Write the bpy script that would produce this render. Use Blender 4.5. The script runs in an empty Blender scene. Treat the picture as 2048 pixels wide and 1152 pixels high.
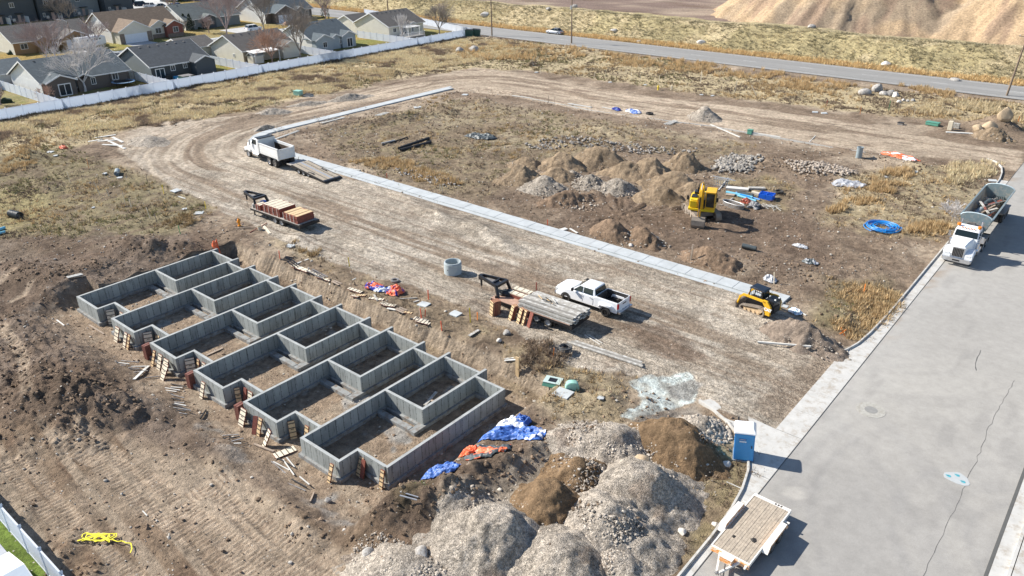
import bpy, bmesh, math, random
import numpy as np
from mathutils import Vector, Matrix
random.seed(7)
rng = np.random.default_rng(11)
R = math.radians
# ---------------------------------------------------------------- camera, sky, sun, exposure
sc = bpy.context.scene
CAMZ, FPX = 30.0, 1560.0
YAW, PITCH, ROLL = R(-39.9), R(26.2), R(-0.5)
fwd = np.array([math.sin(YAW)*math.cos(PITCH), math.cos(YAW)*math.cos(PITCH), -math.sin(PITCH)])
rt0 = np.array([math.cos(YAW), -math.sin(YAW), 0.0]); up0 = np.cross(rt0, fwd)
rt = math.cos(ROLL)*rt0 + math.sin(ROLL)*up0
upv = -math.sin(ROLL)*rt0 + math.cos(ROLL)*up0
cd = bpy.data.cameras.new('camera'); cam = bpy.data.objects.new('camera', cd); sc.collection.objects.link(cam)
cd.sensor_width = 36.0; cd.lens = FPX/2048*36.0; cd.clip_start = 0.5; cd.clip_end = 3000
cam.matrix_world = Matrix(((rt[0], upv[0], -fwd[0], 0), (rt[1], upv[1], -fwd[1], 0), (rt[2], upv[2], -fwd[2], CAMZ), (0, 0, 0, 1)))
sc.camera = cam
SUN_EL = R(36.5); SUN_AZ = math.atan2(-0.94, -0.34)
w = bpy.data.worlds.new('World'); sc.world = w; w.use_nodes = True
wn = w.node_tree.nodes; wl = w.node_tree.links
bg = wn.get('Background') or wn.new('ShaderNodeBackground')
sky = wn.new('ShaderNodeTexSky'); sky.sky_type = 'NISHITA'; sky.sun_disc = False
sky.sun_elevation = SUN_EL; sky.sun_rotation = SUN_AZ; sky.altitude = 1400; sky.dust_density = 1.0
wl.new(sky.outputs[0], bg.inputs[0]); bg.inputs[1].default_value = 0.098
sl = bpy.data.lights.new('sun', 'SUN'); sl.energy = 5.0; sl.angle = R(0.6); sl.color = (1.0, 0.945, 0.86)
so = bpy.data.objects.new('sun', sl); sc.collection.objects.link(so); so.location = (-60, 0, 80)
so.rotation_euler = Vector((0.94*math.cos(SUN_EL), 0.34*math.cos(SUN_EL), -math.sin(SUN_EL))).to_track_quat('-Z', 'Y').to_euler()
sc.view_settings.view_transform = 'Standard'; sc.view_settings.look = 'None'
sc.view_settings.exposure = 0.72; sc.view_settings.gamma = 1.0

# ---------------------------------------------------------------- scene helpers
COL = sc.collection
def tag(o, label=None, cat=None, group=None, kind=None):
    if label: o['label'] = label
    if cat: o['category'] = cat
    if group: o['group'] = group
    if kind: o['kind'] = kind
    return o
def thing(name, label, cat, loc=(0, 0, 0), rz=0.0, group=None, rx=0.0, ry=0.0):
    o = bpy.data.objects.new(name, None); COL.objects.link(o); o.empty_display_size = 0.3
    o.location = loc; o.rotation_euler = (rx, ry, rz)
    return tag(o, label, cat, group)
def kids(o): return [c for c in bpy.data.objects if c.parent is o]
def dup(root, loc, rz=0.0, label=None, rx=0.0, ry=0.0, kd=None):
    r = root.copy(); COL.objects.link(r); r.location = loc; r.rotation_euler = (rx, ry, rz)
    if label: r['label'] = label
    for ch in (kd if kd is not None else kids(root)):
        c = ch.copy(); COL.objects.link(c); c.parent = r
        for g in kids(ch):
            d = g.copy(); COL.objects.link(d); d.parent = c
    return r

_M = {}
def mat(name, rgb, rough=0.7, metal=0.0, var=0.12, scale=3.0, bump=0.0, bscale=20.0, rgb2=None, thr=0.55, soft=0.1, coat=0.0, emit=None):
    if name in _M: return _M[name]
    m = bpy.data.materials.new(name); m.use_nodes = True
    n = m.node_tree.nodes; l = m.node_tree.links; b = n['Principled BSDF']
    b.inputs['Roughness'].default_value = rough; b.inputs['Metallic'].default_value = metal
    if coat: b.inputs['Coat Weight'].default_value = coat
    tc = n.new('ShaderNodeTexCoord')
    nz = n.new('ShaderNodeTexNoise'); nz.inputs['Scale'].default_value = scale; nz.inputs['Detail'].default_value = 6; nz.inputs['Roughness'].default_value = 0.65
    l.new(tc.outputs['Object'], nz.inputs['Vector'])
    hs = n.new('ShaderNodeMix'); hs.data_type = 'RGBA'; hs.blend_type = 'MIX'
    k1 = 1-var; k2 = 1+var
    c1 = [max(0, c*k1) for c in rgb]; c2 = [min(1, c*k2) for c in rgb]
    hs.inputs['A'].default_value = (*c1, 1); hs.inputs['B'].default_value = (*c2, 1)
    mr = n.new('ShaderNodeMapRange'); mr.inputs['From Min'].default_value = 0.3; mr.inputs['From Max'].default_value = 0.7
    l.new(nz.outputs['Fac'], mr.inputs['Value']); l.new(mr.outputs[0], hs.inputs['Factor'])
    out = hs.outputs['Result']
    if rgb2:
        n2 = n.new('ShaderNodeTexNoise'); n2.inputs['Scale'].default_value = scale*1.7; n2.inputs['Detail'].default_value = 8
        n2.inputs['Roughness'].default_value = 0.7
        ad = n.new('ShaderNodeVectorMath'); ad.inputs[1].default_value = (5.3, 1.7, 9.1); l.new(tc.outputs['Object'], ad.inputs[0]); l.new(ad.outputs[0], n2.inputs['Vector'])
        m2 = n.new('ShaderNodeMapRange'); m2.inputs['From Min'].default_value = thr-soft; m2.inputs['From Max'].default_value = thr+soft
        l.new(n2.outputs['Fac'], m2.inputs['Value'])
        mx = n.new('ShaderNodeMix'); mx.data_type = 'RGBA'; l.new(m2.outputs[0], mx.inputs['Factor']); l.new(out, mx.inputs['A']); mx.inputs['B'].default_value = (*rgb2, 1)
        out = mx.outputs['Result']
    l.new(out, b.inputs['Base Color'])
    if bump:
        n3 = n.new('ShaderNodeTexNoise'); n3.inputs['Scale'].default_value = bscale; n3.inputs['Detail'].default_value = 5; l.new(tc.outputs['Object'], n3.inputs['Vector'])
        bp = n.new('ShaderNodeBump'); bp.inputs['Strength'].default_value = bump; bp.inputs['Distance'].default_value = 0.03
        l.new(n3.outputs['Fac'], bp.inputs['Height']); l.new(bp.outputs[0], b.inputs['Normal'])
    if emit: b.inputs['Emission Color'].default_value = (*emit, 1); b.inputs['Emission Strength'].default_value = 1
    _M[name] = m; return m

class MB:
    """collects shapes, links them as ONE mesh object"""
    def __init__(s): s.v = []; s.f = []; s.mi = []; s.m = 0; s.sm = []
    def add(s, vs, fs, smooth=False):
        k = len(s.v); s.v += [tuple(v) for v in vs]; s.f += [tuple(i+k for i in f) for f in fs]
        s.mi += [s.m]*len(fs); s.sm += [smooth]*len(fs); return s
    def mt(s, i): s.m = i; return s
    def box(s, x0, x1, y0, y1, z0, z1, M=None):
        vs = [Vector(p) for p in ((x0, y0, z0), (x1, y0, z0), (x1, y1, z0), (x0, y1, z0), (x0, y0, z1), (x1, y0, z1), (x1, y1, z1), (x0, y1, z1))]
        if M is not None: vs = [M @ v for v in vs]
        return s.add(vs, ((0, 3, 2, 1), (4, 5, 6, 7), (0, 1, 5, 4), (1, 2, 6, 5), (2, 3, 7, 6), (3, 0, 4, 7)))
    def cbox(s, c, d, rz=0, ry=0, rx=0):
        M = Matrix.Translation(c) @ Matrix.Rotation(rz, 4, 'Z') @ Matrix.Rotation(ry, 4, 'Y') @ Matrix.Rotation(rx, 4, 'X')
        return s.box(-d[0]/2, d[0]/2, -d[1]/2, d[1]/2, -d[2]/2, d[2]/2, M)
    def bar(s, a, b, w, h=None):
        a = Vector(a); b = Vector(b); h = h or w; d = b-a; L = d.length
        q = d.to_track_quat('X', 'Z').to_matrix().to_4x4()
        return s.box(0, L, -w/2, w/2, -h/2, h/2, Matrix.Translation(a) @ q)
    def tube(s, pts, r, n=8, caps=True, r2=None):
        pts = [Vector(p) for p in pts]; N = len(pts); vs = []
        for i, p in enumerate(pts):
            t = (pts[min(i+1, N-1)]-pts[max(i-1, 0)]); t.normalize()
            up = Vector((0, 0, 1)) if abs(t.z) < 0.95 else Vector((1, 0, 0))
            a = t.cross(up).normalized(); b = a.cross(t)
            rr = r if r2 is None else r+(r2-r)*i/max(1, N-1)
            for k in range(n):
                an = 2*math.pi*k/n; vs.append(p+a*math.cos(an)*rr+b*math.sin(an)*rr)
        fs = [(i*n+k, i*n+(k+1) % n, (i+1)*n+(k+1) % n, (i+1)*n+k) for i in range(N-1) for k in range(n)]
        s.add(vs, fs, n > 5)
        if caps: s.add([vs[k] for k in range(n)][::-1], [tuple(range(n))]); s.add([vs[(N-1)*n+k] for k in range(n)], [tuple(range(n))])
        return s
    def cyl(s, c, r, h, axis='Z', n=20, r2=None):
        c = Vector(c); ax = {'X': Vector((1, 0, 0)), 'Y': Vector((0, 1, 0)), 'Z': Vector((0, 0, 1))}[axis]
        return s.tube([c-ax*h/2, c+ax*h/2], r, n, True, r2)
    def ring(s, c, ro, ri, h, axis='Z', n=28):
        """hollow cylinder"""
        vs = []
        for (r, z) in ((ro, 0), (ro, h), (ri, h), (ri, 0)):
            for k in range(n):
                a = 2*math.pi*k/n; u, v = r*math.cos(a), r*math.sin(a)
                p = {'Z': (u, v, z), 'Y': (u, z-h/2, v), 'X': (z-h/2, u, v)}[axis]
                vs.append(Vector(c)+Vector(p))
        fs = [(j*n+k, j*n+(k+1) % n, ((j+1) % 4)*n+(k+1) % n, ((j+1) % 4)*n+k) for j in range(4) for k in range(n)]
        return s.add(vs, fs, False)
    def prism(s, pts, y0, y1, axis='Y', smooth=False):
        """outline pts (a,b) extruded; axis Y: (x,z) extruded in y; X: (y,z) in x; Z: (x,y) in z"""
        n = len(pts)
        f = {'Y': lambda a, b, c: (a, c, b), 'X': lambda a, b, c: (c, a, b), 'Z': lambda a, b, c: (a, b, c)}[axis]
        vs = [f(a, b, y0) for a, b in pts]+[f(a, b, y1) for a, b in pts]
        fs = [tuple(range(n-1, -1, -1)), tuple(range(n, 2*n))]+[(k, (k+1) % n, n+(k+1) % n, n+k) for k in range(n)]
        return s.add(vs, fs, smooth)
    def loft(s, secs, cap=True, smooth=True):
        n = len(secs[0]); vs = [p for q in secs for p in q]
        fs = [(i*n+k, i*n+(k+1) % n, (i+1)*n+(k+1) % n, (i+1)*n+k) for i in range(len(secs)-1) for k in range(n)]
        if cap: fs += [tuple(range(n))[::-1], tuple((len(secs)-1)*n+k for k in range(n))]
        return s.add(vs, fs, smooth)
    def build(s, name, mats, parent=None, bevel=0.0, seg=2):
        me = bpy.data.meshes.new(name)
        me.from_pydata([tuple(v) for v in s.v], [], s.f)
        if not isinstance(mats, (list, tuple)): mats = [mats]
        for m in mats: me.materials.append(m)
        me.polygons.foreach_set('material_index', s.mi)
        me.polygons.foreach_set('use_smooth', s.sm)
        bm = bmesh.new(); bm.from_mesh(me); bmesh.ops.recalc_face_normals(bm, faces=bm.faces); 
        if bevel:
            bmesh.ops.remove_doubles(bm, verts=bm.verts, dist=0.0005)
            es = [e for e in bm.edges if len(e.link_faces) == 2 and e.calc_face_angle(0) > 0.5]
            bmesh.ops.bevel(bm, geom=es, offset=bevel, segments=seg, affect='EDGES', clamp_overlap=True)
        bm.to_mesh(me); bm.free()
        if any(s.sm) or bevel:
            try: me.set_sharp_from_angle(angle=R(40))
            except Exception: pass
            if bevel:
                me.polygons.foreach_set('use_smooth', [True]*len(me.polygons))
                try: me.set_sharp_from_angle(angle=R(35))
                except Exception: pass
        o = bpy.data.objects.new(name, me); COL.objects.link(o)
        if parent is not None: o.parent = parent
        return o

# ---------------------------------------------------------------- noise in numpy
_T = np.random.default_rng(3).random((256, 256)).astype(np.float32)
def vnoise(x, y):
    xi = np.floor(x).astype(np.int64); yi = np.floor(y).astype(np.int64)
    fx = x-xi; fy = y-yi; fx = fx*fx*(3-2*fx); fy = fy*fy*(3-2*fy)
    a = _T[xi & 255, yi & 255]; b = _T[(xi+1) & 255, yi & 255]; c = _T[xi & 255, (yi+1) & 255]; d = _T[(xi+1) & 255, (yi+1) & 255]
    return (a*(1-fx)+b*fx)*(1-fy)+(c*(1-fx)+d*fx)*fy
def fbm(x, y, s=1.0, o=4, g=0.55, sx=0.0):
    v = 0; a = 1; t = 0; k = 1.0/s
    for i in range(o):
        cx, sy = math.cos(0.6*i+0.3), math.sin(0.6*i+0.3)
        xx = (x*cx-y*sy)*k+17.3*i+sx; yy = (x*sy+y*cx)*k+9.1*i+sx*1.7
        v = v+a*vnoise(xx, yy); t += a; a *= g; k *= 2.03
    return v/t-0.5
def ridge(x, y, s, o=4, sx=0.0):
    v = 0; a = 1; t = 0; k = 1.0/s
    for i in range(o):
        cx, sy = math.cos(0.7*i+1.3), math.sin(0.7*i+1.3)
        n = vnoise((x*cx-y*sy)*k+5.3*i+sx, (x*sy+y*cx)*k+3.1*i+sx)
        v = v+a*(1-np.abs(2*n-1)); t += a; a *= 0.5; k *= 2.1
    return v/t
def sst(a, b, x): t = np.clip((x-a)/(b-a), 0, 1); return t*t*(3-2*t)
def flat(px, py, z=0.0):
    d = fwd*FPX+rt*(px-1024)-upv*(py-576); t = (z-CAMZ)/d[2]
    return d[0]*t, d[1]*t
def project(x, y, z):
    v = np.stack([x, y, z-CAMZ], -1); dd = v@fwd
    return 1024+FPX*(v@rt)/dd, 576-FPX*(v@upv)/dd
# ---------------------------------------------------------------- terrain height
# centre line of the unpaved loop road
def arc(cx, cy, r, a0, a1, n): return [(cx+r*math.cos(R(a0+(a1-a0)*i/n)), cy+r*math.sin(R(a0+(a1-a0)*i/n))) for i in range(n+1)]
CL = [(-10, 49.5), (-50, 49.5)]+arc(-91, 66, 16.5, -90, -180, 12)+[(-107.5, 85)]+arc(-93, 101, 14.5, 180, 90, 10)+[(-70, 114.5), (-45, 116), (-8, 119)]
CL = np.array(CL)
def road_sd(x, y):
    best = np.full(x.shape, 1e9); S = np.zeros(x.shape); D = np.zeros(x.shape); acc = 0.0
    for i in range(len(CL)-1):
        a = CL[i]; b = CL[i+1]; ab = b-a; L = math.hypot(*ab)
        t = np.clip(((x-a[0])*ab[0]+(y-a[1])*ab[1])/L**2, 0, 1)
        dx = x-a[0]-ab[0]*t; dy = y-a[1]-ab[1]*t; d2 = dx*dx+dy*dy
        sg = np.sign(ab[0]*dy-ab[1]*dx); m = d2 < best
        best = np.where(m, d2, best); S = np.where(m, acc+t*L, S); D = np.where(m, sg*np.sqrt(d2), D); acc += L
    return S, D
def pmask(x, y, poly, soft=0.5, warp=0.0, ws=2.0, seed=0.0):
    """1 inside polygon, soft noisy edge"""
    poly = [flat(*p) if len(p) == 2 else p[:2] for p in poly]
    P = np.array(poly); m = soft+warp+0.1
    box = (x > P[:, 0].min()-m) & (x < P[:, 0].max()+m) & (y > P[:, 1].min()-m) & (y < P[:, 1].max()+m)
    out = np.zeros(x.shape, np.float32)
    if not box.any(): return out
    xx = x[box]; yy = y[box]; ins = np.zeros(xx.shape, bool); dm = np.full(xx.shape, 1e9)
    n = len(P)
    for i in range(n):
        ax, ay = P[i]; bx, by = P[(i+1) % n]
        c = ((ay > yy) != (by > yy)) & (xx < (bx-ax)*(yy-ay)/((by-ay) or 1e-9)+ax); ins ^= c
        L2 = (bx-ax)**2+(by-ay)**2 or 1e-9; t = np.clip(((xx-ax)*(bx-ax)+(yy-ay)*(by-ay))/L2, 0, 1)
        dm = np.minimum(dm, np.hypot(xx-ax-(bx-ax)*t, yy-ay-(by-ay)*t))
    sd = np.where(ins, dm, -dm)
    if warp: sd = sd+fbm(xx, yy, ws, 4, sx=seed)*2*warp
    out[box] = sst(-soft, soft, sd); return out
def F3(*p): return [(a, b, 0) for a, b in p]   # polygon given in metres

# spoil heaped on the ground: pixel of the centre, radii (m), height (m), turn, roughness
SPOIL = [(1200, 1010, 4.0, 2.4, .4, 40, .4), (60, 800, 6.5, 3.0, 1.5, 10, .5), (160, 790, 4.5, 2.2, 1.5, 20, .5), (250, 800, 3.6, 1.8, .9, 30, .5), (100, 720, 6, 3, 1.1, 10, .5),
 (210, 690, 4.5, 2.2, .6, 0, .4), (30, 640, 5, 3, .9, 0, .4), (120, 560, 6, 2, .8, 15, .5), (60, 545, 5, 2, .7, 15, .4), (265, 500, 2.8, 2.0, 1.6, 10, .3), (310, 505, 2.2, 1.8, 1.3, 0, .3), (365, 500, 2.5, 1.6, 1.0, 0, .4),
 (215, 535, 4, 1.4, .9, 20, .4), (170, 548, 2.0, 1.5, .9, 0, .3), (390, 820, 3.0, 1.1, .7, -35, .5), (330, 770, 2.6, 1.3, .6, -30, .4), (450, 880, 2.8, 1.0, .6, -35, .5),
 (540, 960, 2.5, 1.0, .5, -20, .5), (600, 1010, 2.6, 1.2, .7, -15, .5), (680, 1020, 2.2, 1.2, .6, 10, .5), (760, 1040, 2.4, 1.4, .8, 40, .5), (830, 1010, 2.8, 1.6, 1.3, 45, .5), (905, 1000, 2.2, 1.5, 1.6, 45, .4),
 (950, 960, 2.6, 1.4, 1.2, 50, .5), (1010, 940, 2.2, 1.3, .9, 50, .5), (1060, 915, 2.6, 1.3, .8, 45, .5), (1110, 880, 2.6, 1.6, .7, 60, .5), (40, 1000, 1.5, .8, .35, -40, .5), (120, 1080, 2.0, .7, .35, -40, .5), (170, 1140, 2, .7, .35, -40, .5),
 (60, 313, 3.2, 1.8, 1.1, 0, .3), (85, 372, 4, 1.6, .7, 0, .4), (20, 385, 3, 1.5, .6, 0, .4), (640, 160, 6, 2, .6, 0, .4), (700, 158, 5, 2, .6, 0, .4), (785, 148, 5, 1.8, .8, 0, .3), (500, 235, 5, 1.5, .5, 60, .3),
 (400, 250, 5, 2, .5, 30, .4), (570, 245, 4, 1, .4, 80, .4), (885, 222, 2.5, 1.8, 1.0, 0, .5), (790, 240, 7, 2.0, .9, 75, .4), (860, 275, 5, 2, .5, 0, .5), (960, 200, 3, 1.5, .6, 0, .5), (1100, 280, 6, 2, .7, 0, .4), (1180, 290, 6, 2.5, .8, 0, .4), (1210, 265, 5, 2, .8, 0, .4),
 (1620, 340, 6, 3, .5, -10, .5), (1540, 330, 4, 3, .7, 0, .5), (1990, 255, 3.4, 2.4, 1.8, 0, .4), (1810, 330, 5, 1.5, .7, -15, .3), (1760, 625, 2.6, 1.6, .7, -60, .4), (1700, 640, 2.4, 1.6, .6, 0, .4), (1740, 650, 1.5, 1.5, .5, 0, .4),
 (1560, 540, 3.6, 2.2, .6, -20, .4), (1480, 530, 3, 1.6, .5, 0, .4), (1640, 560, 3.2, 1.6, .5, -20, .3), (1000, 490, 3, 1.2, .5, -10, .4), (870, 430, 4, 1.2, .6, -10, .5), (960, 460, 4, 1.2, .6, -10, .5), (800, 385, 4, 1.2, .6, -10, .5), (720, 350, 4, 1.2, .5, -10, .5), (1150, 300, 3.6, 1.8, .9, 0, .4),
 (1350, 870, 3.0, 1.6, .5, 30, .5), (1400, 905, 2.4, 1.6, .5, 0, .5), (1290, 800, 1.6, 1.2, .4, 0, .4), (1215, 800, 1.5, 1.0, .5, 0, .4), (1090, 700, 2.2, 1.2, .6, 0, .3), (600, 478, 1.8, 1.0, .5, 0, .3), (1010, 620, 1.8, .8, .5, 0, .4), (940, 610, 1.6, .8, .4, 0, .3)]
_SP = []
for (px, py, rx, ry, h, rot, ro) in SPOIL:
    cx, cy = flat(px, py); _SP.append((cx, cy, rx, ry, h, math.cos(R(rot)), math.sin(R(rot)), ro))
PIT = (-67.55, -28.3, 20.4, 36.1)
def pit_depth(x, y):
    e = fbm(x, y, 2.2, 3)*1.3
    tooth = np.abs(((x*1.7+fbm(x, y, 2.2, 3, sx=4)*5) % 1.0)-0.5)*(.06+.22*vnoise(x*.9, y*0+2))
    back = sst(36.95+e*.7+tooth+0.75, 36.95+e*.7+tooth-0.7, y)
    left = sst(-67.5, -67.25, x)*sst(23.4, 22.0, -y*0+24.5-0*y)*1.0
    lf = np.where(y > 24, sst(-67.62, -67.3, x), sst(-70.5, -67.6, x))
    right = sst(-26.6+e*0.6, -28.4+e*0.3, x)
    front = sst(17.5+e, 20.8, y)
    return back*lf*right*front
LANES = [([(100, 862), (180, 900), (270, 975), (400, 1075), (520, 1180)], .5, 1), ([(150, 845), (240, 890), (350, 975), (470, 1060), (600, 1150)], .5, 1), ([(0, 905), (60, 975), (150, 1060)], .45, 1), ([(30, 890), (95, 965), (200, 1070), (330, 1190)], .45, 1), ([(345, 985), (430, 1060), (520, 1152)], .55, 1), ([(400, 945), (520, 1020), (620, 1100), (700, 1160)], .6, 1),
 ([(425, 985), (540, 1075), (640, 1165)], .25, 1), ([(180, 880), (260, 905), (320, 950)], .6, 1), ([(330, 990), (450, 930)], .8, 1), ([(0, 560), (150, 500), (330, 445), (470, 425)], .5, 0), ([(0, 530), (150, 478), (300, 428), (400, 415)], .4, 0), ([(20, 590), (170, 520), (300, 470)], .4, 0), ([(60, 800), (40, 700), (0, 640)], .5, 0)]
_LN = [([flat(*q) for q in p], w_, s_) for p, w_, s_ in LANES]
def lanes(x, y):
    m = np.zeros(x.shape); t_ = np.full(x.shape, -99.0)
    for P, w_, s_ in _LN:
        acc = 0
        for a, b in zip(P[:-1], P[1:]):
            ax, ay = a; bx, by = b; L = math.hypot(bx-ax, by-ay); k = (x > min(ax, bx)-2) & (x < max(ax, bx)+2) & (y > min(ay, by)-2) & (y < max(ay, by)+2)
            if k.any():
                t = np.clip(((x[k]-ax)*(bx-ax)+(y[k]-ay)*(by-ay))/L**2, 0, 1); d = np.hypot(x[k]-ax-(bx-ax)*t, y[k]-ay-(by-ay)*t)+fbm(x[k], y[k], 1.5, 2)*.2; v = sst(w_, w_*.6, d); t_[k] = np.where(v > m[k], acc+t*L, t_[k]); m[k] = np.maximum(m[k], v)
            acc += L
    return m, t_
def height(x, y, fine=True):
    x = np.asarray(x, float); y = np.asarray(y, float)
    sh = x.shape; x = x.ravel(); y = y.ravel()
    S, D = road_sd(x, y)
    onroad = sst(8.6, 6.5, np.abs(D))*(y > 30)
    lower = (y < 60) & (x > -100)
    onroad = np.where(lower, sst(-8.9, -8.0, D)*sst(9.9, 8.8, D)*np.ones_like(x), onroad)
    z = fbm(x, y, 9, 4)*0.35*(1-onroad*0.8)
    lot = (1-onroad)
    if fine:
        z += lot*(fbm(x, y, 1.6, 5, 0.6)*0.34+(ridge(x, y, 1.1, 3)-0.5)*0.16+fbm(x, y, .42, 3)*.11)
        tr = vnoise(S*0.05+3, D*1.9+fbm(x, y, 6, 2)*2)+0.6*vnoise(S*0.11, D*4.1)
        z += onroad*((tr-0.8)*0.13+fbm(x, y, 0.8, 3)*0.06)
    # sunken ground south of the foundation
    field = sst(21.5, 18.0, y)*sst(-80, -70, x)*sst(-22.5, -27.5, x)
    z = z*(1-field*0.75)-0.95*field
    z = z+.12*sst(42, 38.6, y)*sst(36, 37, y)*sst(-70, -66, x)*sst(-24, -29, x)
    p = pit_depth(x, y)
    z = z*(1-p)+p*(-1.47+(fbm(x, y, 1.0, 4)*0.12 if fine else 0))
    for (cx, cy, rx, ry, h, c, s, ro) in _SP:
        m = (np.abs(x-cx) < rx*1.6+1) & (np.abs(y-cy) < rx*1.6+1)
        if not m.any(): continue
        u = (c*(x[m]-cx)+s*(y[m]-cy))/rx; v = (-s*(x[m]-cx)+c*(y[m]-cy))/ry
        rr = np.sqrt(u*u+v*v)+fbm(x[m], y[m], 1.3, 3, sx=cx)*0.5
        k = np.clip(1-rr/1.35, 0, 1)**1.2
        q = h*k*(1+((ridge(x[m]*.6+y[m]*.5, y[m], 1.6, 4, cx)-0.6)*1.1*ro+fbm(x[m], y[m], .45, 4, .65)*.75*ro if fine else 0))
        q = np.where(z[m] > 0, np.maximum(q, z[m]*.0)-np.minimum(q, z[m])*.6, q)
        z[m] += q*(1-pit_depth(x[m], y[m])*0.97)
    # excavator dragging marks
    if fine:
        ex = sst(9.5, 6.5, np.hypot(x+40.5, (y-72)*1.0))
        an = np.arctan2(y-67, x+41); z += ex*(vnoise(an*16, np.hypot(x+41, y-67)*0.25)-0.5)*0.5
        # churned field, tracked by machines: lines along X
        la, lt = lanes(x, y); z += (la*(-.06+.04*np.sin(lt*19.0)*(lt > -50)))*sst(21.5, 20, y)
        ft = sst(21, 17, y)*sst(-52, -46, x)*sst(-24, -27, x)
        lug = (np.abs(((x*2.2) % 1)-0.5)-0.25)*0.06
        bnd = sst(0.62, 0.7, vnoise(y*1.15+x*0.12+40, x*0.03))
        z += ft*(bnd*(lug*1.6-0.05)+(vnoise(y*3.2+x*0.35, x*0.15)-0.5)*0.08)
        wave = sst(-78, -70, x)*sst(-44, -50, x)*sst(20.5, 18, y)
        z += wave*(ridge(x*0.35+y*0.5, y+x*.1, 0.9, 4, 7)-0.5)*0.5
    # washout hollow
    wx, wy = flat(1330, 790); z -= 0.3*sst(3.2, 1.2, np.hypot((x-wx)*0.7, y-wy))
    # street side, highway, fence line: level
    lv = np.maximum.reduce([sst(-16, -13.4, x)*sst(150, 140, y), sst(152, 154.5, y)*sst(171, 168.5, y), sst(-139, -141.5, x)*sst(168, 160, y)])
    z = z*(1-lv)+lv*(-0.12)
    pv = np.maximum(sst(57.2, 57.9, y)*sst(61.0, 60.3, y)*sst(-97, -95.5, x)*sst(-17.5, -18.6, x), np.maximum(sst(-102.6, -101.8, x)*sst(-98.9, -99.6, x)*sst(62, 64, y)*sst(106, 105, y), sst(8.3, 7.3, np.hypot(x+94.6, y-65.3))*sst(4.2, 5.0, np.hypot(x+94.6, y-65.3))*sst(-93, -95, x)*sst(67, 65, y)))
    z = z*(1-pv)+pv*(-.03+.5*np.clip(z, -.1, .03))
    # swale by the street
    # far side of the highway: bank, quarry floor, sand mountains
    b = sst(169.5, 180.5, y+fbm(x, y, 12, 2)*2)*(4.3+fbm(x, y, 20, 3)*1.2); bk = sst(197, 184, y)
    z = z+b*(0.3+0.7*bk)+np.where(y > 169, fbm(x, y, 5, 4)*0.5*sst(168, 174, y), 0)
    # retained yard corner at lower left
    lowyard = sst(7.6, 7.3, y)*sst(-90, -80, x)
    z = np.where(lowyard > 0, z*(1-lowyard)-0.9*lowyard, z)
    return z.reshape(sh)
HILLS = [(-70, 238, 44, 31), (-58, 222, 24, 15), (-22, 230, 33, 27), (14, 232, 36, 30), (-4, 214, 18, 12), (44, 236, 40, 30), (-40, 216, 15, 9)]
def hills(x, y):
    z = np.zeros(x.shape)
    for i, (cx, cy, r, h) in enumerate(HILLS):
        dx = x-cx; dy = y-cy; d = np.hypot(dx, dy); a = np.arctan2(dy, dx)
        rr = d/r+(vnoise(a*9+i*7, d*0.03)-0.5)*0.09*np.clip(d/r, 0, 1)+(vnoise(a*34+i*3, d*0.05)-0.5)*0.028+fbm(x, y, 14, 4, sx=i*3.)*0.12
        z = np.maximum(z, h*np.clip(1-rr, 0, 0.9))
    return z
def H(x, y): return float(height(np.array([x]), np.array([y]))[0])
def gp(px, py):
    """ground point seen at a pixel of the 2048 px photograph"""
    z = 0.0
    for i in range(4):
        x, y = flat(px, py, z); z = 0.3*z+0.7*H(x, y)
    return (x, y, H(x, y))

# ---------------------------------------------------------------- ground colour (material colours only)
C_GRAV = np.array([.43, .37, .295]); C_GRAV2 = np.array([.53, .47, .39]); C_MUD = np.array([.15, .107, .077]); C_DIRT = np.array([.245, .185, .132]); C_TAN = np.array([.375, .30, .222])
C_DARK = np.array([.115, .078, .053]); C_STRAW = np.array([.47, .385, .235]); C_OLIVE = np.array([.20, .17, .095]); C_YEL = np.array([.32, .27, .135]); C_GREEN = np.array([.12, .17, .035]); C_SAND = np.array([.46, .335, .21]); C_WASH = np.array([.55, .60, .57]); C_QUAR = np.array([.22, .16, .13]); C_GREY = np.array([.33, .31, .28])
def mixc(c, m, k): return c*(1-m[:, None])+np.asarray(k)*m[:, None]
GRAVP = [(232, 300), (262, 262), (330, 240), (420, 236), (520, 227), (640, 205), (860, 152), (950, 135), (1060, 150), (1200, 180), (1400, 205), (1536, 220), (1800, 262), (1945, 290), (2048, 300), (2048, 345), (2010, 330), (1950, 318), (1730, 305), (1560, 276), (1420, 256), (1190, 226), (1030, 194), (915, 182), (700, 228), (590, 262), (530, 280), (600, 325), (687, 353), (1030, 454), (1449, 576), (1530, 603), (1600, 640), (1640, 690), (1700, 690), (1640, 790), (1560, 862), (1470, 830), (1400, 803), (1340, 760), (1270, 745), (1180, 740), (1100, 715), (1040, 665), (960, 628), (860, 585), (760, 558), (650, 520), (565, 478), (470, 432), (370, 388), (300, 345)]
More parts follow.
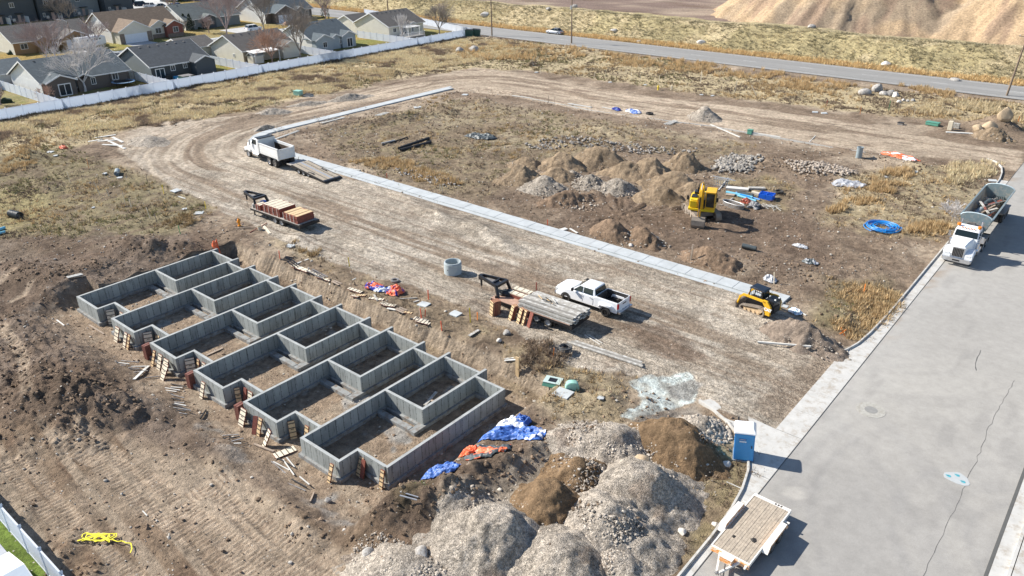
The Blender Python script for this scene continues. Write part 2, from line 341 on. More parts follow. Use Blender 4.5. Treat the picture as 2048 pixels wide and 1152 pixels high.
def ground_col(x, y, z):
    n1 = fbm(x, y, 7, 5); n2 = fbm(x, y, 1.7, 5, 0.6, 3); n3 = fbm(x, y, 0.5, 3, sx=8); nb = fbm(x, y, 22, 3, sx=5)
    S, D = road_sd(x, y)
    c = np.repeat(C_DIRT[None], len(x), 0).astype(float)
    c = mixc(c, sst(-.02, .18, n1), C_TAN); c = mixc(c, sst(.0, .2, -n2)*0.6, C_MUD)
    # grassed over parts
    g = np.zeros(len(x))
    def grass(poly, col, amt, thr=-0.05, soft=1.5, warp=2.0, seed=0.0):
        nonlocal c, g
        m = pmask(x, y, poly, soft, warp, 4, seed)*amt; m = m*(0.35+0.65*sst(thr-.1, thr+.12, n1*0.5+n2))
        c = mixc(c, m, col); g = np.maximum(g, m)
    grass([(-200, 240), (0, 235), (500, 140), (930, 72), (1180, 95), (1500, 150), (2100, 215), (2100, 250), (1800, 235), (1500, 200), (1060, 140), (860, 148), (600, 195), (520, 222), (400, 232), (280, 250), (210, 275), (100, 305), (-200, 330)], C_STRAW, .9, -.2)
    grass([(-200, 320), (120, 300), (260, 340), (330, 370), (430, 410), (330, 470), (200, 500), (-200, 560)], C_OLIVE*1.15, .8, -.1)
    grass([(-100, 380), (90, 390), (110, 430), (40, 470), (-100, 470)], C_YEL, .8, -.2)
    grass([(640, 260), (900, 200), (1030, 210), (1230, 245), (1500, 290), (1420, 330), (1260, 300), (1060, 330), (960, 400), (800, 370), (690, 320)], C_OLIVE*1.35, .5, .02)
    grass([(1700, 350), (1820, 330), (1985, 335), (1960, 400), (1880, 480), (1760, 470), (1640, 440), (1680, 390)], C_STRAW*.8, .8, -.15)
    grass([(1640, 560), (1780, 560), (1830, 590), (1740, 680), (1640, 650)], C_OLIVE, .8, -.1)
    grass([(1040, 690), (1240, 760), (1250, 860), (1130, 850), (1040, 790), (1000, 720)], C_STRAW*.62, .7, -.1)
    grass([(560, 480), (800, 580), (1000, 640), (1020, 700), (850, 660), (640, 540)], C_STRAW*.8, .65, 0)
    grass([(1440, 900), (1500, 950), (1440, 1060), (1380, 1120), (1370, 1000)], C_YEL*.75, .6, -.1)
    grass([(780, 1010), (870, 980), (900, 960), (860, 1010), (800, 1050)], C_GREEN, .7, -.2, .4, .4)
    grass([(1440, 360), (1530, 350), (1600, 380), (1560, 420), (1470, 400)], C_YEL, .7, -.1)
    # dark turned earth
    dk = pmask(x, y, [(1090, 400), (1230, 385), (1400, 400), (1600, 430), (1680, 520), (1560, 560), (1400, 500), (1250, 480), (1100, 450)], 2, 2, 4)
    c = mixc(c, dk*.8, C_MUD*1.15); g *= 1-dk
    dk = pmask(x, y, [(-200, 480), (150, 470), (420, 470), (440, 500), (140, 600), (240, 700), (420, 800), (640, 980), (760, 1010), (880, 930), (1000, 870), (1150, 860), (1130, 920), (980, 960), (860, 1100), (700, 1152), (560, 1060), (380, 930), (200, 850), (-200, 850)], 1.0, 1.2, 3)
    c = mixc(c, dk*.85, C_MUD*1.02+.028*sst(-.1, .15, n1+n2*.5)[:, None]); g *= 1-dk
    low = pmask(x, y, [(-300, 840), (240, 850), (420, 900), (600, 1010), (760, 1060), (860, 1100), (700, 1300), (-300, 1300)], 1, 1, 3)
    c = mixc(c, low*.9, C_DIRT*[.98, .93, .88]); c = mixc(c, low*sst(.02, .12, n2+.6*(vnoise(y*2.1+x*.25, x*.11)-.55))*0.75, C_DARK*1.45); c = mixc(c, low*sst(.5, .66, vnoise(y*1.5+x*.13+9, x*.05)*.7+vnoise(y*4+x*.4, x*.12)*.3)*.8, C_TAN*1.02); g *= 1-low
    c = mixc(c, low*sst(.02, .2, n1)*0.6, C_TAN*.9)
    for P in ([(335, 970), (470, 930), (600, 1020), (790, 1180), (640, 1180)], [(395, 950), (440, 940), (850, 1160), (800, 1160)], [(100, 855), (200, 860), (420, 1010), (330, 1010)]):
        c = mixc(c, pmask(x, y, P, .25, .35, 1.5)*.55, C_TAN*1.15)
    la, lt = lanes(x, y); k_ = la*sst(21.5, 20, y)*(.35+.65*sst(-.2, .1, n1)); c = mixc(c, k_*.85, C_TAN*1.2); c = mixc(c, k_*sst(.2, -.6, np.sin(lt*19))*.6, C_MUD*1.5); c = mixc(c, la*(y > 24)*.6, C_MUD*1.25)
    pg = pmask(x, y, [(860, 1160), (880, 1010), (1000, 965), (1130, 850), (1290, 850), (1400, 930), (1380, 1050), (1300, 1180)], .6, .7, 1.5); c = mixc(c, pg*.75, C_GRAV*.8)
    # foundation floor
    pt = pit_depth(x, y); ins = pt*sst(36.2, 35.2, y); c = mixc(c, ins, C_DIRT*1.3); c = mixc(c, ins*sst(0.0, .2, n2), C_TAN*.9); c = mixc(c, ins*sst(.16, .26, fbm(x, y, 3, 4, sx=21)), C_GREY*1.1)
    bank = sst(.05, .3, pt)*sst(.98, .8, pt)*(y > 30); c = mixc(c, bank*.9, C_TAN*1.02); g *= 1-sst(.02, .1, pt)
    # gravel road
    gr = pmask(x, y, GRAVP, .25, .7, 2.5)
    wet = vnoise(S*.055+1, D*.75+fbm(x, y, 5, 3)*1.5+4)*.6+vnoise(S*.12, D*2.6)*.4
    lowleg = ((y < 60) & (x > -92)).astype(float)
    cen = np.where(lowleg > 0, sst(5.5, 1.2, np.abs(D-1.2)), sst(6.5, 2, np.abs(D)))
    base = C_GRAV[None]*(1+n2[:, None]*.35+nb[:, None]*.3)
    base = mixc(base, sst(.0, .22, n1+n3*.3)*.7, C_GRAV2)
    # the north and west legs are sandier
    base = mixc(base, (1-lowleg)*(.85-.45*sst(-80, -95, x)*sst(75, 62, y)), C_TAN*1.28)
    wm = np.clip(sst(.46, .60, wet)*cen*1.05+sst(.66, .76, wet)*.45, 0, 1)
    wm = wm*(1-0.55*sst(-24, -14, x)*lowleg); base = mixc(base, wm*.85, C_DIRT*.98)
    blot = sst(.12, .22, fbm(x, y, 6, 4, sx=31))*lowleg; base = mixc(base, blot*.55*sst(-.1, .1, n2), C_DIRT*.9)
    base = mixc(base, sst(.70, .84, vnoise(S*.04+9, D*5.3+fbm(x, y, 4, 2)*2))*.75*(1-lowleg*.4), C_MUD*1.35)
    c = c*(1-gr[:, None])+base*gr[:, None]; g *= 1-gr
    # dirt spilled over road mouth
    for P, k, col in (([(1655, 690), (1700, 700), (1650, 790), (1570, 850), (1500, 820), (1560, 760), (1620, 720)], .6, C_DIRT), ([(1240, 650), (1330, 650), (1420, 720), (1330, 720)], .7, C_MUD*1.2), ([(1450, 690), (1560, 740), (1560, 780), (1450, 740)], .5, C_DIRT)):
        c = mixc(c, pmask(x, y, P, .4, .8, 1.5)*k, col)
    # milky concrete washout
    wsh = pmask(x, y, [(1262, 760), (1300, 745), (1340, 752), (1375, 745), (1400, 765), (1390, 800), (1340, 810), (1310, 820), (1265, 842), (1245, 835), (1290, 800)], .12, .5, .9, 2)
    pud = pmask(x, y, [(1335, 768), (1385, 758), (1402, 770), (1385, 800), (1345, 788)], .15, .35, .8)
    c = mixc(c, wsh*(.6+.4*sst(-.1, .15, n3+n2)), C_WASH); c = mixc(c, pud*.85, C_GREY*.75)
    mud = pmask(x, y, [(1270, 835), (1400, 800), (1400, 870), (1290, 860)], .4, .5, 1); c = mixc(c, mud*.6, C_GREY*.7); g *= 1-np.maximum(wsh, mud)
    # bare ground by the highway and embankments
    sh = sst(150.5, 152.5, y)*sst(155.5, 154, y); c = mixc(c, sh*.6*sst(-30, -20, -x*0-25), C_TAN)
    far = sst(168.5, 170, y)
    fc = np.repeat((C_STRAW*1.08)[None], len(x), 0); fc = mixc(fc, sst(-.12, .08, n1+nb)*.6, C_YEL*1.25); fc = mixc(fc, sst(-.05, .2, n2+n1*.5)*.7, C_OLIVE*1.1)
    c = mixc(c, far, [0, 0, 0])+fc*far[:, None]
    qf = sst(183, 190, y); qc = np.repeat(C_QUAR[None], len(x), 0); qc = mixc(qc, sst(.05, .25, fbm(x*.3, y, 6, 4))*.8, C_TAN*1.1); qc = mixc(qc, sst(.05, .2, -fbm(x*.4, y, 8, 4, sx=7))*.7, C_DARK*1.2)
    qf = qf*sst(-225, -195, x); c = c*(1-qf[:, None])+qc*qf[:, None]
    # gardens and verges behind the white fence
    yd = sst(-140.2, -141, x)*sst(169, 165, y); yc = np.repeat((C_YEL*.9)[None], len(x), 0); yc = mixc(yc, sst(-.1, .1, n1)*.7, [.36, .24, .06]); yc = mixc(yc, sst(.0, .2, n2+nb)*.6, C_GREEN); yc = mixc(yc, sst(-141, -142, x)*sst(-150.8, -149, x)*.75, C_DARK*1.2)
    c = c*(1-yd[:, None])+yc*yd[:, None]; g = np.where(yd > .5, 0, g)
    ly = sst(7.6, 7.3, y)*sst(-90, -80, x); c = mixc(c, ly, C_GREEN*1.2)
    # large soft tone changes
    n4 = fbm(x, y, .9, 4, .7, 15); c = c*(1+nb[:, None]*.25+n2[:, None]*.45+n3[:, None]*.35+n4[:, None]*.34)
    grv = np.clip(gr*(1-wm*.7)*lowleg+gr*.35, 0, 1)
    return np.clip(c, .01, .9), grv, g

def ground_mat():
    m = bpy.data.materials.new('earth_and_gravel'); m.use_nodes = True; n = m.node_tree.nodes; l = m.node_tree.links; b = n['Principled BSDF']
    b.inputs['Roughness'].default_value = 0.95; b.inputs['Specular IOR Level'].default_value = 0.15
    at = n.new('ShaderNodeAttribute'); at.attribute_name = 'Col'; ag = n.new('ShaderNodeAttribute'); ag.attribute_name = 'grav'
    tc = n.new('ShaderNodeTexCoord')
    def noise(s, d, r=.65):
        q = n.new('ShaderNodeTexNoise'); q.inputs['Scale'].default_value = s; q.inputs['Detail'].default_value = d; q.inputs['Roughness'].default_value = r; l.new(tc.outputs['Object'], q.inputs['Vector']); return q
    a = noise(2.2, 8, .75); vo = n.new('ShaderNodeTexVoronoi'); vo.inputs['Scale'].default_value = 11.0; l.new(tc.outputs['Object'], vo.inputs['Vector'])
    mr = n.new('ShaderNodeMapRange'); mr.inputs['From Min'].default_value = .28; mr.inputs['From Max'].default_value = .72; mr.inputs['To Min'].default_value = .42; mr.inputs['To Max'].default_value = 1.58; l.new(a.outputs['Fac'], mr.inputs['Value'])
    sp = n.new('ShaderNodeSeparateColor'); l.new(vo.outputs['Color'], sp.inputs[0])
    vr = n.new('ShaderNodeMapRange'); vr.inputs['To Min'].default_value = .66; vr.inputs['To Max'].default_value = 1.36; l.new(sp.outputs[0], vr.inputs['Value'])
    mg = n.new('ShaderNodeMix'); l.new(ag.outputs['Fac'], mg.inputs['Factor']); mg.inputs['A'].default_value = 1.0; l.new(vr.outputs[0], mg.inputs['B'])
    mu = n.new('ShaderNodeMath'); mu.operation = 'MULTIPLY'; l.new(mr.outputs[0], mu.inputs[0]); l.new(mg.outputs['Result'], mu.inputs[1])
    # scattered pale pebbles
    v2 = n.new('ShaderNodeTexVoronoi'); v2.inputs['Scale'].default_value = 2.6; l.new(tc.outputs['Object'], v2.inputs['Vector'])
    pb = n.new('ShaderNodeMapRange'); pb.inputs['From Min'].default_value = .16; pb.inputs['From Max'].default_value = .10; l.new(v2.outputs['Distance'], pb.inputs['Value'])
    s2 = n.new('ShaderNodeSeparateColor'); l.new(v2.outputs['Color'], s2.inputs[0]); g2 = n.new('ShaderNodeMath'); g2.operation = 'GREATER_THAN'; g2.inputs[1].default_value = .72; l.new(s2.outputs[1], g2.inputs[0])
    p3 = n.new('ShaderNodeMath'); p3.operation = 'MULTIPLY'; l.new(pb.outputs[0], p3.inputs[0]); l.new(g2.outputs[0], p3.inputs[1])
    vm = n.new('ShaderNodeVectorMath'); vm.operation = 'SCALE'; l.new(at.outputs['Color'], vm.inputs[0]); l.new(mu.outputs[0], vm.inputs['Scale'])
    mx = n.new('ShaderNodeMix'); mx.data_type = 'RGBA'; l.new(p3.outputs[0], mx.inputs['Factor']); l.new(vm.outputs[0], mx.inputs['A']); mx.inputs['B'].default_value = (.52, .47, .4, 1)
    l.new(mx.outputs['Result'], b.inputs['Base Color'])
    c = noise(5.5, 9, .72); bp = n.new('ShaderNodeBump'); bp.inputs['Strength'].default_value = 1.0; bp.inputs['Distance'].default_value = .24; l.new(c.outputs['Fac'], bp.inputs['Height'])
    b2 = n.new('ShaderNodeBump'); b2.inputs['Distance'].default_value = .05; l.new(vo.outputs['Distance'], b2.inputs['Height']); l.new(bp.outputs[0], b2.inputs['Normal']); l.new(ag.outputs['Fac'], b2.inputs['Strength'])
    l.new(b2.outputs[0], b.inputs['Normal']); return m
M_GROUND = ground_mat()
def mesh_np(name, V, Fq, cols=None, grav=None, mats=None, smooth=True, nper=4):
    me = bpy.data.meshes.new(name); nf = len(Fq)
    me.vertices.add(len(V)); me.vertices.foreach_set('co', np.asarray(V, np.float32).ravel())
    me.loops.add(nf*nper); me.loops.foreach_set('vertex_index', np.asarray(Fq, np.int32).ravel())
    me.polygons.add(nf); me.polygons.foreach_set('loop_start', np.arange(nf, dtype=np.int32)*nper)
    me.polygons.foreach_set('use_smooth', np.full(nf, smooth))
    me.update(calc_edges=True); me.validate()
    if cols is not None:
        a = me.attributes.new('Col', 'FLOAT_COLOR', 'POINT'); a.data.foreach_set('color', np.concatenate([cols, np.ones((len(cols), 1))], 1).astype(np.float32).ravel())
    if grav is not None:
        a = me.attributes.new('grav', 'FLOAT', 'POINT'); a.data.foreach_set('value', np.asarray(grav, np.float32))
    me.materials.append(mats or M_GROUND)
    o = bpy.data.objects.new(name, me); COL.objects.link(o); return o
def grid_faces(nx, ny):
    i = np.arange((nx-1)*(ny-1)); r = i//(nx-1); c = i % (nx-1); a = r*nx+c
    return np.stack([a, a+1, a+nx+1, a+nx], 1)
def terrain(name, x0, x1, y0, y1, st, hole=None, drop=0.0, hillz=False):
    xs = np.arange(x0, x1+st*.5, st); ys = np.arange(y0, y1+st*.5, st); X, Y = np.meshgrid(xs, ys); x = X.ravel(); y = Y.ravel()
    z = height(x, y, st < 1.5); c, gv, g = ground_col(x, y, z)
    Fq = grid_faces(len(xs), len(ys))
    if hole:
        ctr = (x[Fq].mean(1), y[Fq].mean(1)); k = np.zeros(len(Fq), bool)
        for h in hole: k |= (ctr[0] > h[0]+st) & (ctr[0] < h[1]-st) & (ctr[1] > h[2]+st) & (ctr[1] < h[3]-st)
        Fq = Fq[~k]
        for h in hole:
            inn = (x > h[0]) & (x < h[1]) & (y > h[2]) & (y < h[3]); z = np.where(inn, z-drop, z)
    return mesh_np(name, np.stack([x, y, z], 1), Fq, c, gv)
T1 = (-112, -10, 5, 100); T2 = (-148, -10, 100, 200)
T0 = (-70, -10, 5, 46)
tag(terrain('ground', *T0, 0.1), kind='structure')
tag(terrain('ground', *T1, 0.2, hole=[T0], drop=.12), kind='structure')
tag(terrain('ground', *T2, 0.5), kind='structure')
tag(terrain('ground', -154, -112, 5, 100, 0.5), kind='structure')
tag(terrain('ground', -900, 500, -300, 900, 4.0, hole=[(-154, -10, 5, 100), (-148, -10, 100, 200)], drop=.8), kind='structure')
# sand mountains beyond the quarry floor
xs = np.arange(-165, 90, .7); ys = np.arange(188, 290, .7); X, Y = np.meshgrid(xs, ys); x = X.ravel(); y = Y.ravel(); z = hills(x, y)-.25
n1 = fbm(x, y, 12, 4); cc = np.repeat(C_SAND[None], len(x), 0); cc = mixc(cc, sst(-.05, .12, n1), C_SAND*[.78, .83, .92]); cc = mixc(cc, sst(.1, .2, fbm(x, y*.3, 5, 4, sx=3))*.7, [.30, .21, .15]); cc = cc*(1+fbm(x, y, 1.5, 4)[:, None]*.35)
z = z+fbm(x, y, 2.2, 4)*.5*(z > 0); Fq = grid_faces(len(xs), len(ys)); Fq = Fq[z[Fq].max(1) > -.1]
tag(mesh_np('hill', np.stack([x, y, z], 1), Fq, np.clip(cc, 0, 1), np.zeros(len(x))), kind='structure')
# ---------------------------------------------------------------- paved ground
def paved_mat(name, bump=.3, fine=30.0, amp=.2):
    m = bpy.data.materials.new(name); m.use_nodes = True; n = m.node_tree.nodes; l = m.node_tree.links; b = n['Principled BSDF']; b.inputs['Roughness'].default_value = .88
    b.inputs['Specular IOR Level'].default_value = .25
    at = n.new('ShaderNodeAttribute'); at.attribute_name = 'Col'; tc = n.new('ShaderNodeTexCoord')
    a = n.new('ShaderNodeTexNoise'); a.inputs['Scale'].default_value = fine; a.inputs['Detail'].default_value = 4; l.new(tc.outputs['Object'], a.inputs['Vector'])
    a2 = n.new('ShaderNodeTexNoise'); a2.inputs['Scale'].default_value = 1.3; a2.inputs['Detail'].default_value = 9; a2.inputs['Roughness'].default_value = .7; l.new(tc.outputs['Object'], a2.inputs['Vector'])
    ad = n.new('ShaderNodeMath'); ad.operation = 'ADD'; l.new(a.outputs['Fac'], ad.inputs[0]); l.new(a2.outputs['Fac'], ad.inputs[1])
    mr = n.new('ShaderNodeMapRange'); mr.inputs['From Min'].default_value = .6; mr.inputs['From Max'].default_value = 1.4; mr.inputs['To Min'].default_value = 1-amp; mr.inputs['To Max'].default_value = 1+amp; l.new(ad.outputs[0], mr.inputs['Value'])
    vm = n.new('ShaderNodeVectorMath'); vm.operation = 'SCALE'; l.new(at.outputs['Color'], vm.inputs[0]); l.new(mr.outputs[0], vm.inputs['Scale']); l.new(vm.outputs[0], b.inputs['Base Color'])
    bp = n.new('ShaderNodeBump'); bp.inputs['Strength'].default_value = bump; bp.inputs['Distance'].default_value = .02; l.new(a.outputs['Fac'], bp.inputs['Height']); l.new(bp.outputs[0], b.inputs['Normal'])
    return m
M_ASPH = paved_mat('worn_asphalt'); 
def sheet(name, x0, x1, y0, y1, st, z, colf, m):
    xs = np.linspace(x0, x1, int((x1-x0)/st)+2); ys = np.linspace(y0, y1, int((y1-y0)/st)+2); X, Y = np.meshgrid(xs, ys); x = X.ravel(); y = Y.ravel()
    return tag(mesh_np(name, np.stack([x, y, np.full(len(x), z)], 1), grid_faces(len(xs), len(ys)), np.clip(colf(x, y), .01, .9), np.zeros(len(x)), m), kind='structure')
A1 = np.array([.39, .368, .33]); DUST = np.array([.43, .405, .36]); A2 = np.array([.25, .24, .225])
def street_col(x, y):
    c = np.repeat(A1[None], len(x), 0); n = fbm(x, y, 5, 5); c = c*(1+n[:, None]*.22)
    r = np.hypot(x+14.5, y-63); k = sst(5, 9, r)*sst(19, 13, r)*sst(64, 50, y)*sst(36, 44, y)
    c = mixc(c, k*(.35+.65*sst(.38, .6, vnoise(r*2.3, np.arctan2(y-63, x+14.5)*2))), DUST)
    c = mixc(c, sst(-8, -11.4, x)*sst(90, 60, y)*.6*sst(36, 42, y)+sst(62, 70, y)*.25, DUST*[1.02, 1.03, 1.05])
    m = np.exp(-((x+6)/3.5)**2)*sst(50, 38, y)*.3; c = mixc(c, m, A2)
    r2 = np.hypot(x-3, y-40); c = mixc(c, sst(.6, .8, vnoise(r2*1.7, x*.1))*.35*sst(50, 40, y), A2*1.1)
    c = c*[.88, .89, .91]; c = mixc(c, sst(.55, .75, vnoise(np.hypot(x+30, y-20)*1.1, y*.04))*.2*sst(70, 40, y), DUST*.98); c = mixc(c, sst(.1, .25, fbm(x*2, y*.5, 2, 4, sx=4))*.3, A2*.9); c = mixc(c, sst(-10.2, -11.4, x)*sst(.0, .15, fbm(x, y, 2, 4, sx=8))*.6*sst(56, 60, y), C_DIRT*1.2)
    px, py = flat(1588, 985); d = np.hypot(x-px, y-py); c = mixc(c, sst(.75, .45, d)*.5, DUST*1.1); c = mixc(c, sst(1.3, 1.0, d)*sst(.5, .7, d)*.3, A2)
    return c
sheet('street', -11.45, -.15, 18, 154.9, .3, -.05, street_col, M_ASPH)
def hw_col(x, y):
    c = np.repeat((A1*.98)[None], len(x), 0); n = fbm(x*.15, y, 2.5, 4); c = c*(1+n[:, None]*.3)
    for q in (157.6, 159.4, 162.8, 164.7): c = mixc(c, np.exp(-((y-q)/.4)**2)*.25, A2*.9)
    return mixc(c, sst(156.2, 155.2, y)*.4+sst(166, 167.2, y)*.5, DUST*.85)
sheet('road', -420, 60, 155.1, 167.3, .6, -.03, lambda x, y: hw_col(x, y)*[.72, .75, .80], M_ASPH)
M_LINE = mat('road_paint', (.62, .62, .6), .7, var=.15, scale=.6, rgb2=(.36, .36, .35), thr=.52)
M_SLAB = mat('pale_concrete', (.44, .465, .47), .85, var=.14, scale=.7, bump=.15)
M_CURB = mat('kerb_concrete', (.50, .49, .46), .85, var=.12, scale=1.2, bump=.2, rgb2=(.33, .28, .22), thr=.6)
M_DK = mat('crack_filler', (.10, .10, .095), .9)
b = MB()
for x in np.arange(-400, 40, 12.2): b.box(x, x+3, 161.2, 161.34, -.028, -.022)
b.box(-420, 60, 156.15, 156.27, -.028, -.022); b.box(-420, 60, 166.2, 166.32, -.028, -.022)
tag(b.build('road_marking', M_LINE), kind='structure')
# kerbs, gutters and aprons of the street
b = MB()
def kerb_run(b, pts, w=.16, z0=-.3, z1=.1):
    P = [Vector((p[0], p[1], 0)) for p in pts]; secs = []
    for i, p in enumerate(P):
        t = (P[min(i+1, len(P)-1)]-P[max(i-1, 0)]).normalized(); nn = Vector((-t.y, t.x, 0))*w/2
        secs.append([p-nn+Vector((0, 0, z0)), p-nn+Vector((0, 0, z1)), p+nn+Vector((0, 0, z1)), p+nn+Vector((0, 0, z0))])
    b.loft(secs, smooth=False)
NK = [(-14.1, 53.15), (-13.5, 53.5), (-13.0, 54.3), (-12.65, 55.8), (-12.45, 58), (-12.35, 61)]+[(-12.3, y) for y in range(64, 104, 4)]+[(-12.4, 106), (-12.7, 109), (-13.2, 111.5), (-14.2, 113.6), (-15.4, 114.4)]
SK = [(-11.95, 18), (-11.95, 24), (-11.95, 30.5), (-12.05, 33), (-12.3, 35), (-12.75, 36.8), (-13.35, 38.1), (-14.4, 39.4), (-15.8, 40.4), (-17.2, 41.1), (-18.4, 41.5)]
tag((kerb_run(b, NK) or b).build('kerb', M_CURB, bevel=.03), kind='structure')
b = MB(); kerb_run(b, [flat(*q) for q in ((1062, 198), (1120, 209), (1190, 223), (1300, 238), (1421, 253), (1500, 267), (1560, 277), (1640, 291), (1730, 306))], .14, -.2, .13); tag(b.build('kerb', M_CURB), kind='structure')
b = MB(); kerb_run(b, SK); tag(b.build('kerb', M_CURB, bevel=.03), kind='structure')
b = MB()
def gutter(b, pts, xe=-11.45, z=-.035):
    for (a, c) in zip(pts[:-1], pts[1:]): b.prism([(a[0]+.08, a[1]), (xe, a[1]), (xe, c[1]), (c[0]+.08, c[1])], -.2, z, 'Z')
gutter(b, [p for p in NK if p[1] < 108]); gutter(b, [p for p in SK if p[1] < 37])
for k in range(4): b.box(-13.15, -11.46, 41.75+k*2.85, 41.73+(k+1)*2.85, -.2, -.03)
b.prism([(-12.7, 36.84), (-11.46, 36.84), (-11.46, 41.7), (-13.15, 41.7), (-17.9, 42.15), (-18.3, 41.62), (-17.15, 41.25), (-15.7, 40.5), (-14.3, 39.5), (-13.25, 38.2)], -.2, -.028, 'Z')
b.box(-.14, .55, 18, 153, -.2, -.035); 
tag(b.build('gutter', M_CURB), kind='structure')
b = MB(); kerb_run(b, [(.63, 18), (.63, 60), (.63, 153)]); b.box(.75, 2.3, 18, 153, -.3, .08); tag(b.build('kerb', M_CURB), kind='structure')
b = MB()
def crackline(b, pts, w=.035, z=-.044):
    out = []
    for (a, c) in zip(pts[:-1], pts[1:]):
        n = max(2, int(math.dist(a, c)/.5))
        for i in range(n): out.append((a[0]+(c[0]-a[0])*i/n+random.uniform(-.07, .07), a[1]+(c[1]-a[1])*i/n))
    out.append(pts[-1])
    for p, q in zip(out[:-1], out[1:]):
        ww = w*random.uniform(.6, 1.2); b.add([(p[0]-ww, p[1], z), (p[0]+ww, p[1], z), (q[0]+ww, q[1], z), (q[0]-ww, q[1], z)], [(0, 1, 2, 3)])
b.box(-11.475, -11.44, 18, 120, -.04, -.024)
crackline(b, [flat(*p) for p in ((2030, 760), (1975, 860), (1950, 930), (1935, 958), (1910, 1020), (1880, 1080), (1845, 1152), (1800, 1230))], .012)
crackline(b, [(-11.4, 100.5), (-.2, 100.5)], .03); crackline(b, [flat(1960, 699), flat(1953, 720), flat(1953, 740)], .03)
b.box(-.32, -.15, 18, 150, -.046, -.03)
tag(b.build('road_crack', M_DK), kind='structure')
# raised pavement along the gravel road, poured in slabs
b = MB()
for i in range(50):
    x = -95.2+i*1.512
    if x+1.5 > -19.1: break
    b.box(x, x+1.495, 58.55, 60.1, -.25, .14+.008*math.sin(i*2.1))
cx, cy = -94.6, 65.3
for i in range(5):
    a0, a1 = R(-96-i*16.8), R(-96-(i+1)*16.8+.6)
    P = [(cx+5.2*math.cos(a0), cy+5.2*math.sin(a0)), (cx+6.8*math.cos(a0), cy+6.8*math.sin(a0)), (cx+6.8*math.cos(a1), cy+6.8*math.sin(a1)), (cx+5.2*math.cos(a1), cy+5.2*math.sin(a1))]
    b.prism(P, -.25, .14, 'Z')
for i in range(22):
    y = 65.4+i*1.72; b.box(-101.3, -99.75, y, y+1.705, -.25, .13+.008*math.sin(i*1.7))
tag(b.build('pavement', M_SLAB, bevel=.012, seg=1), kind='structure')
b = MB(); b.box(-95.2, -19.1, 58.05, 58.53, -.25, .02); b.box(-101.75, -101.33, 65.4, 104.5, -.25, .02); tag(b.build('kerb', M_SLAB), kind='structure')
# ---------------------------------------------------------------- poured foundation
def conc_wall_mat(name, base, lw=.06):
    m = bpy.data.materials.new(name); m.use_nodes = True; n = m.node_tree.nodes; l = m.node_tree.links; b = n['Principled BSDF']; b.inputs['Roughness'].default_value = .85
    def mth(op, a, c=None):
        q = n.new('ShaderNodeMath'); q.operation = op
        for i, v in enumerate((a, c)):
            if v is None: continue
            if isinstance(v, (int, float)): q.inputs[i].default_value = v
            else: l.new(v, q.inputs[i])
        return q.outputs[0]
    tc = n.new('ShaderNodeTexCoord'); sp = n.new('ShaderNodeSeparateXYZ'); l.new(tc.outputs['Object'], sp.inputs[0])
    s = mth('DIVIDE', mth('ADD', sp.outputs[0], sp.outputs[1]), .61); fr = mth('FRACT', s); fl = mth('FLOOR', s)
    wn_ = n.new('ShaderNodeTexWhiteNoise'); wn_.noise_dimensions = '1D'; l.new(fl, wn_.inputs['W'])
    edge = mth('LESS_THAN', fr, lw)
    nz = n.new('ShaderNodeTexNoise'); nz.inputs['Scale'].default_value = 1.6; nz.inputs['Detail'].default_value = 9; nz.inputs['Roughness'].default_value = .72; l.new(tc.outputs['Object'], nz.inputs['Vector'])
    mp = n.new('ShaderNodeMapping'); mp.inputs['Scale'].default_value = (3, 3, .35); l.new(tc.outputs['Object'], mp.inputs[0]); n2 = n.new('ShaderNodeTexNoise'); n2.inputs['Scale'].default_value = 2.5; n2.inputs['Detail'].default_value = 6; l.new(mp.outputs[0], n2.inputs['Vector'])
    st = n.new('ShaderNodeMapRange'); st.inputs['From Min'].default_value = .56; st.inputs['From Max'].default_value = .70; l.new(n2.outputs['Fac'], st.inputs['Value'])
    # ties: small dark dots on a regular pattern
    zf = mth('FRACT', mth('DIVIDE', sp.outputs[2], .4)); dz = mth('ABSOLUTE', mth('SUBTRACT', zf, .5)); dx = mth('ABSOLUTE', mth('SUBTRACT', fr, .08))
    dot = mth('MULTIPLY', mth('LESS_THAN', dz, .07), mth('LESS_THAN', dx, .05))
    v = mth('ADD', mth('MULTIPLY', wn_.outputs['Value'], .34), mth('MULTIPLY', nz.outputs['Fac'], .7)); v = mth('ADD', v, .54)
    v = mth('MULTIPLY', v, mth('SUBTRACT', 1.0, mth('MULTIPLY', edge, .6))); v = mth('MULTIPLY', v, mth('SUBTRACT', 1.0, mth('MULTIPLY', dot, .7))); v = mth('MULTIPLY', v, mth('SUBTRACT', 1.0, mth('MULTIPLY', st.outputs[0], .5)))
    vm = n.new('ShaderNodeVectorMath'); vm.operation = 'SCALE'; vm.inputs[0].default_value = base; l.new(v, vm.inputs['Scale']); l.new(vm.outputs[0], b.inputs['Base Color'])
    bp = n.new('ShaderNodeBump'); bp.inputs['Strength'].default_value = .25; bp.inputs['Distance'].default_value = .03; l.new(nz.outputs['Fac'], bp.inputs['Height']); l.new(bp.outputs[0], b.inputs['Normal']); return m
M_WALL = conc_wall_mat('formed_concrete', (.285, .302, .288)); M_FOOT = mat('footing_concrete', (.27, .28, .275), .9, var=.25, scale=1.5, bump=.4, bscale=9, rgb2=(.17, .13, .1), thr=.56)
M_TOP = mat('trowelled_concrete', (.37, .385, .375), .85, var=.15, scale=1.5, rgb2=(.28, .28, .27), thr=.6)
fd = thing('building_foundation', 'grey poured concrete foundation of six stepped units with low open walls in the dug pit', 'foundation', (-48, 29, -1.2))
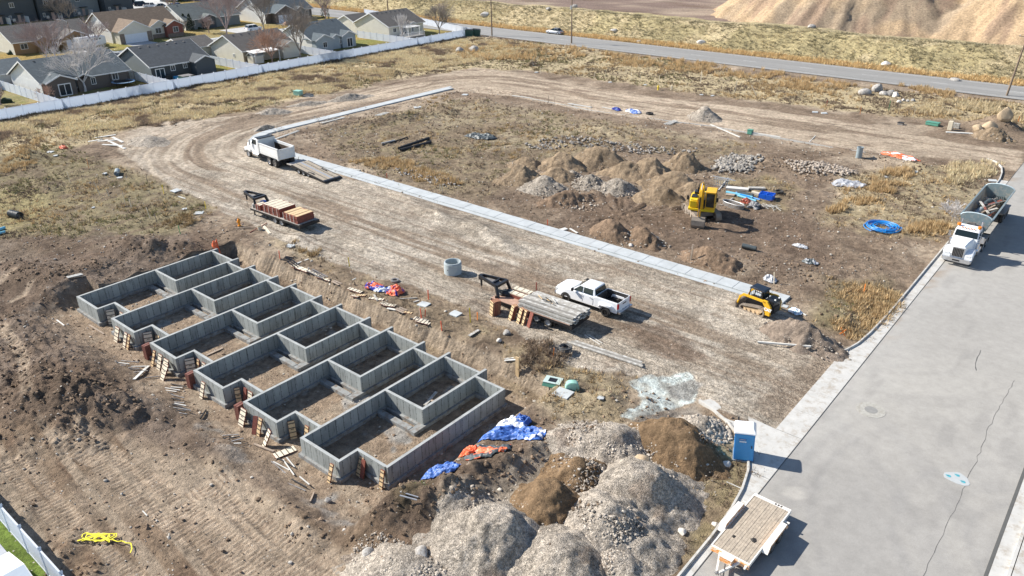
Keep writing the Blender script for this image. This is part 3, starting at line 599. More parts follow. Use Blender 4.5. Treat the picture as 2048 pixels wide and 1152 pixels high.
def fw(name, x0, x1, y0, y1, z0=-1.2, z1=0.0, m=None, top=True):
    b = MB(); b.box(x0+48, x1+48, y0-29, y1-29, z0+1.2, z1+1.2-(.012 if top else 0))
    if top: b.mt(1); b.box(x0+48-.002, x1+48+.002, y0-29-.002, y1-29+.002, z1+1.188, z1+1.2)
    return b.build(name, [m or M_WALL, M_TOP], fd)
X0 = [-67.3+6.28*i for i in range(7)]; T = .2; e = .002
for i, X in enumerate(X0):
    y0, y1 = (22.0, 35.5) if i < 6 else (23.5, 34.35)
    fw('party_wall', X, X+T, y0, y1)
    fw('footing', X-.18, X+T+.18, y0-.18, y1+.1, -1.5, -1.203, M_FOOT, False)
    if i == 6: break
    Xn = X0[i+1]
    fw('front_wall', X+T+e, X+3.62, 22.0, 22.2); fw('front_wall', X+3.62+e, X+3.82, 22.0, 23.45); fw('front_wall', X+3.62+e, Xn-e, 23.45+e, 23.65)
    fw('cross_wall', X+T+e, X+3.65, 28.98, 29.18)
    fw('cross_wall', X+3.65+e, X+3.85, 28.98, 35.45)
    fw('back_wall', X+T+e, X+3.65-e, 34.75, 34.95, z1=-.03); fw('back_wall', X+3.85+e, Xn-e, 34.15, 34.35)
    fw('footing', X+T+.19, X+3.45, 21.82, 22.38, -1.5, -1.21, M_FOOT, False); fw('footing', X+3.46, X+4.0, 21.82, 23.28, -1.5, -1.206, M_FOOT, False); fw('footing', X+3.46, Xn-.19, 23.29, 23.83, -1.5, -1.209, M_FOOT, False)
    fw('footing', X+T+.19, X+3.46, 28.75, 29.4, -1.5, -1.212, M_FOOT, False); fw('footing', X+3.47, X+4.03, 27.95, 35.3, -1.5, -1.208, M_FOOT, False)
    fw('footing', X+T+.19, X+3.46, 27.95, 28.4, -1.5, -1.18, M_FOOT, False); fw('footing', X+T+.19, X+3.46, 34.5, 35.1, -1.5, -1.21, M_FOOT, False); fw('footing', X+4.04, Xn-.19, 33.9, 34.5, -1.5, -1.21, M_FOOT, False)
# earth pushed against the back walls belongs to the bank
# ---------------------------------------------------------------- white vinyl fences
M_VIN = mat('white_vinyl', (.86, .88, .90), .45, var=.03, scale=.5)
_n = M_VIN.node_tree.nodes; _l = M_VIN.node_tree.links; _t = _n.new('ShaderNodeBsdfTranslucent'); _t.inputs[0].default_value = (.8, .86, .95, 1); _x = _n.new('ShaderNodeMixShader'); _x.inputs[0].default_value = .45
_l.new(_n['Principled BSDF'].outputs[0], _x.inputs[1]); _l.new(_t.outputs[0], _x.inputs[2]); _l.new(_x.outputs[0], _n['Material Output'].inputs[0])
def fence(p0, p1, h, label, group='white vinyl fences', n=None, step=2.44, z=None):
    p0 = Vector((*p0, 0)); p1 = Vector((*p1, 0)); d = p1-p0; L = d.length; n = n or max(1, round(L/step)); z0 = H(p0.x, p0.y)-.05 if z is None else z
    t = thing('vinyl_fence', label, 'fence', (p0.x, p0.y, z0), math.atan2(d.y, d.x), group); s = L/n
    pm = MB(); pm.box(.07, s-.07, -.02, .02, .06, h-.06); pm.box(.07, s-.07, -.04, .04, h-.12, h-.03); pm.box(.07, s-.07, -.04, .04, .05, .15)
    k = 0
    while k < s-.3: pm.box(.07+k, .08+k, -.026, .026, .15, h-.12); k += .3
    P = pm.build('panel', M_VIN, t); po = MB(); po.box(-.065, .065, -.065, .065, 0, h+.03); po.prism([(-.09, h+.03), (.09, h+.03), (0, h+.12)], -.09, .09); Q = po.build('post', M_VIN, t)
    for i in range(1, n):
        c = P.copy(); COL.objects.link(c); c.parent = t; c.location.x = i*s
    for i in range(1, n+1):
        c = Q.copy(); COL.objects.link(c); c.parent = t; c.location.x = i*s
    return t
fence((-140.3, 24), (-140.3, 150.5), 1.83, 'long white vinyl fence between the row of houses and the dry grass', None)
fence((-70, 7.35), (-30, 7.35), 1.83, 'white vinyl fence at the lower left corner of the photo beside the dark earth', None, z=-.92)
for q, (a, c, lab) in enumerate([((-170, 52.0), (-140.4, 52.0), 'short white vinyl fence left of the charcoal house with the big bare tree'), ((-167, 71.6), (-140.4, 71.6), 'white vinyl fence between the two dark grey houses, beside the trampoline'),
        ((-166, 90.5), (-140.4, 90.5), 'white vinyl fence between the dark grey house and the brown roofed beige house'), ((-160, 110.3), (-140.4, 110.3), 'white vinyl fence left of the pale blue grey house'), ((-162, 133.5), (-140.4, 133.5), 'white vinyl fence left of the cream house with the pergola'), ((-166, 160.5), (-141.5, 154.0), 'white vinyl fence right of the cream house, along the highway'), ((-196, 165), (-167, 161), 'white vinyl fence behind the blue grey house roof, along the highway')]):
    fence(a, c, 1.7, lab)
# ---------------------------------------------------------------- dumped piles of gravel and soil, each a thing
K_G = np.array([.44, .385, .32]); K_B = np.array([.215, .145, .085]); K_T = np.array([.30, .225, .15]); K_D = np.array([.20, .14, .095]); K_R = np.array([.27, .215, .17])
# pixel of the crest, rx, ry, height, turn, colour, lumps, label, group
PILES = [
 (1215, 885, 3.0, 2.4, 1.5, 10, K_G, .25, 'large pale grey gravel pile behind the brown soil pile, nearest the milky puddle', 'g'),
 (1285, 965, 2.9, 2.7, 1.9, 0, K_G, .25, 'large grey gravel pile with a stone on its crest, beside the brown soil pile', 'g'),
 (1215, 1050, 3.1, 2.6, 1.8, 10, K_G, .3, 'large grey gravel pile in the front row, middle of the pile field', 'g'),
 (1120, 1115, 3.0, 2.2, 1.5, 0, K_G, .3, 'grey gravel pile at the bottom edge of the photo, right of the brown soil', 'g'),
 (985, 1060, 2.9, 2.4, 1.9, 30, K_G, .3, 'big grey gravel pile leftmost of the high piles, nearest the foundation', 'g'),
 (1235, 1130, 2.2, 1.6, 1.0, 0, K_G, .3, 'low gravel pile at the bottom edge beside the grassy kerb strip', 'g'),
 (800, 1125, 3.0, 1.2, .55, 20, K_G, .3, 'long low gravel pile at the bottom of the photo beside the light wheel tracks', 'g'),
 (1350, 880, 3.0, 2.1, 1.6, 0, K_B, .35, 'dark brown soil pile behind the grey gravel, nearest the portable toilet', 'b'),
 (1155, 945, 2.1, 2.3, 1.6, 0, K_B*1.15, .3, 'brown soil pile with a flat cut face, between the gravel piles', 'b'),
 (1095, 1005, 2.2, 2.4, 1.5, 20, K_B*1.1, .35, 'brown soil pile right of the leftmost gravel pile', 'b'),
 (1405, 845, 1.6, 1.3, .8, 0, K_G*.9, .5, 'small stony gravel heap against the kerb end by the portable toilet', 'g'),
 (1040, 352, 3.0, 2.2, 1.7, 30, K_T, .25, 'tan sand pile leftmost in the lot beyond the pavement', 't'), (1050, 325, 2.6, 1.8, 1.1, 20, K_T, .3, 'small tan sand pile behind the leftmost tan pile', 't'),
 (1125, 325, 3.4, 2.4, 1.7, 20, K_T, .25, 'long tan sand pile behind the grey gravel piles', 't'), (1115, 348, 2.6, 2.0, 1.2, 20, K_T, .25, 'low tan pile between two higher tan piles and the grey gravel', 't'), (1200, 318, 4.2, 2.4, 2.1, 25, K_T, .25, 'highest tan sand pile at the rear of the pile group', 't'),
 (1255, 340, 3.4, 2.0, 1.5, 15, K_T, .25, 'tan sand pile right of the highest tan pile', 't'), (1300, 340, 3.6, 2.4, 1.9, 15, K_T, .25, 'tan sand pile with a shaded right face, beside the rubble pile', 't'), (1365, 325, 3.2, 2.0, 1.7, 20, K_T, .45, 'tan rubble pile with stones on its crest, left of the cobble heap', 't'),
 (1345, 362, 3.6, 2.0, 1.5, 20, K_T, .3, 'tan pile right behind the fan of digging marks', 't'), (1385, 385, 2.4, 2.6, 1.5, 0, K_T*.9, .3, 'brown pile directly left of the yellow excavator', 't'), (1325, 395, 3.2, 1.8, 1.3, 20, K_T*.9, .3, 'long tan pile left of the yellow excavator behind the digging marks', 't'),
 (1090, 368, 3.0, 2.4, 1.7, 0, K_G*.78, .15, 'smooth grey gravel pile in front of the tan sand piles', 'k'), (1180, 362, 2.4, 1.8, 1.4, 0, K_G*.8, .5, 'rough grey rubble pile in the middle of the tan piles', 'k'), (1235, 372, 2.6, 2.0, 1.4, 0, K_G*.8, .5, 'rough grey rubble pile with a dark right face, behind the digging marks', 'k'), (1148, 352, 1.6, 1.2, .9, 0, K_G*.8, .5, 'small grey rubble pile beside the smooth grey pile', 'k'),
 (1135, 395, 3.4, 1.8, 1.1, 60, K_D*1.2, .5, 'brown soil ridge left of the fan of digging marks', 'd'), (1225, 462, 2.5, 1.7, 1.6, 0, K_D*1.25, .3, 'rounded brown soil pile beside the pale pavement', 'd'), (1286, 474, 2.5, 1.5, 1.2, -20, K_D*1.1, .5, 'stony brown pile with a green scrap, beside the pavement', 'd'), (1418, 514, 3.0, 1.7, 1.4, -10, K_D*1.2, .4, 'brown stony pile behind the grey upright post by the pavement', 'd'),
 (1605, 675, 3.3, 1.7, 1.35, -12, K_R, .6, 'lumpy rubble pile in front of the yellow track loader', 'd'),
 (1408, 225, 2.6, 2.2, 1.9, 0, K_G*.85, .1, 'sharp cone of grey gravel on the far sandy road', 'r'), (545, 222, 3.2, 1.6, .9, 60, K_G, .2, 'pale gravel pile on the road behind the dump truck cab', 'r'), (620, 205, 3.4, 1.3, .6, 70, K_G*.9, .3, 'low gravel ridge along the outer edge of the west road', 'r'), (700, 192, 4.0, 1.5, .9, 75, K_G*.9, .3, 'long gravel pile farthest along the outer edge of the west road', 'r'),
 (640, 236, 3.2, 1.3, .9, 75, K_G, .2, 'gravel pile beside the kerb of the west pavement', 'r'), (712, 216, 3.6, 1.4, 1.0, 75, K_G*.95, .2, 'gravel pile farthest along the kerb of the west pavement', 'r'), (540, 255, 2.6, 1.6, .8, 30, K_G, .2, 'gravel pile at the bend of the kerb behind the dump truck', 'r'), (300, 278, 3.2, 2.2, .8, 0, K_G*.95, .25, 'low gravel pile at the outer bend beside the white board scraps', 'r'), (1065, 125, 2.4, 1.6, .9, 0, K_T, .2, 'small pale soil pile in front of the orange grass at the far bend', 'r'),
 (1985, 268, 2.6, 1.8, 1.3, 0, K_T*.9, .5, 'clod pile with broken slabs beside the far right road', 'd')]
GN = {'g': 'gravel piles in the lower field', 'b': 'brown soil piles in the lower field', 't': 'tan sand piles in the middle lot', 'k': 'grey rubble piles in the middle lot', 'd': 'brown soil piles by the pavement', 'r': 'small piles along the sandy road'}
PILE_XY = []
for (px, py, rx, ry, h, rot, col, lump, lab, gr) in PILES:
    cx, cy, cz = gp(px, py+h*6*(1 if py < 700 else 1.6)); r = max(rx, ry)*1.5; n = int(max(30, min(74, r*2/.085))); PILE_XY.append((cx, cy, rx, ry, h, rot))
    xs = np.linspace(-r, r, n); X, Y = np.meshgrid(xs, xs); x = X.ravel(); y = Y.ravel(); c_, s_ = math.cos(R(rot)), math.sin(R(rot))
    wob = fbm(x+cx, y+cy, 2.2, 4, sx=px*.01)*.9
    u = (c_*x+s_*y)/rx; v = (-s_*x+c_*y)/ry; rr = np.sqrt(u*u+v*v+.012)/(1.2 if gr == 'g' else 1.05)+wob*.42*(1+lump)+fbm(x+cx, y+cy, .7, 3, sx=9)*.12
    wx_ = x+cx; wy_ = y+cy; rr = rr+2*sst(57.0, 57.8, wy_)*sst(61.0, 60.4, wy_)*sst(-17.5, -18.6, wx_)*(wx_ > -97)+2*sst(-102.4, -101.9, wx_)*sst(-98.9, -99.5, wx_)*(wy_ > 63)
    k = np.clip(1.12-rr, -.6, .93); kk = np.where(k > .84, .84+(k-.84)*.7, k)
    zz = h*(np.clip(kk, 0, 1)**1.3)*(1.1 if gr == 'g' else 1.3 if gr in 'td' else 1.1)+np.where(k > 0, (ridge(x+cx, y+cy, .8, 4, px*.1)-.55)*lump*h*(.4 if gr == 'g' else .75)*np.clip(k*4, 0, 1)+fbm(x+cx, y+cy, .45, 3)*.16, 0)
    g0 = height(x+cx, y+cy, False)+0
    z = np.where(k > 0, g0+zz*1.0-.04, g0+k*1.2-.1)
    n2 = fbm(x+cx, y+cy, 1.4, 5, .6, px*.03); cc = np.repeat(col[None], len(x), 0)*(1+n2[:, None]*.7)
    if gr == 'g': cc = mixc(cc, sst(.12, .24, fbm(x+cx, y+cy, 2.4, 4, sx=3))*.5, C_MUD*1.5)
    Fq = grid_faces(n, n); Fq = Fq[(k[Fq].max(1) > -.25)]
    used = np.unique(Fq); rm = np.full(len(x), -1); rm[used] = np.arange(len(used))
    o = mesh_np('gravel_pile' if gr in 'gkr' else 'soil_pile', np.stack([x, y, z-cz], 1)[used], rm[Fq], np.clip(cc, .01, .9)[used], np.full(len(used), 1.0 if gr in 'gkr' else .35))
    o.location = (cx, cy, cz); tag(o, lab, 'gravel pile' if gr in 'gkr' else 'soil pile', GN[gr])
def H2(x, y):
    """height with the piles on top (for scattering)"""
    z = height(x, y)
    for cx, cy, rx, ry, h, rot in PILE_XY:
        m = (np.abs(x-cx) < 6) & (np.abs(y-cy) < 6)
        if m.any():
            c_, s_ = math.cos(R(rot)), math.sin(R(rot)); u = (c_*(x[m]-cx)+s_*(y[m]-cy))/rx; v = (-s_*(x[m]-cx)+c_*(y[m]-cy))/ry
            z[m] = np.maximum(z[m], height(x[m], y[m], False)+h*np.clip(1.05-np.sqrt(u*u+v*v), -1, .85))
    return z
# ---------------------------------------------------------------- dry weeds and grass
def plain_attr_mat(name, rough=.95, transl=.0):
    m = bpy.data.materials.new(name); m.use_nodes = True; n = m.node_tree.nodes; l = m.node_tree.links; b = n['Principled BSDF']; b.inputs['Roughness'].default_value = rough; b.inputs['Specular IOR Level'].default_value = .1
    at = n.new('ShaderNodeAttribute'); at.attribute_name = 'Col'; l.new(at.outputs['Color'], b.inputs['Base Color'])
    if transl:
        t = n.new('ShaderNodeBsdfTranslucent'); l.new(at.outputs['Color'], t.inputs[0]); mx = n.new('ShaderNodeMixShader'); mx.inputs[0].default_value = transl; l.new(b.outputs[0], mx.inputs[1]); l.new(t.outputs[0], mx.inputs[2]); l.new(mx.outputs[0], n['Material Output'].inputs[0])
    return m
M_BLADE = plain_attr_mat('dry_stalks', .95, .25); M_STONE = plain_attr_mat('field_stones', .85)
def scatter(n, x0, x1, y0, y1):
    x = rng.uniform(x0, x1, n); y = rng.uniform(y0, y1, n); u, v = project(x, y, np.zeros(n)); k = (u > -120) & (u < 2170) & (v > -60) & (v < 1260); return x[k], y[k]
def blades(name, x, y, hgt, nb, wd, spread, col, var, label=None, curl=.5):
    """tufts of pointed blades; col is (n,3)"""
    n = len(x); z = H2(x, y)-.03
    X = np.repeat(x, nb); Y = np.repeat(y, nb); Z = np.repeat(z, nb); hh = np.repeat(hgt, nb)*rng.uniform(.45, 1.15, n*nb); a = rng.uniform(0, 2*np.pi, n*nb)
    sp = np.repeat(spread, nb) if np.ndim(spread) else spread
    off = rng.uniform(0, .55, n*nb)*sp; bx = X+np.cos(a)*off; by = Y+np.sin(a)*off
    ln = rng.uniform(.15, 1, n*nb)*sp*curl; tx = bx+np.cos(a)*ln; ty = by+np.sin(a)*ln; pa = rng.uniform(0, 2*np.pi, n*nb); w_ = wd*rng.uniform(.6, 1.4, n*nb)
    wv = np.repeat(w_ if np.ndim(w_) == 0 else w_, 1)
    V = np.stack([np.stack([bx-np.cos(pa)*wv, by-np.sin(pa)*wv, Z], 1), np.stack([bx+np.cos(pa)*wv, by+np.sin(pa)*wv, Z], 1), np.stack([tx, ty, Z+hh], 1)], 1).reshape(-1, 3)
    C = np.repeat(np.repeat(col, nb, 0)*rng.uniform(1-var, 1+var, (n*nb, 1)), 3, 0)
    return tag(mesh_np(name, V, np.arange(len(V)).reshape(-1, 3), np.clip(C, .005, .8), None, M_BLADE, False, 3), label, kind='stuff')
def veg_density(x, y):
    _, gv, g = ground_col(x, y, x*0); return g
W_O = np.array([.54, .40, .225]); W_T = np.array([.66, .55, .36]); W_B = np.array([.215, .165, .12]); W_G = np.array([.20, .185, .095]); W_D = np.array([.10, .085, .065])
# general weeds over the site
x, y = scatter(260000, -145, -12, 8, 154); g = veg_density(x, y); cl = sst(-.03, .1, fbm(x, y, 3.2, 4, sx=12)); k = rng.random(len(x)) < g*(.2+.8*cl)*.62; x = x[k]; y = y[k]
dist = np.hypot(x, y); t = fbm(x, y, 5, 3, sx=50); q = rng.random(len(x)); col = np.where((t < -.03)[:, None], W_B, np.where((t < .05)[:, None], W_T*.85, W_O*.9)); col = np.where((q < .25)[:, None], W_B*1.1, col)
wy = (fbm(x, y, 9, 3, sx=77) > .06) & (x < -60); col = np.where((wy & (q > .5))[:, None], W_G*1.2, col)
blades('dry_weeds', x, y, rng.uniform(.12, .42, len(x))*(1+.25*(t > .05)), 7, .022+dist[:, None].repeat(7, 1).ravel()*.00028, .30, col, .35, 'low tangled dry brown and tan weeds over the undisturbed ground', 1.0)
# tall straw clumps in stands
def stand(poly, n, h, col, nb=11, wd=.03, sp=.5, cs=-.02):
    P = np.array([flat(*p) for p in poly]); x = rng.uniform(P[:, 0].min(), P[:, 0].max(), n); y = rng.uniform(P[:, 1].min(), P[:, 1].max(), n); m = pmask(x, y, poly, .6, 1.2, 3)*sst(cs-.08, cs+.05, fbm(x, y, 3.5, 3, sx=90)); k = rng.random(n) < m
    return x[k], y[k]
ST = [([(905, 95), (960, 88), (1150, 95), (1280, 118), (1420, 140), (1480, 158), (1300, 140), (1180, 112), (1140, 118), (1060, 122), (960, 120), (915, 115)], 2600, .95, W_O*1.15), ([(1280, 112), (1536, 140), (1680, 168), (1790, 178), (1640, 190), (1536, 168), (1400, 140)], 1800, .9, W_O*1.1),
 ([(1790, 165), (1900, 178), (1940, 198), (1850, 188)], 500, .8, W_O), ([(1880, 200), (2060, 215), (2060, 262), (1900, 240), (1820, 225)], 1400, .75, W_T*.95), ([(1680, 385), (1760, 345), (1830, 335), (1800, 380), (1720, 410)], 700, .75, W_O*1.05), ([(1900, 330), (2000, 325), (1990, 345), (1900, 370)], 500, .7, W_T),
 ([(1840, 440), (1920, 395), (1930, 430), (1880, 465), (1800, 470)], 700, .8, W_O*1.05), ([(1655, 420), (1700, 390), (1690, 420), (1660, 440)], 160, .8, W_O*1.1), ([(700, 325), (800, 315), (880, 350), (920, 370), (860, 372), (780, 345)], 500, .6, W_O), ([(820, 200), (900, 190), (910, 225), (850, 230)], 120, .5, W_O*.9),
 ([(1650, 620), (1730, 560), (1800, 590), (1780, 650), (1700, 680)], 500, .55, W_O), ([(930, 250), (1040, 250), (1120, 300), (1030, 320), (940, 290)], 260, .45, W_O*.9), ([(590, 485), (650, 500), (640, 512), (595, 505)], 120, .5, W_O*.8), ([(225, 400), (300, 400), (290, 430), (230, 425)], 120, .5, W_O*.7), ([(1050, 690), (1120, 700), (1120, 740), (1050, 735)], 160, .5, W_B*1.3), ([(300, 425), (390, 420), (380, 455), (310, 455)], 160, .5, W_O*.6), ([(2, 320), (60, 310), (60, 340), (2, 345)], 120, .6, W_O)]
bx, by, bh, bc = [], [], [], []
for poly, n, h, col in ST:
    x, y = stand(poly, n, h, col); bx.append(x); by.append(y); bh.append(np.full(len(x), h)*rng.uniform(.6, 1.1, len(x))); bc.append(np.repeat(col[None], len(x), 0)*rng.uniform(.8, 1.15, (len(x), 1)))
bx, by, bh, bc = map(np.concatenate, (bx, by, bh, bc))
blades('tall_dry_grass', bx, by, bh, 16, .03+np.repeat(np.hypot(bx, by), 16)*.00018, .55, bc, .3, 'tall orange and straw coloured dry grass in stands beside the roads', .55)
# straw band along the fence
x, y = scatter(60000, -140, -113, 20, 150); m = pmask(x, y, [(-139.6, 18, 0), (-139.6, 150, 0), (-112, 152, 0), (-116, 110, 0), (-116, 60, 0), (-124, 40, 0), (-128, 20, 0)], 1, 2, 4); k = rng.random(len(x)) < m*sst(-.14, .05, fbm(x, y, 3, 3, sx=5)); x = x[k]; y = y[k]; t = fbm(x, y, 4, 3, sx=1); col = np.where((t > -.02)[:, None], W_T*1.1, np.where((t < -.16)[:, None], W_B*1.4, W_T*.95))
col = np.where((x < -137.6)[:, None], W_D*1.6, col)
blades('straw_grass', x, y, rng.uniform(.25, .6, len(x)), 9, .06, .55, col, .3, 'pale matted straw grass along the white fence', 1.0)
# roadside fringes of the highway and the grassy bank beyond it
x, y = scatter(30000, -330, -5, 167.4, 182); t = fbm(x, y, 4, 3, sx=2); fr = y < 170.6; k = (rng.random(len(x)) < np.where(fr, 1, .5)); x = x[k]; y = y[k]; t = t[k]; fr = fr[k]
col = np.where(fr[:, None], W_T*np.array([1.02, .9, .72]), np.where((t > 0)[:, None], np.array([.52, .45, .30]), np.array([.31, .275, .18])))
blades('bank_grass', x, y, np.where(fr, rng.uniform(.5, 1.0, len(x)), rng.uniform(.15, .4, len(x))), 8, .09, .7, col, .28, 'olive and straw grass on the bank beyond the highway', .9)
# green shoots
x, y = scatter(9000, -60, -12, 10, 75); m = np.maximum(pmask(x, y, [(1640, 590), (1700, 575), (1780, 600), (1740, 640), (1660, 620)], .6, 1), pmask(x, y, [(800, 1000), (830, 985), (880, 985), (860, 1015), (815, 1020)], .3, .5)); k = rng.random(len(x)) < m*.8; x = x[k]; y = y[k]
blades('green_grass', x, y, np.full(len(x), .13), 8, .025, .22, np.repeat(np.array([[.13, .2, .04]]), len(x), 0), .3, 'patches of green weeds on the bare soil', 1)
# ---------------------------------------------------------------- loose stones: irregular little polyhedra
_ico = [(0, 0, 1), (.89, 0, .45), (.28, .85, .45), (-.72, .53, .45), (-.72, -.53, .45), (.28, -.85, .45), (.72, .53, -.45), (-.28, .85, -.45), (-.89, 0, -.45), (-.28, -.85, -.45), (.72, -.53, -.45), (0, 0, -1)]
_icf = [(0, 1, 2), (0, 2, 3), (0, 3, 4), (0, 4, 5), (0, 5, 1), (1, 6, 2), (2, 7, 3), (3, 8, 4), (4, 9, 5), (5, 10, 1), (6, 7, 2), (7, 8, 3), (8, 9, 4), (9, 10, 5), (10, 6, 1), (11, 7, 6), (11, 8, 7), (11, 9, 8), (11, 10, 9), (11, 6, 10)]
ICO = np.array(_ico); ICF = np.array(_icf)
def stones(name, x, y, r, col, label, var=.25, zoff=.0, smooth=False):
    n = len(x); z = H2(x, y)+r*.25+zoff; V = ICO[None]*r[:, None, None]*rng.uniform(.6, 1.25, (n, 12, 1))*rng.uniform([.8, .8, .5], [1.3, 1.1, .9], (n, 1, 3))
    a = rng.uniform(0, 6.28, n); c_, s_ = np.cos(a)[:, None], np.sin(a)[:, None]; X = V[..., 0]*c_-V[..., 1]*s_; Y = V[..., 0]*s_+V[..., 1]*c_
    V = np.stack([X+x[:, None], Y+y[:, None], V[..., 2]+z[:, None]], -1).reshape(-1, 3); Fq = (ICF[None]+np.arange(n)[:, None, None]*12).reshape(-1, 3); C = np.repeat(col*rng.uniform(1-var, 1+var, (n, 1)), 12, 0)
    return tag(mesh_np(name, V, Fq, np.clip(C, .01, .85), None, M_STONE, smooth, 3), label, kind='stuff')
x, y = scatter(60000, -100, -13, 8, 112); S_, D_ = road_sd(x, y); g = veg_density(x, y); k = (np.abs(D_) > 8.5) & (rng.random(len(x)) < (.22+.5*sst(.05, .2, fbm(x, y, 3, 3, sx=60)))*(1-g*.7)); x = x[k]; y = y[k]
r = .035+.10*rng.random(len(x))**4+np.hypot(x, y)*.0002; t = rng.random(len(x)); col = np.where((t < .22)[:, None], [.5, .46, .4], [.235, .17, .12])*np.ones((len(x), 3)); stones('loose_stones', x, y, r, col, 'loose stones and clods scattered over the bare soil')
px_, py_, pr_ = [], [], []
for (cx, cy, rx, ry, h, rot), P in zip(PILE_XY, PILES):
    n = 2200 if P[9] == 'g' else 300; a = rng.uniform(0, 6.28, n); q = rng.uniform(.1, 1.25, n)**.6; px_.append(cx+np.cos(a)*q*rx*1.02); py_.append(cy+np.sin(a)*q*ry*1.02); pr_.append((.025+.085*rng.random(n)**5)*np.where(P[7] > .45, 1.7, 1.0))
px_, py_, pr_ = map(np.concatenate, (px_, py_, pr_)); stones('pile_stones', px_, py_, pr_, np.repeat([[.42, .37, .31]], len(px_), 0), 'stones lying on the gravel and soil piles', .35)
# spoil clods
cx_, cy_, cr_ = [], [], []
for s in _SP:
    n = int(16*s[2]*s[3]); a = rng.uniform(0, 6.28, n); q = rng.uniform(0, 1.2, n)**.5; u = np.cos(a)*q*s[2]; v = np.sin(a)*q*s[3]; cx_.append(s[0]+s[5]*u-s[6]*v); cy_.append(s[1]+s[6]*u+s[5]*v); cr_.append(.04+.14*rng.random(n)**4)
cx_, cy_, cr_ = map(np.concatenate, (cx_, cy_, cr_)); k = (pit_depth(cx_, cy_) < .05) & (np.abs(road_sd(cx_, cy_)[1]) > 8.6) & (cx_ < -13.5) & (cx_ > -138); stones('earth_clods', cx_[k], cy_[k], cr_[k], np.repeat([[.20, .145, .10]], k.sum(), 0), 'lumps of dark turned earth on the spoil heaps', .35)
# cobble heaps
def cobbles(poly, n, r0, r1, col, lab):
    P = np.array([flat(*p) for p in poly]); x = rng.uniform(P[:, 0].min(), P[:, 0].max(), n); y = rng.uniform(P[:, 1].min(), P[:, 1].max(), n); k = pmask(x, y, poly, .8, .5, 2) > rng.random(n); x = x[k]; y = y[k]; c0 = P.mean(0)
    stones('cobble_heap', x, y, rng.uniform(r0, r1, len(x)), np.repeat([col], len(x), 0), lab, .25, .12)
cobbles([(1425, 325), (1470, 312), (1530, 322), (1500, 345), (1440, 345)], 420, .14, .34, [.32, .295, .26], 'heap of rounded grey cobbles behind the excavator')
cobbles([(1565, 332), (1640, 325), (1720, 345), (1700, 355), (1600, 352)], 700, .1, .22, [.40, .34, .28], 'low spread of brownish cobbles right of the excavator')
cobbles([(1050, 285), (1180, 282), (1340, 300), (1420, 305), (1350, 312), (1200, 305), (1060, 300)], 900, .12, .26, [.32, .295, .265], 'long band of pale broken rubble behind the tan piles')
cobbles([(780, 340), (860, 345), (920, 375), (840, 368)], 160, .1, .2, [.36, .33, .3], 'grey rubble in the weeds above the pavement')
# boulders, each its own thing
def boulder_mesh(seed, squash=.7, ang=.5):
    bm = bmesh.new(); bmesh.ops.create_icosphere(bm, subdivisions=3, radius=1); rr = random.Random(seed); pl = [(Vector((rr.uniform(-1, 1), rr.uniform(-1, 1), rr.uniform(-.6, 1))).normalized(), rr.uniform(.62, .9)) for _ in range(9)]
    for v in bm.verts:
        for nrm, d in pl:
            q = v.co.dot(nrm)
            if q > d: v.co -= nrm*(q-d)*ang*1.6
        v.co += v.co.normalized()*(math.sin(v.co.x*5+seed)*math.cos(v.co.y*6+v.co.z*4))*.035; v.co.z *= squash
    me = bpy.data.meshes.new('boulder'); bm.to_mesh(me); bm.free(); me.polygons.foreach_set('use_smooth', [True]*len(me.polygons)); me.set_sharp_from_angle(angle=R(28)); return me
M_ROCK = mat('weathered_rock', (.40, .385, .36), .9, var=.3, scale=2.5, bump=.5, bscale=6, rgb2=(.22, .19, .16), thr=.55); M_ROCKW = mat('pale_limestone', (.62, .58, .52), .85, var=.12, scale=2, bump=.4, bscale=7); M_CLAY = mat('dry_clay', (.42, .32, .21), .95, var=.2, scale=3, bump=.6, bscale=5)
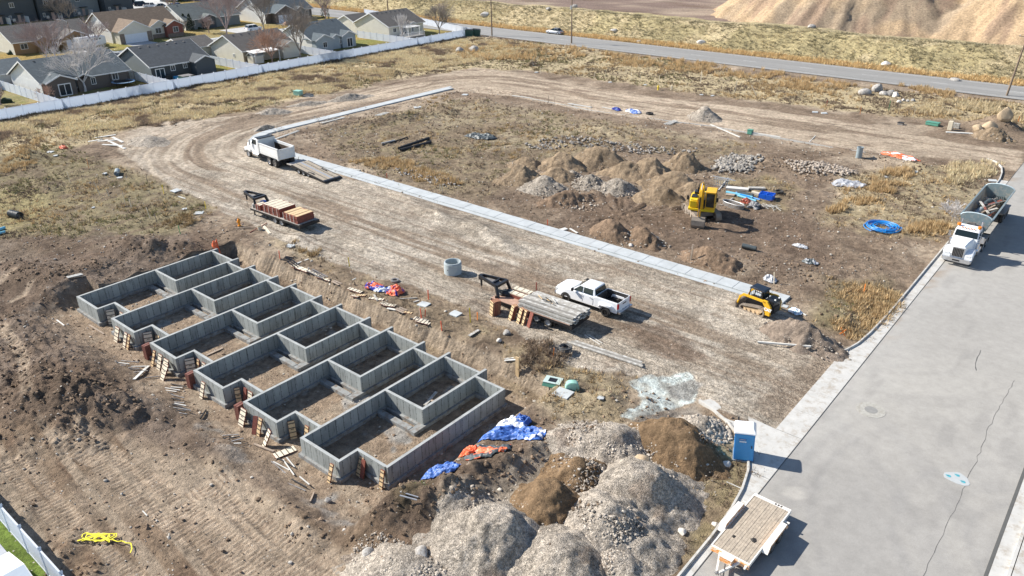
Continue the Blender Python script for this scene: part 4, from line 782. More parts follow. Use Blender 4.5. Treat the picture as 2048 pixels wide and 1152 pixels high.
for i, (px, py, s, sq, m, lab) in enumerate([(1727, 188, 1.3, .6, 0, 'grey flat topped boulder at the left end of the boulder row by the highway'), (1755, 182, 1.2, .8, 0, 'upright grey boulder second from the left in the row by the highway'), (1768, 190, .9, .6, 0, 'grey boulder in front of the upright boulder by the highway'), (1779, 190, .9, .8, 0, 'dark round boulder in the row by the highway'), (1790, 193, .85, .8, 1, 'white round boulder at the right end of the row by the highway'),
    (1797, 205, .4, .8, 1, 'small white stone leftmost of the short line of stones below the boulder row'), (1806, 202, .38, .8, 1, 'small pale stone second in the short line below the boulder row'), (1815, 203, .36, .8, 0, 'small grey stone third in the short line below the boulder row'), (1826, 202, .4, .8, 0, 'small grey stone last in the short line below the boulder row'),
    (920, 104, 1.2, .7, 0, 'weathered boulder in the straw left of the orange grass'), (948, 103, 1.3, .75, 0, 'blue grey boulder beside the orange grass near the green dumpsters'), (943, 101, .8, .8, 0, 'smaller boulder just behind the blue grey boulder'), (1778, 97, 1.1, .5, 1, 'white slab of rock in the middle of the grassy bank'), (1618, 88, 1.3, .5, 0, 'grey rock on the grassy bank in front of the sand mountain'), (1920, 122, 1.1, .4, 0, 'broken pale rock on the right part of the grassy bank'), (1405, 60, 1.1, .5, 1, 'two toned pale rock on the grassy bank right of the far pole'), (1097, 32, 1.0, .5, 0, 'grey rock on the bank just left of the pole'), (1148, 38, 1.1, .6, 0, 'dark rock on the bank right behind the pole'), (970, 17, 1.6, .5, 1, 'pale rock pile on the bank above the dumpsters'), (1280, 57, .9, .5, 0, 'small grey rock low on the bank'), (1229, 42, 1, .5, 1, 'flat pale rock high on the bank'), (610, 50, .5, .7, 0, 'small grey stone'), 
    (1283, 945, .55, .6, 2, 'brown squared stone resting on the grey gravel pile'), (735, 1108, .4, .5, 0, 'grey flat stone at the left foot of the low gravel pile'), (843, 1108, .5, .5, 0, 'wide grey stone between the low gravel pile and the soil'), (1450, 930, .38, .45, 1, 'white sharp stone in front of the portable toilet'), (1365, 1065, .3, .6, 1, 'white stone at the foot of the gravel beside the kerb strip'), (1013, 668, .35, .8, 0, 'grey round stone on the dirt left of the gravel road'), (998, 682, .25, .7, 1, 'pale broken stone on the dirt left of the gravel road'),
    (1977, 258, 1.2, .9, 2, 'large tan clay clod with a dark hollow beside the far right road'), (2005, 252, 1.3, .9, 2, 'tan clay clod at the right end of the far right road'), (1955, 262, .9, .8, 2, 'low tan clay clod left of the larger clods'), (655, 1000, .25, .8, 0, 'round stone half buried before the foundation front'), (1262, 492, .3, .7, 1, 'small white stone beside the rounded brown pile'), (1430, 1050, .2, .8, 1, 'little white stone on the kerb strip')]):
    if lab.startswith('small grey stone') and len(lab) < 18: continue
    x, y, z = gp(px, py); q = px*.001*0
    z = max(z, float(H2(np.array([x]), np.array([y]))[0])); o = bpy.data.objects.new('boulder', boulder_mesh(i*3+1, sq)); COL.objects.link(o); o.data.materials.append([M_ROCK, M_ROCKW, M_CLAY][m]); o.scale = (s, s*.8, s); o.location = (x, y, z+s*sq*.35); o.rotation_euler.z = i*1.3; tag(o, lab, 'boulder')
# ---------------------------------------------------------------- vehicles and machines; local +X is the front, z = 0 the ground
M_WHT = mat('white_vehicle_paint', (.82, .83, .84), .28, var=.03, scale=.7, coat=.3); M_WHT2 = mat('dusty_white_paint', (.76, .76, .74), .4, var=.06, scale=1.2, rgb2=(.55, .5, .43), thr=.66)
M_TYRE = mat('rubber', (.035, .034, .033), .85, var=.25, scale=4, rgb2=(.12, .1, .08), thr=.6); M_BLK = mat('black_paint', (.015, .015, .017), .4, var=.2); M_BLKP = mat('black_plastic', (.03, .03, .032), .7, var=.2)
M_GLS = mat('tinted_glass', (.012, .02, .022), .06, var=.0); M_CHR = mat('bright_metal', (.62, .63, .65), .22, .9, var=.05); M_ALU = mat('dull_aluminium', (.55, .56, .57), .42, .6, var=.1); M_STL = mat('worn_steel', (.30, .29, .28), .55, .5, var=.2, rgb2=(.2, .13, .08), thr=.6)
M_RED = mat('red_lamp', (.35, .01, .01), .25); M_AMB = mat('amber_lamp', (.85, .25, .02), .3); M_LMP = mat('clear_lamp', (.75, .76, .75), .15); M_YEL = mat('yellow_machine_paint', (.75, .42, .02), .42, var=.1, scale=2, rgb2=(.4, .27, .08), thr=.66); M_YELD = mat('bright_yellow_paint', (.78, .55, .02), .38, var=.07, scale=2)
M_DIRTY = mat('muddy_steel', (.30, .25, .2), .85, var=.25, scale=3, bump=.3); M_BED = mat('bed_liner', (.02, .02, .022), .8, var=.3, scale=5, rgb2=(.14, .13, .12), thr=.6)
def sec(x, hw, z0, z1, r=.12, tw=None, y0=0):
    """rounded cross-section; tw = half width at the top"""
    tw = hw if tw is None else tw; p = []
    for (sy, a) in ((1, 0), (-1, 0)): pass
    pts = [(hw-r, z0), (hw, z0+r), (tw+(hw-tw)*.1, z1-r), (tw-r, z1)]
    return [Vector((x, y0+y, z)) for y, z in pts]+[Vector((x, y0-y, z)) for y, z in pts[::-1]]
def wheel(parent, x, y, r, w, rim=None, n=24, dish=.55):
    b = MB(); pr = [(r*.62, -w/2), (r*.9, -w/2), (r, -w*.36), (r, w*.36), (r*.9, w/2), (r*.62, w/2)]; vs = []
    for (q, yy) in pr:
        for k in range(n): a = 2*math.pi*k/n; vs.append((q*math.cos(a), yy, q*math.sin(a)))
    b.add(vs, [(j*n+k, j*n+(k+1) % n, (j+1)*n+(k+1) % n, (j+1)*n+k) for j in range(5) for k in range(n)], True)
    o = b.build('wheel', M_TYRE, parent); o.location = (x, y, r)
    b = MB(); s = -1 if y < 0 else 1; b.ring((0, 0, 0), r*.63, r*.56, w*.96, 'Y', n); b.cyl((0, s*w*.18, 0), r*.57, w*.1, 'Y', n); b.cyl((0, s*w*.30, 0), r*.2, w*.2, 'Y', 12)
    for k in range(8): a = k*math.pi/4; b.cyl((r*.4*math.cos(a), s*w*.24, r*.4*math.sin(a)), r*.07, w*.04, 'Y', 6)
    b.build('rim', rim or M_ALU, o); return o
def text(parent, body, size, loc, rot, m, name='lettering', ext=.004, bold=0.0):
    cu = bpy.data.curves.new(name, 'FONT'); cu.body = body; cu.size = size; cu.extrude = ext; cu.align_x = 'CENTER'; cu.align_y = 'CENTER'; cu.offset = bold
    tmp = bpy.data.objects.new(name, cu); COL.objects.link(tmp); dg = bpy.context.evaluated_depsgraph_get(); me = bpy.data.meshes.new_from_object(tmp.evaluated_get(dg)); bpy.data.objects.remove(tmp)
    o = bpy.data.objects.new(name, me); COL.objects.link(o); me.materials.clear(); me.materials.append(m); o.parent = parent; o.location = loc; o.rotation_euler = rot; return o
def quad(name, pts, m, parent, th=.02):
    """thin panel with thickness from 3+ corner points"""
    P = [Vector(p) for p in pts]; nn = (P[1]-P[0]).cross(P[2]-P[0]).normalized()*th; n = len(P); b = MB()
    b.add([p-nn for p in P]+[p+nn for p in P], [tuple(range(n))[::-1], tuple(range(n, 2*n))]+[(k, (k+1) % n, n+(k+1) % n, n+k) for k in range(n)]); return b.build(name, m, parent)
# --- crew-cab pickup
def pickup(loc, rz, label):
    t = thing('pickup_truck', label, 'pickup truck', loc, rz); hw = .98
    b = MB(); b.loft([sec(3.05, hw*.86, .55, 1.08, .1, .72), sec(2.98, hw*.95, .42, 1.2, .12, .84), sec(2.6, hw, .42, 1.3, .12, .88), sec(1.75, hw, .42, 1.36, .12, .9), sec(1.35, hw, .42, 1.36, .1, .92), sec(-.9, hw, .42, 1.36, .1, .93)])
    b.build('body', M_WHT, t)
    b = MB(); ry = (-.92, -3.02)
    b.loft([sec(ry[0], .07, .5, 1.42, .02, y0=.92), sec(ry[1], .07, .5, 1.40, .02, y0=.92)]); b.loft([sec(ry[0], .07, .5, 1.42, .02, y0=-.92), sec(ry[1], .07, .5, 1.40, .02, y0=-.92)])
    b.box(-1.0, -.93, -.85, .85, .6, 1.42)
    for s in (1, -1): b.loft([sec(-1.3, .1, .62, .9, .05, y0=s*.95), sec(-1.5, .2, .86, 1.14, .06, y0=s*1.0), sec(-2.54, .2, .86, 1.14, .06, y0=s*1.0), sec(-2.8, .08, .6, .95, .05, y0=s*.95)])
    b.build('cargo_bed', M_WHT, t)
    b = MB(); b.box(-2.98, -.99, -.84, .84, .62, .68); b.box(-2.2, -1.7, .5, .84, .68, .9); b.box(-2.2, -1.7, -.84, -.5, .68, .9)
    for s in (1, -1): b.box(-2.98, -1.0, s*.835, s*.848, .68, 1.43)
    b.box(-1.01, -.99, -.84, .84, .68, 1.43); b.cyl((-2.3, .1, .72), .32, .1, 'Z', 18); b.box(-1.9, -1.1, -.5, .2, .68, .74); b.box(-2.9, -2.2, .3, .55, .68, .73); b.build('bed_liner', M_BED, t)
    b = MB(); b.box(-3.1, -3.02, -.82, .82, .62, 1.41); g = b.build('tailgate', M_WHT, t, bevel=.02); b = MB(); b.box(-3.125, -3.1, -.25, .25, 1.12, 1.2); b.build('handle', M_BLK, g)
    b = MB(); b.loft([[Vector(p) for p in ((1.5, .9, 1.35), (-.88, .9, 1.35), (-.88, -.9, 1.35), (1.5, -.9, 1.35))], [Vector(p) for p in ((.62, .74, 1.9), (-.74, .76, 1.92), (-.74, -.76, 1.92), (.62, -.74, 1.9))], [Vector(p) for p in ((.5, .66, 1.95), (-.66, .68, 1.97), (-.66, -.68, 1.97), (.5, -.66, 1.95))]], smooth=False)
    b.build('cab', M_WHT, t, bevel=.03)
    quad('windscreen', [(1.43, .78, 1.41), (1.43, -.78, 1.41), (.68, -.68, 1.86), (.68, .68, 1.86)], M_GLS, t, .02); quad('rear_window', [(-.885, .78, 1.45), (-.885, -.78, 1.45), (-.78, -.7, 1.86), (-.78, .7, 1.86)], M_GLS, t, .02)
    for s in (1, -1):
        quad('side_window', [(1.2, s*.905, 1.40), (.36, s*.905, 1.40), (.36, s*.775, 1.84), (.66, s*.775, 1.84)], M_GLS, t, .015); quad('side_window', [(.26, s*.905, 1.40), (-.62, s*.905, 1.40), (-.62, s*.775, 1.84), (.26, s*.775, 1.84)], M_GLS, t, .015)
        b = MB(); b.box(.30, .315, s*.975, s*.984, .6, 1.36); b.box(-.72, -.705, s*.975, s*.984, .6, 1.36); b.box(.36, .55, s*.98, s*1.0, 1.14, 1.18); b.box(-.6, -.42, s*.98, s*1.0, 1.14, 1.18); b.build('door_handle', M_BLKP, t)
        b = MB(); b.box(1.12, 1.3, s*1.0, s*1.24, 1.36, 1.62); b.build('mirror', M_BLKP, t, bevel=.03)
        b = MB(); b.box(-3.13, -3.0, s*.84, s*.985, .92, 1.34); b.build('tail_light', M_RED, t); b = MB(); b.box(2.86, 3.06, s*.62, s*.9, .82, 1.08); b.build('headlight', M_LMP, t)
        for x, r0 in ((1.95, .50), (-2.02, .50)):
            b = MB(); yy = .99 if x > 0 else 1.205; n = 14; vs = []
            for q in (.41, .5):
                for k in range(n+1): a = math.pi*k/n; vs += [(x+q*math.cos(a), s*(yy-.10), .42+q*math.sin(a)), (x+q*math.cos(a), s*yy, .42+q*math.sin(a))]
            m = 2*(n+1); fs = [(k*2+1, k*2+3, m+k*2+3, m+k*2+1) for k in range(n)]+[(m+k*2, m+k*2+2, m+k*2+3, m+k*2+1) for k in range(n)]
            b.add(vs, fs); b.build('wheel_arch', M_BLKP, t)
        wheel(t, 1.95, s*.86, .41, .27, M_BLK); wheel(t, -2.02, s*1.05, .41, .24, M_BLK); wheel(t, -2.02, s*.78, .41, .24, M_BLK)
    b = MB(); b.box(-3.34, -3.1, -.95, .95, .5, .7); b.box(-3.2, -3.08, -.3, .3, .7, .74); b.build('rear_bumper', M_CHR, t, bevel=.03); b = MB(); b.box(3.0, 3.16, -.93, .93, .42, .68); b.build('front_bumper', M_CHR, t, bevel=.03); b = MB(); b.box(3.03, 3.08, -.56, .56, .72, 1.06); b.build('grille', M_BLK, t)
    b = MB(); b.box(-3.0, 2.9, -.7, .7, .3, .5); b.build('chassis', M_BLK, t)
    return t
pickup((-31.9, 48.45, H(-31.9, 48.4)+.02), R(181), 'white crew cab pickup truck with black empty bed parked beside the loaded trailer')
# --- small cars
def car(loc, rz, label, m, L=4.7, W=1.82, Hh=1.45, kind='sedan', cat='car', name='parked_car', group=None):
    t = thing(name, label, cat, loc, rz, group); h = L/2; hw = W/2; zb = .62*Hh
    if kind == 'pickup': cabx = (h*.42, -h*.12, h*.22, -h*.08)
    elif kind == 'suv': cabx = (h*.48, -h*.93, h*.22, -h*.82)
    else: cabx = (h*.42, -h*.72, h*.08, -h*.42)
    b = MB(); b.loft([sec(h, hw*.8, .3, zb*.78, .08, hw*.7), sec(h*.93, hw*.95, .22, zb*.9, .1, hw*.85), sec(h*.4, hw, .2, zb, .1, hw*.92), sec(-h*.5, hw, .2, zb, .1, hw*.92), sec(-h*.93, hw*.96, .22, zb*.97, .1, hw*.88), sec(-h, hw*.85, .32, zb*.85, .08, hw*.75)]); b.build('body', m, t)
    b = MB(); a, c, d, e = cabx; b.loft([[Vector(p) for p in ((a, hw*.88, zb-.02), (c, hw*.88, zb-.02), (c, -hw*.88, zb-.02), (a, -hw*.88, zb-.02))], [Vector(p) for p in ((d, hw*.72, Hh), (e, hw*.72, Hh), (e, -hw*.72, Hh), (d, -hw*.72, Hh))]], smooth=False); g = b.build('windows', M_GLS, t)
    b = MB(); b.box(e-.02, d+.02, -hw*.73, hw*.73, Hh-.03, Hh+.03)
    for s in (1, -1):
        for (p, q) in (((a, hw*.88, zb), (d, hw*.72, Hh)), ((c, hw*.88, zb), (e, hw*.72, Hh)), (((a+c)/2, hw*.89, zb), ((d+e)/2, hw*.73, Hh))): b.bar((p[0], s*p[1], p[2]), (q[0], s*q[1], q[2]), .07)
    b.build('roof', m, t, bevel=.02)
    if kind == 'pickup': b = MB(); b.box(-h*.94, -h*.16, -hw*.8, hw*.8, zb-.03, zb+.006); b.build('cargo_bed', M_BED, t)
    for x in (h*.62, -h*.6):
        for s in (1, -1): wheel(t, x, s*(hw-.1), .33, .22, n=16)
    for s in (1, -1): b = MB(); b.box(-h*1.005, -h*.93, s*hw*.5, s*hw*.86, zb*.68, zb*.86); b.build('tail_light', M_RED, t); b = MB(); b.box(h*.93, h*1.0, s*hw*.5, s*hw*.84, zb*.6, zb*.78); b.build('headlight', M_LMP, t)
    return t
M_SLV = mat('silver_paint', (.36, .37, .38), .3, .5, var=.03); M_BLUE = mat('blue_paint', (.05, .12, .32), .3, .2, var=.05); M_DKP = mat('dark_paint', (.03, .035, .05), .25, .1, var=.05)
car((*flat(1110, 67.5)[:2], -.03), R(180), 'silver grey sedan driving on the highway left of the pole', M_SLV, 4.8, name='car')
car((-193.5, 124, 0), R(90), 'white compact suv parked in the driveway behind the bare purple tree', M_WHT, 4.5, 1.8, 1.6, 'suv')
for px, py, rz, m, k, lab in ((266, 6, 60, M_DKP, 'suv', 'dark car at the left end of the parking lot behind the townhouses'), (284, 9, 65, M_DKP, 'suv', 'dark blue car second in the parking lot behind the townhouses'), (303, 12, 65, M_WHT2, 'pickup', 'white pickup truck in the parking lot behind the brown roofed house'), (325, 14, 65, M_SLV, 'sedan', 'silver car parked right of the white pickup behind the brown roofed house'), (356, 13, 90, M_BLUE, 'suv', 'bright blue car in the parking lot behind the grey house'), (371, 17, 90, M_WHT, 'suv', 'white car in front of the blue car behind the grey house')):
    x, y, z = gp(px, py+3); car((x, y, -.1), R(rz), lab, m, 5.0, 1.9, 1.6, k, group='cars in the far parking lot')
car((-182.5, 79.6, -.1), R(95), 'dark pickup truck on the street behind the charcoal house roof', M_DKP, 5.2, 1.9, 1.7, 'pickup')
# --- tandem dump truck
def rolled_box(b, x0, x1, hw, z0, z1): b.box(x0, x1, -hw, hw, z0, z1)
def dump_truck(loc, rz, label):
    t = thing('dump_truck', label, 'dump truck', loc, rz)
    b = MB(); b.box(-4.2, 3.6, -.45, .45, .75, 1.0); b.box(-2.6, 2.6, -.95, .95, .85, .95); b.build('chassis', M_BLK, t)
    b = MB(); b.loft([sec(4.25, .72, .9, 1.75, .15, .6), sec(4.1, .86, .8, 1.9, .15, .7), sec(2.9, .98, .8, 2.15, .15, .82), sec(2.35, 1.05, .8, 2.25, .12, .9)]);
    for s in (1, -1): b.loft([sec(4.3, .1, .85, 1.15, .04, y0=s*1.02), sec(4.1, .2, .75, 1.3, .08, y0=s*1.02), sec(3.5, .24, .95, 1.42, .08, y0=s*1.0), sec(2.8, .2, .8, 1.2, .08, y0=s*1.0)])
    b.build('hood', M_WHT2, t)
    b = MB(); b.loft([[Vector(p) for p in ((2.4, 1.1, .85), (.75, 1.1, .85), (.75, -1.1, .85), (2.4, -1.1, .85))], [Vector(p) for p in ((2.4, 1.1, 2.1), (.75, 1.1, 2.1), (.75, -1.1, 2.1), (2.4, -1.1, 2.1))], [Vector(p) for p in ((2.0, 1.0, 2.85), (.78, 1.0, 2.9), (.78, -1.0, 2.9), (2.0, -1.0, 2.85))]], smooth=False); b.build('cab', M_WHT, t, bevel=.06)
    quad('windscreen', [(2.4, .95, 2.14), (2.4, -.95, 2.14), (2.06, -.88, 2.75), (2.06, .88, 2.75)], M_GLS, t, .02)
    for s in (1, -1): quad('side_window', [(2.2, s*1.1, 2.12), (1.05, s*1.1, 2.12), (1.05, s*1.02, 2.72), (1.95, s*1.02, 2.72)], M_GLS, t, .02); b = MB(); b.box(2.3, 2.42, s*1.2, s*1.42, 1.9, 2.6); b.bar((2.35, s*1.05, 2.5), (2.35, s*1.3, 2.5), .04); b.build('mirror', M_WHT2, t); b = MB(); b.box(4.1, 4.32, s*.72, s*1.1, 1.05, 1.28); b.build('headlight', M_LMP, t)
    b = MB(); b.box(4.25, 4.5, -1.2, 1.2, .55, .9); b.build('bumper', M_CHR, t, bevel=.03); b = MB(); b.box(4.24, 4.3, -.5, .5, 1.0, 1.7); b.build('grille', M_CHR, t); b = MB(); b.tube([(.6, -1.0, 1.2), (.6, -1.0, 3.25)], .08, 10); b.build('exhaust_stack', M_CHR, t)
    for s in (1, -1): b = MB(); b.cyl((1.3, s*.98, .75), .3, 1.3, 'X', 16); b.build('fuel_tank', M_CHR, t)
    # hollow box: floor, sides, tailgate, headboard
    bx = MB(); z0, z1 = 1.25, 2.5
    for s in (1, -1):
        bx.box(-4.35, .35, s*1.1, s*1.18, z0, z1)
        for zz in (1.5, 1.78, 2.06): bx.box(-4.3, .3, s*1.18, s*1.2, zz, zz+.14)
        bx.box(-4.4, .4, s*1.08, s*1.24, z1, z1+.09); bx.box(-4.42, -4.25, s*1.06, s*1.25, z0-.15, z1+.1); bx.box(.2, .4, s*1.06, s*1.25, z0-.1, z1+.4)
    bx.box(.28, .4, -1.1, 1.1, z0, z1+.55); bx.box(-4.35, .35, -1.1, 1.1, z0-.12, z0); B = bx.build('dump_box', M_WHT2, t)
    b = MB(); b.box(-4.2, .26, -1.09, 1.09, z0+.003, z0+.05)
    for s in (1, -1): b.box(-4.24, .27, s*1.07, s*1.095, z0+.05, z1-.25)
    b.build('box_lining', mat('rusty_dark_steel', (.05, .035, .028), .7, .2, var=.3, scale=2, rgb2=(.35, .24, .12), thr=.62), B)
    g = MB(); g.box(-4.47, -4.38, -1.05, 1.05, z0-.05, z1)
    for k in range(4): g.box(-4.52, -4.46, -1.05, 1.05, z0+k*.37, z0+k*.37+.07)
    for k in range(5): g.box(-4.515, -4.46, -1.05+k*.51, -1.05+k*.51+.06, z0, z1)
    g.build('tailgate', M_WHT2, t); b = MB(); b.box(.42, 1.35, -1.0, 1.0, 2.98, 3.06); b.box(.25, .45, -1.15, 1.15, 3.0, 3.1); b.build('tarp_roller', M_BLK, t)
    for s in (1, -1):
        wheel(t, 3.45, s*1.0, .52, .32); 
        for x in (-2.0, -3.35): wheel(t, x, s*1.08, .52, .28, M_CHR if x > -3 else M_STL); wheel(t, x, s*.76, .52, .28)
        b = MB(); b.box(-4.2, -4.14, s*.7, s*1.2, .35, 1.1); b.build('mudflap', M_BLK, t)
    return t
dump_truck((-88.2, 56.1, 0.0), R(175.5), 'white dump truck with an empty box parked on the gravel beside the kerb')
M_DECK = mat('worn_deck_planks', (.34, .29, .23), .85, var=.2, scale=4, bump=.3, rgb2=(.50, .42, .3), thr=.55); M_DECKG = mat('grey_deck_planks', (.40, .37, .33), .85, var=.22, scale=3, bump=.35, bscale=14, rgb2=(.28, .25, .22), thr=.56)
def tilt_trailer(loc, rz, label):
    t = thing('tilt_deck_trailer', label, 'trailer', loc, rz)
    b = MB(); b.box(2.9, 5.3, -.08, .08, .45, .62); b.bar((5.2, 0, .55), (3.0, 1.0, .55), .12); b.bar((5.2, 0, .55), (3.0, -1.0, .55), .12); b.box(-2.0, 3.2, -1.0, -.86, .5, .66); b.box(-2.0, 3.2, .86, 1.0, .5, .66); b.build('frame', M_BLK, t)
    b = MB(); b.box(2.3, 3.3, -1.24, 1.24, .86, .94); b.build('front_deck', M_DECKG, t)
    M = Matrix.Translation((2.2, 0, .98)) @ Matrix.Rotation(R(-6.5), 4, 'Y') @ Matrix.Rotation(0, 4, 'X')
    M = Matrix.Translation((2.2, 0, .98)) @ Matrix.Rotation(-math.asin(.70/6.4), 4, 'Y')
    b = MB()
    for k in range(10):
        y = -1.2+k*.24
        if k in (4,): continue
        b.box(-6.4, 0, y+.005, y+.235, -.04, .02, M)
    b.build('plank_deck', M_DECK, t); b = MB(); b.box(-6.4, 0, -.235, .0, -.03, .026, M); b.build('steel_runner', M_ALU, t); b = MB()
    for y in (-1.3, -.62, .5, 1.2): b.box(-6.4, 0, y, y+.08, -.16, .03, M)
    b.box(-6.75, -6.41, -1.3, 1.28, -.16, .04, M); b.box(-6.9, -6.7, -1.3, 1.28, -.14, -.02, M); b.build('deck_frame', M_BLK, t)
    for s in (1, -1):
        for x in (1.0, 0.0, -1.0): wheel(t, x, s*1.02, .34, .22, n=18)
    return t
tilt_trailer((-79.3, 55.95, 0), R(178), 'black trailer behind the dump truck, its worn plank deck tilted to the ground')
# --- gooseneck trailers
M_PLY = mat('form_panel_edge', (.27, .075, .05), .75, var=.3, scale=6, rgb2=(.14, .05, .035), thr=.52); M_PLYT = mat('form_panel_face', (.62, .45, .25), .75, var=.15, scale=2.5, rgb2=(.45, .33, .2), thr=.6); M_PLYB = mat('form_panel_pale_face', (.70, .62, .48), .8, var=.12, scale=2.5, rgb2=(.55, .5, .42), thr=.6); M_IRON = mat('dark_iron', (.05, .045, .04), .6, .3, var=.3)
def gooseneck(loc, rz, label, L=9.6, deck=None, name='gooseneck_trailer', wx=(0, -1.1), nk=2.35, up=0.0):
    t = thing(name, label, 'trailer', loc, rz); x1 = L/2; x0 = -L/2; dz = .86
    b = MB()
    for s in (1, -1): b.box(x0, x1, s*.55-.07, s*.55+.07, dz-.36, dz-.1); b.box(x0, x1, s*1.2-.05, s*1.2+.05, dz-.2, dz-.02)
    for x in np.arange(x0, x1, .8): b.box(x, x+.06, -1.15, 1.15, dz-.12, dz-.04)
    b.box(x0-.25, x0, -1.25, 1.25, dz-.34, dz-.02); b.build('frame', M_BLK, t)
    b = MB()
    for k in range(10): b.box(x0, x1, -1.2+k*.241, -1.2+k*.241+.234, dz-.035, dz+.012)
    b.build('deck', deck or M_DECKG, t)
    b = MB()
    for s in (1, -1): b.bar((x1-.5, s*.85, dz), (x1-.15, s*.7, dz+.95), .22, .2); b.bar((x1-.15, s*.7, dz+.9), (x1+nk, s*.16, dz+1.0), .14, .26)
    b.bar((x1-.2, -.75, dz+.92), (x1-.2, .75, dz+.92), .26, .22); b.bar((x1+.4, -.6, dz+.95), (x1+.4, .6, dz+.95), .16); b.box(x1+nk-.15, x1+nk+.15, -.2, .2, dz+.7, dz+1.12); b.tube([(x1+nk, 0, dz+.9), (x1+nk, 0, dz+.1)], .09, 10); b.build('gooseneck', M_BLK, t)
    b = MB(); b.box(x1+.0, x1+1.6, -.3, .3, dz+.84, dz+.88); b.build('neck_plate', M_STL, t)
    for s in (1, -1): b = MB(); b.tube([(x1-.35, s*1.0, dz+.2), (x1-.35, s*1.0, .1)], .07, 8); b.box(x1-.55, x1-.15, s*1.0-.18, s*1.0+.18, .0, .05); b.build('landing_leg', M_BLK, t)
    for s in (1, -1):
        for x in wx: wheel(t, x, s*1.0, .39, .3, n=20)
        b = MB(); b.box(wx[1]-.7, wx[1]-.64, s*.75, s*1.2, .25, .62); b.build('mudflap', M_BLK, t)
    b = MB(); b.tube([(x1+nk-.05, .1, dz+.7), (x1+nk-.15, .12, .4), (x1+nk-.4, .2, .15), (x1+1.2, .4, .5), (x1-.2, .6, .7)], .02, 6); b.build('cable', M_BLKP, t)
    return t
def panel(name='form_panel', w=.61, h=2.44*.62, m=0, th=.07, bars=4):
    """one plywood concrete form panel with iron cross bars and coloured edge, standing on its short side, origin at the base"""
    t = bpy.data.objects.new(name, None); COL.objects.link(t); t.empty_display_size = .2
    b = MB(); b.box(-w/2, w/2, -th/2, th/2, 0, h); b.build('plywood_board', [M_PLYB, M_PLYT, M_PLY][m], t)
    b = MB()
    for s in (1, -1): b.box(s*(w/2-.0), s*(w/2+.012), -th/2-.004, th/2+.004, 0, h)
    b.box(-w/2, w/2, -th/2-.004, th/2+.004, h, h+.012); b.build('painted_edge', M_PLY, t)
    if bars:
        b = MB()
        for k in range(bars): z = h*(k+.5)/bars; b.box(-w/2-.01, w/2+.01, -th/2-.02, -th/2-.001, z-.025, z+.025)
        b.box(-.1, .1, -th/2-.012, -th/2-.001, h*.53, h*.57); b.build('iron_bars', M_IRON, t)
    return t
# front trailer with aluminium-grey planks and red panels
g2 = gooseneck((-34.3, 44.25, H(-34.3, 44.2)+.0), R(182), 'black gooseneck trailer loaded with long grey planks, next to the white pickup', 7.8, deck=mat('reddish_deck', (.42, .27, .2), .8, var=.2, scale=3), wx=(-.7, -1.8), nk=2.0)
def stack(name, label, cat, loc, rz, nx, ny, nz, dx, dy, dz, mats, edge=None, jit=.04, straps=0, group=None, runout=.0):
    """layered stack; boards run along X; each layer is part of one bound stack, every board its own part when few"""
    t = thing(name, label, cat, loc, rz, group); L = dx
    for k in range(nz):
        b = MB()
        for j in range(ny):
            o_ = random.uniform(-jit, jit); e = random.uniform(-runout, runout)*1.0; b.mt(random.randrange(len(mats))); b.box(-L/2+o_+e, L/2+o_+e, -ny*dy/2+j*dy+.006, -ny*dy/2+(j+1)*dy-.006, k*dz+.004, (k+1)*dz-.004)
        b.build('board_layer', mats, t)
    if straps:
        b = MB()
        for i in range(straps):
            x = -L*.38+L*.76*i/max(1, straps-1); b.box(x, x+.05, -ny*dy/2-.012, ny*dy/2+.012, nz*dz, nz*dz+.01)
            for s in (1, -1): b.box(x, x+.05, s*(ny*dy/2+.002), s*(ny*dy/2+.014), -.3, nz*dz)
        b.build('strap', mat('pale_strap', (.6, .55, .5), .8), t)
    return t
M_PLK = mat('weathered_grey_plank', (.34, .32, .28), .85, var=.22, scale=2.2, rgb2=(.62, .61, .58), thr=.56); M_PLK2 = mat('dark_weathered_plank', (.24, .225, .2), .85, var=.25, scale=3); M_PLK3 = mat('bright_weathered_plank', (.60, .59, .55), .8, var=.1, scale=2)
z2 = H(-34.3, 44.2)+.875
stack('plank_stack', 'thick stack of long weathered grey planks on the gooseneck trailer next to the pickup', 'planks', (-32.75, 44.3, z2), R(182), 1, 9, 8, 5.2, .26, .075, [M_PLK, M_PLK2, M_PLK3, M_PLK], jit=.12, runout=.18, straps=0)
t = thing('tool_pile', 'loose tools and short sticks lying on top of the grey plank stack', 'tools', (-33.6, 44.3, z2+.605), R(170))
for i in range(7):
    b = MB(); a = random.uniform(-.4, .4); x = random.uniform(-1, 1); y = random.uniform(-.5, .5); L_ = random.uniform(.5, 1.1); b.cbox((x, y, .03+.045*(i % 3)), (L_, .06, .04), a); b.build('stick', [M_PLYT, M_IRON, M_PLK3, M_STL][i % 4], t)
for q, (yy, zz, hh, lab) in enumerate([(44.95, 0, 5, 'rear row of red edged form panels standing on the trailer deck behind the black tarp'), (44.3, 0, 4, 'front row of red edged form panels lying on the reddish deck')]):
    t = thing('form_panel_stack', lab, 'form panels', (-36.4, yy, z2), R(182), 'red edged panel stacks on the trailer by the pickup')
    for k in range(hh): b = MB(); b.mt(0 if k < hh-1 else 1); b.box(-.85+random.uniform(-.02, .02), .85, -.26, .26, k*.1, k*.1+.092); b.build('form_panel', [M_PLY, M_PLYB], t)
    b = MB()
    for k in range(3): b.box(-.6+k*.55, -.56+k*.55, -.27, .27, hh*.1-.002, hh*.1+.004)
    b.build('iron_bars', M_IRON, t)
t = thing('black_tarp', 'crumpled black tarp bundle at the foot of the gooseneck on the trailer', 'tarp', (-37.6, 44.2, z2), R(20)); 
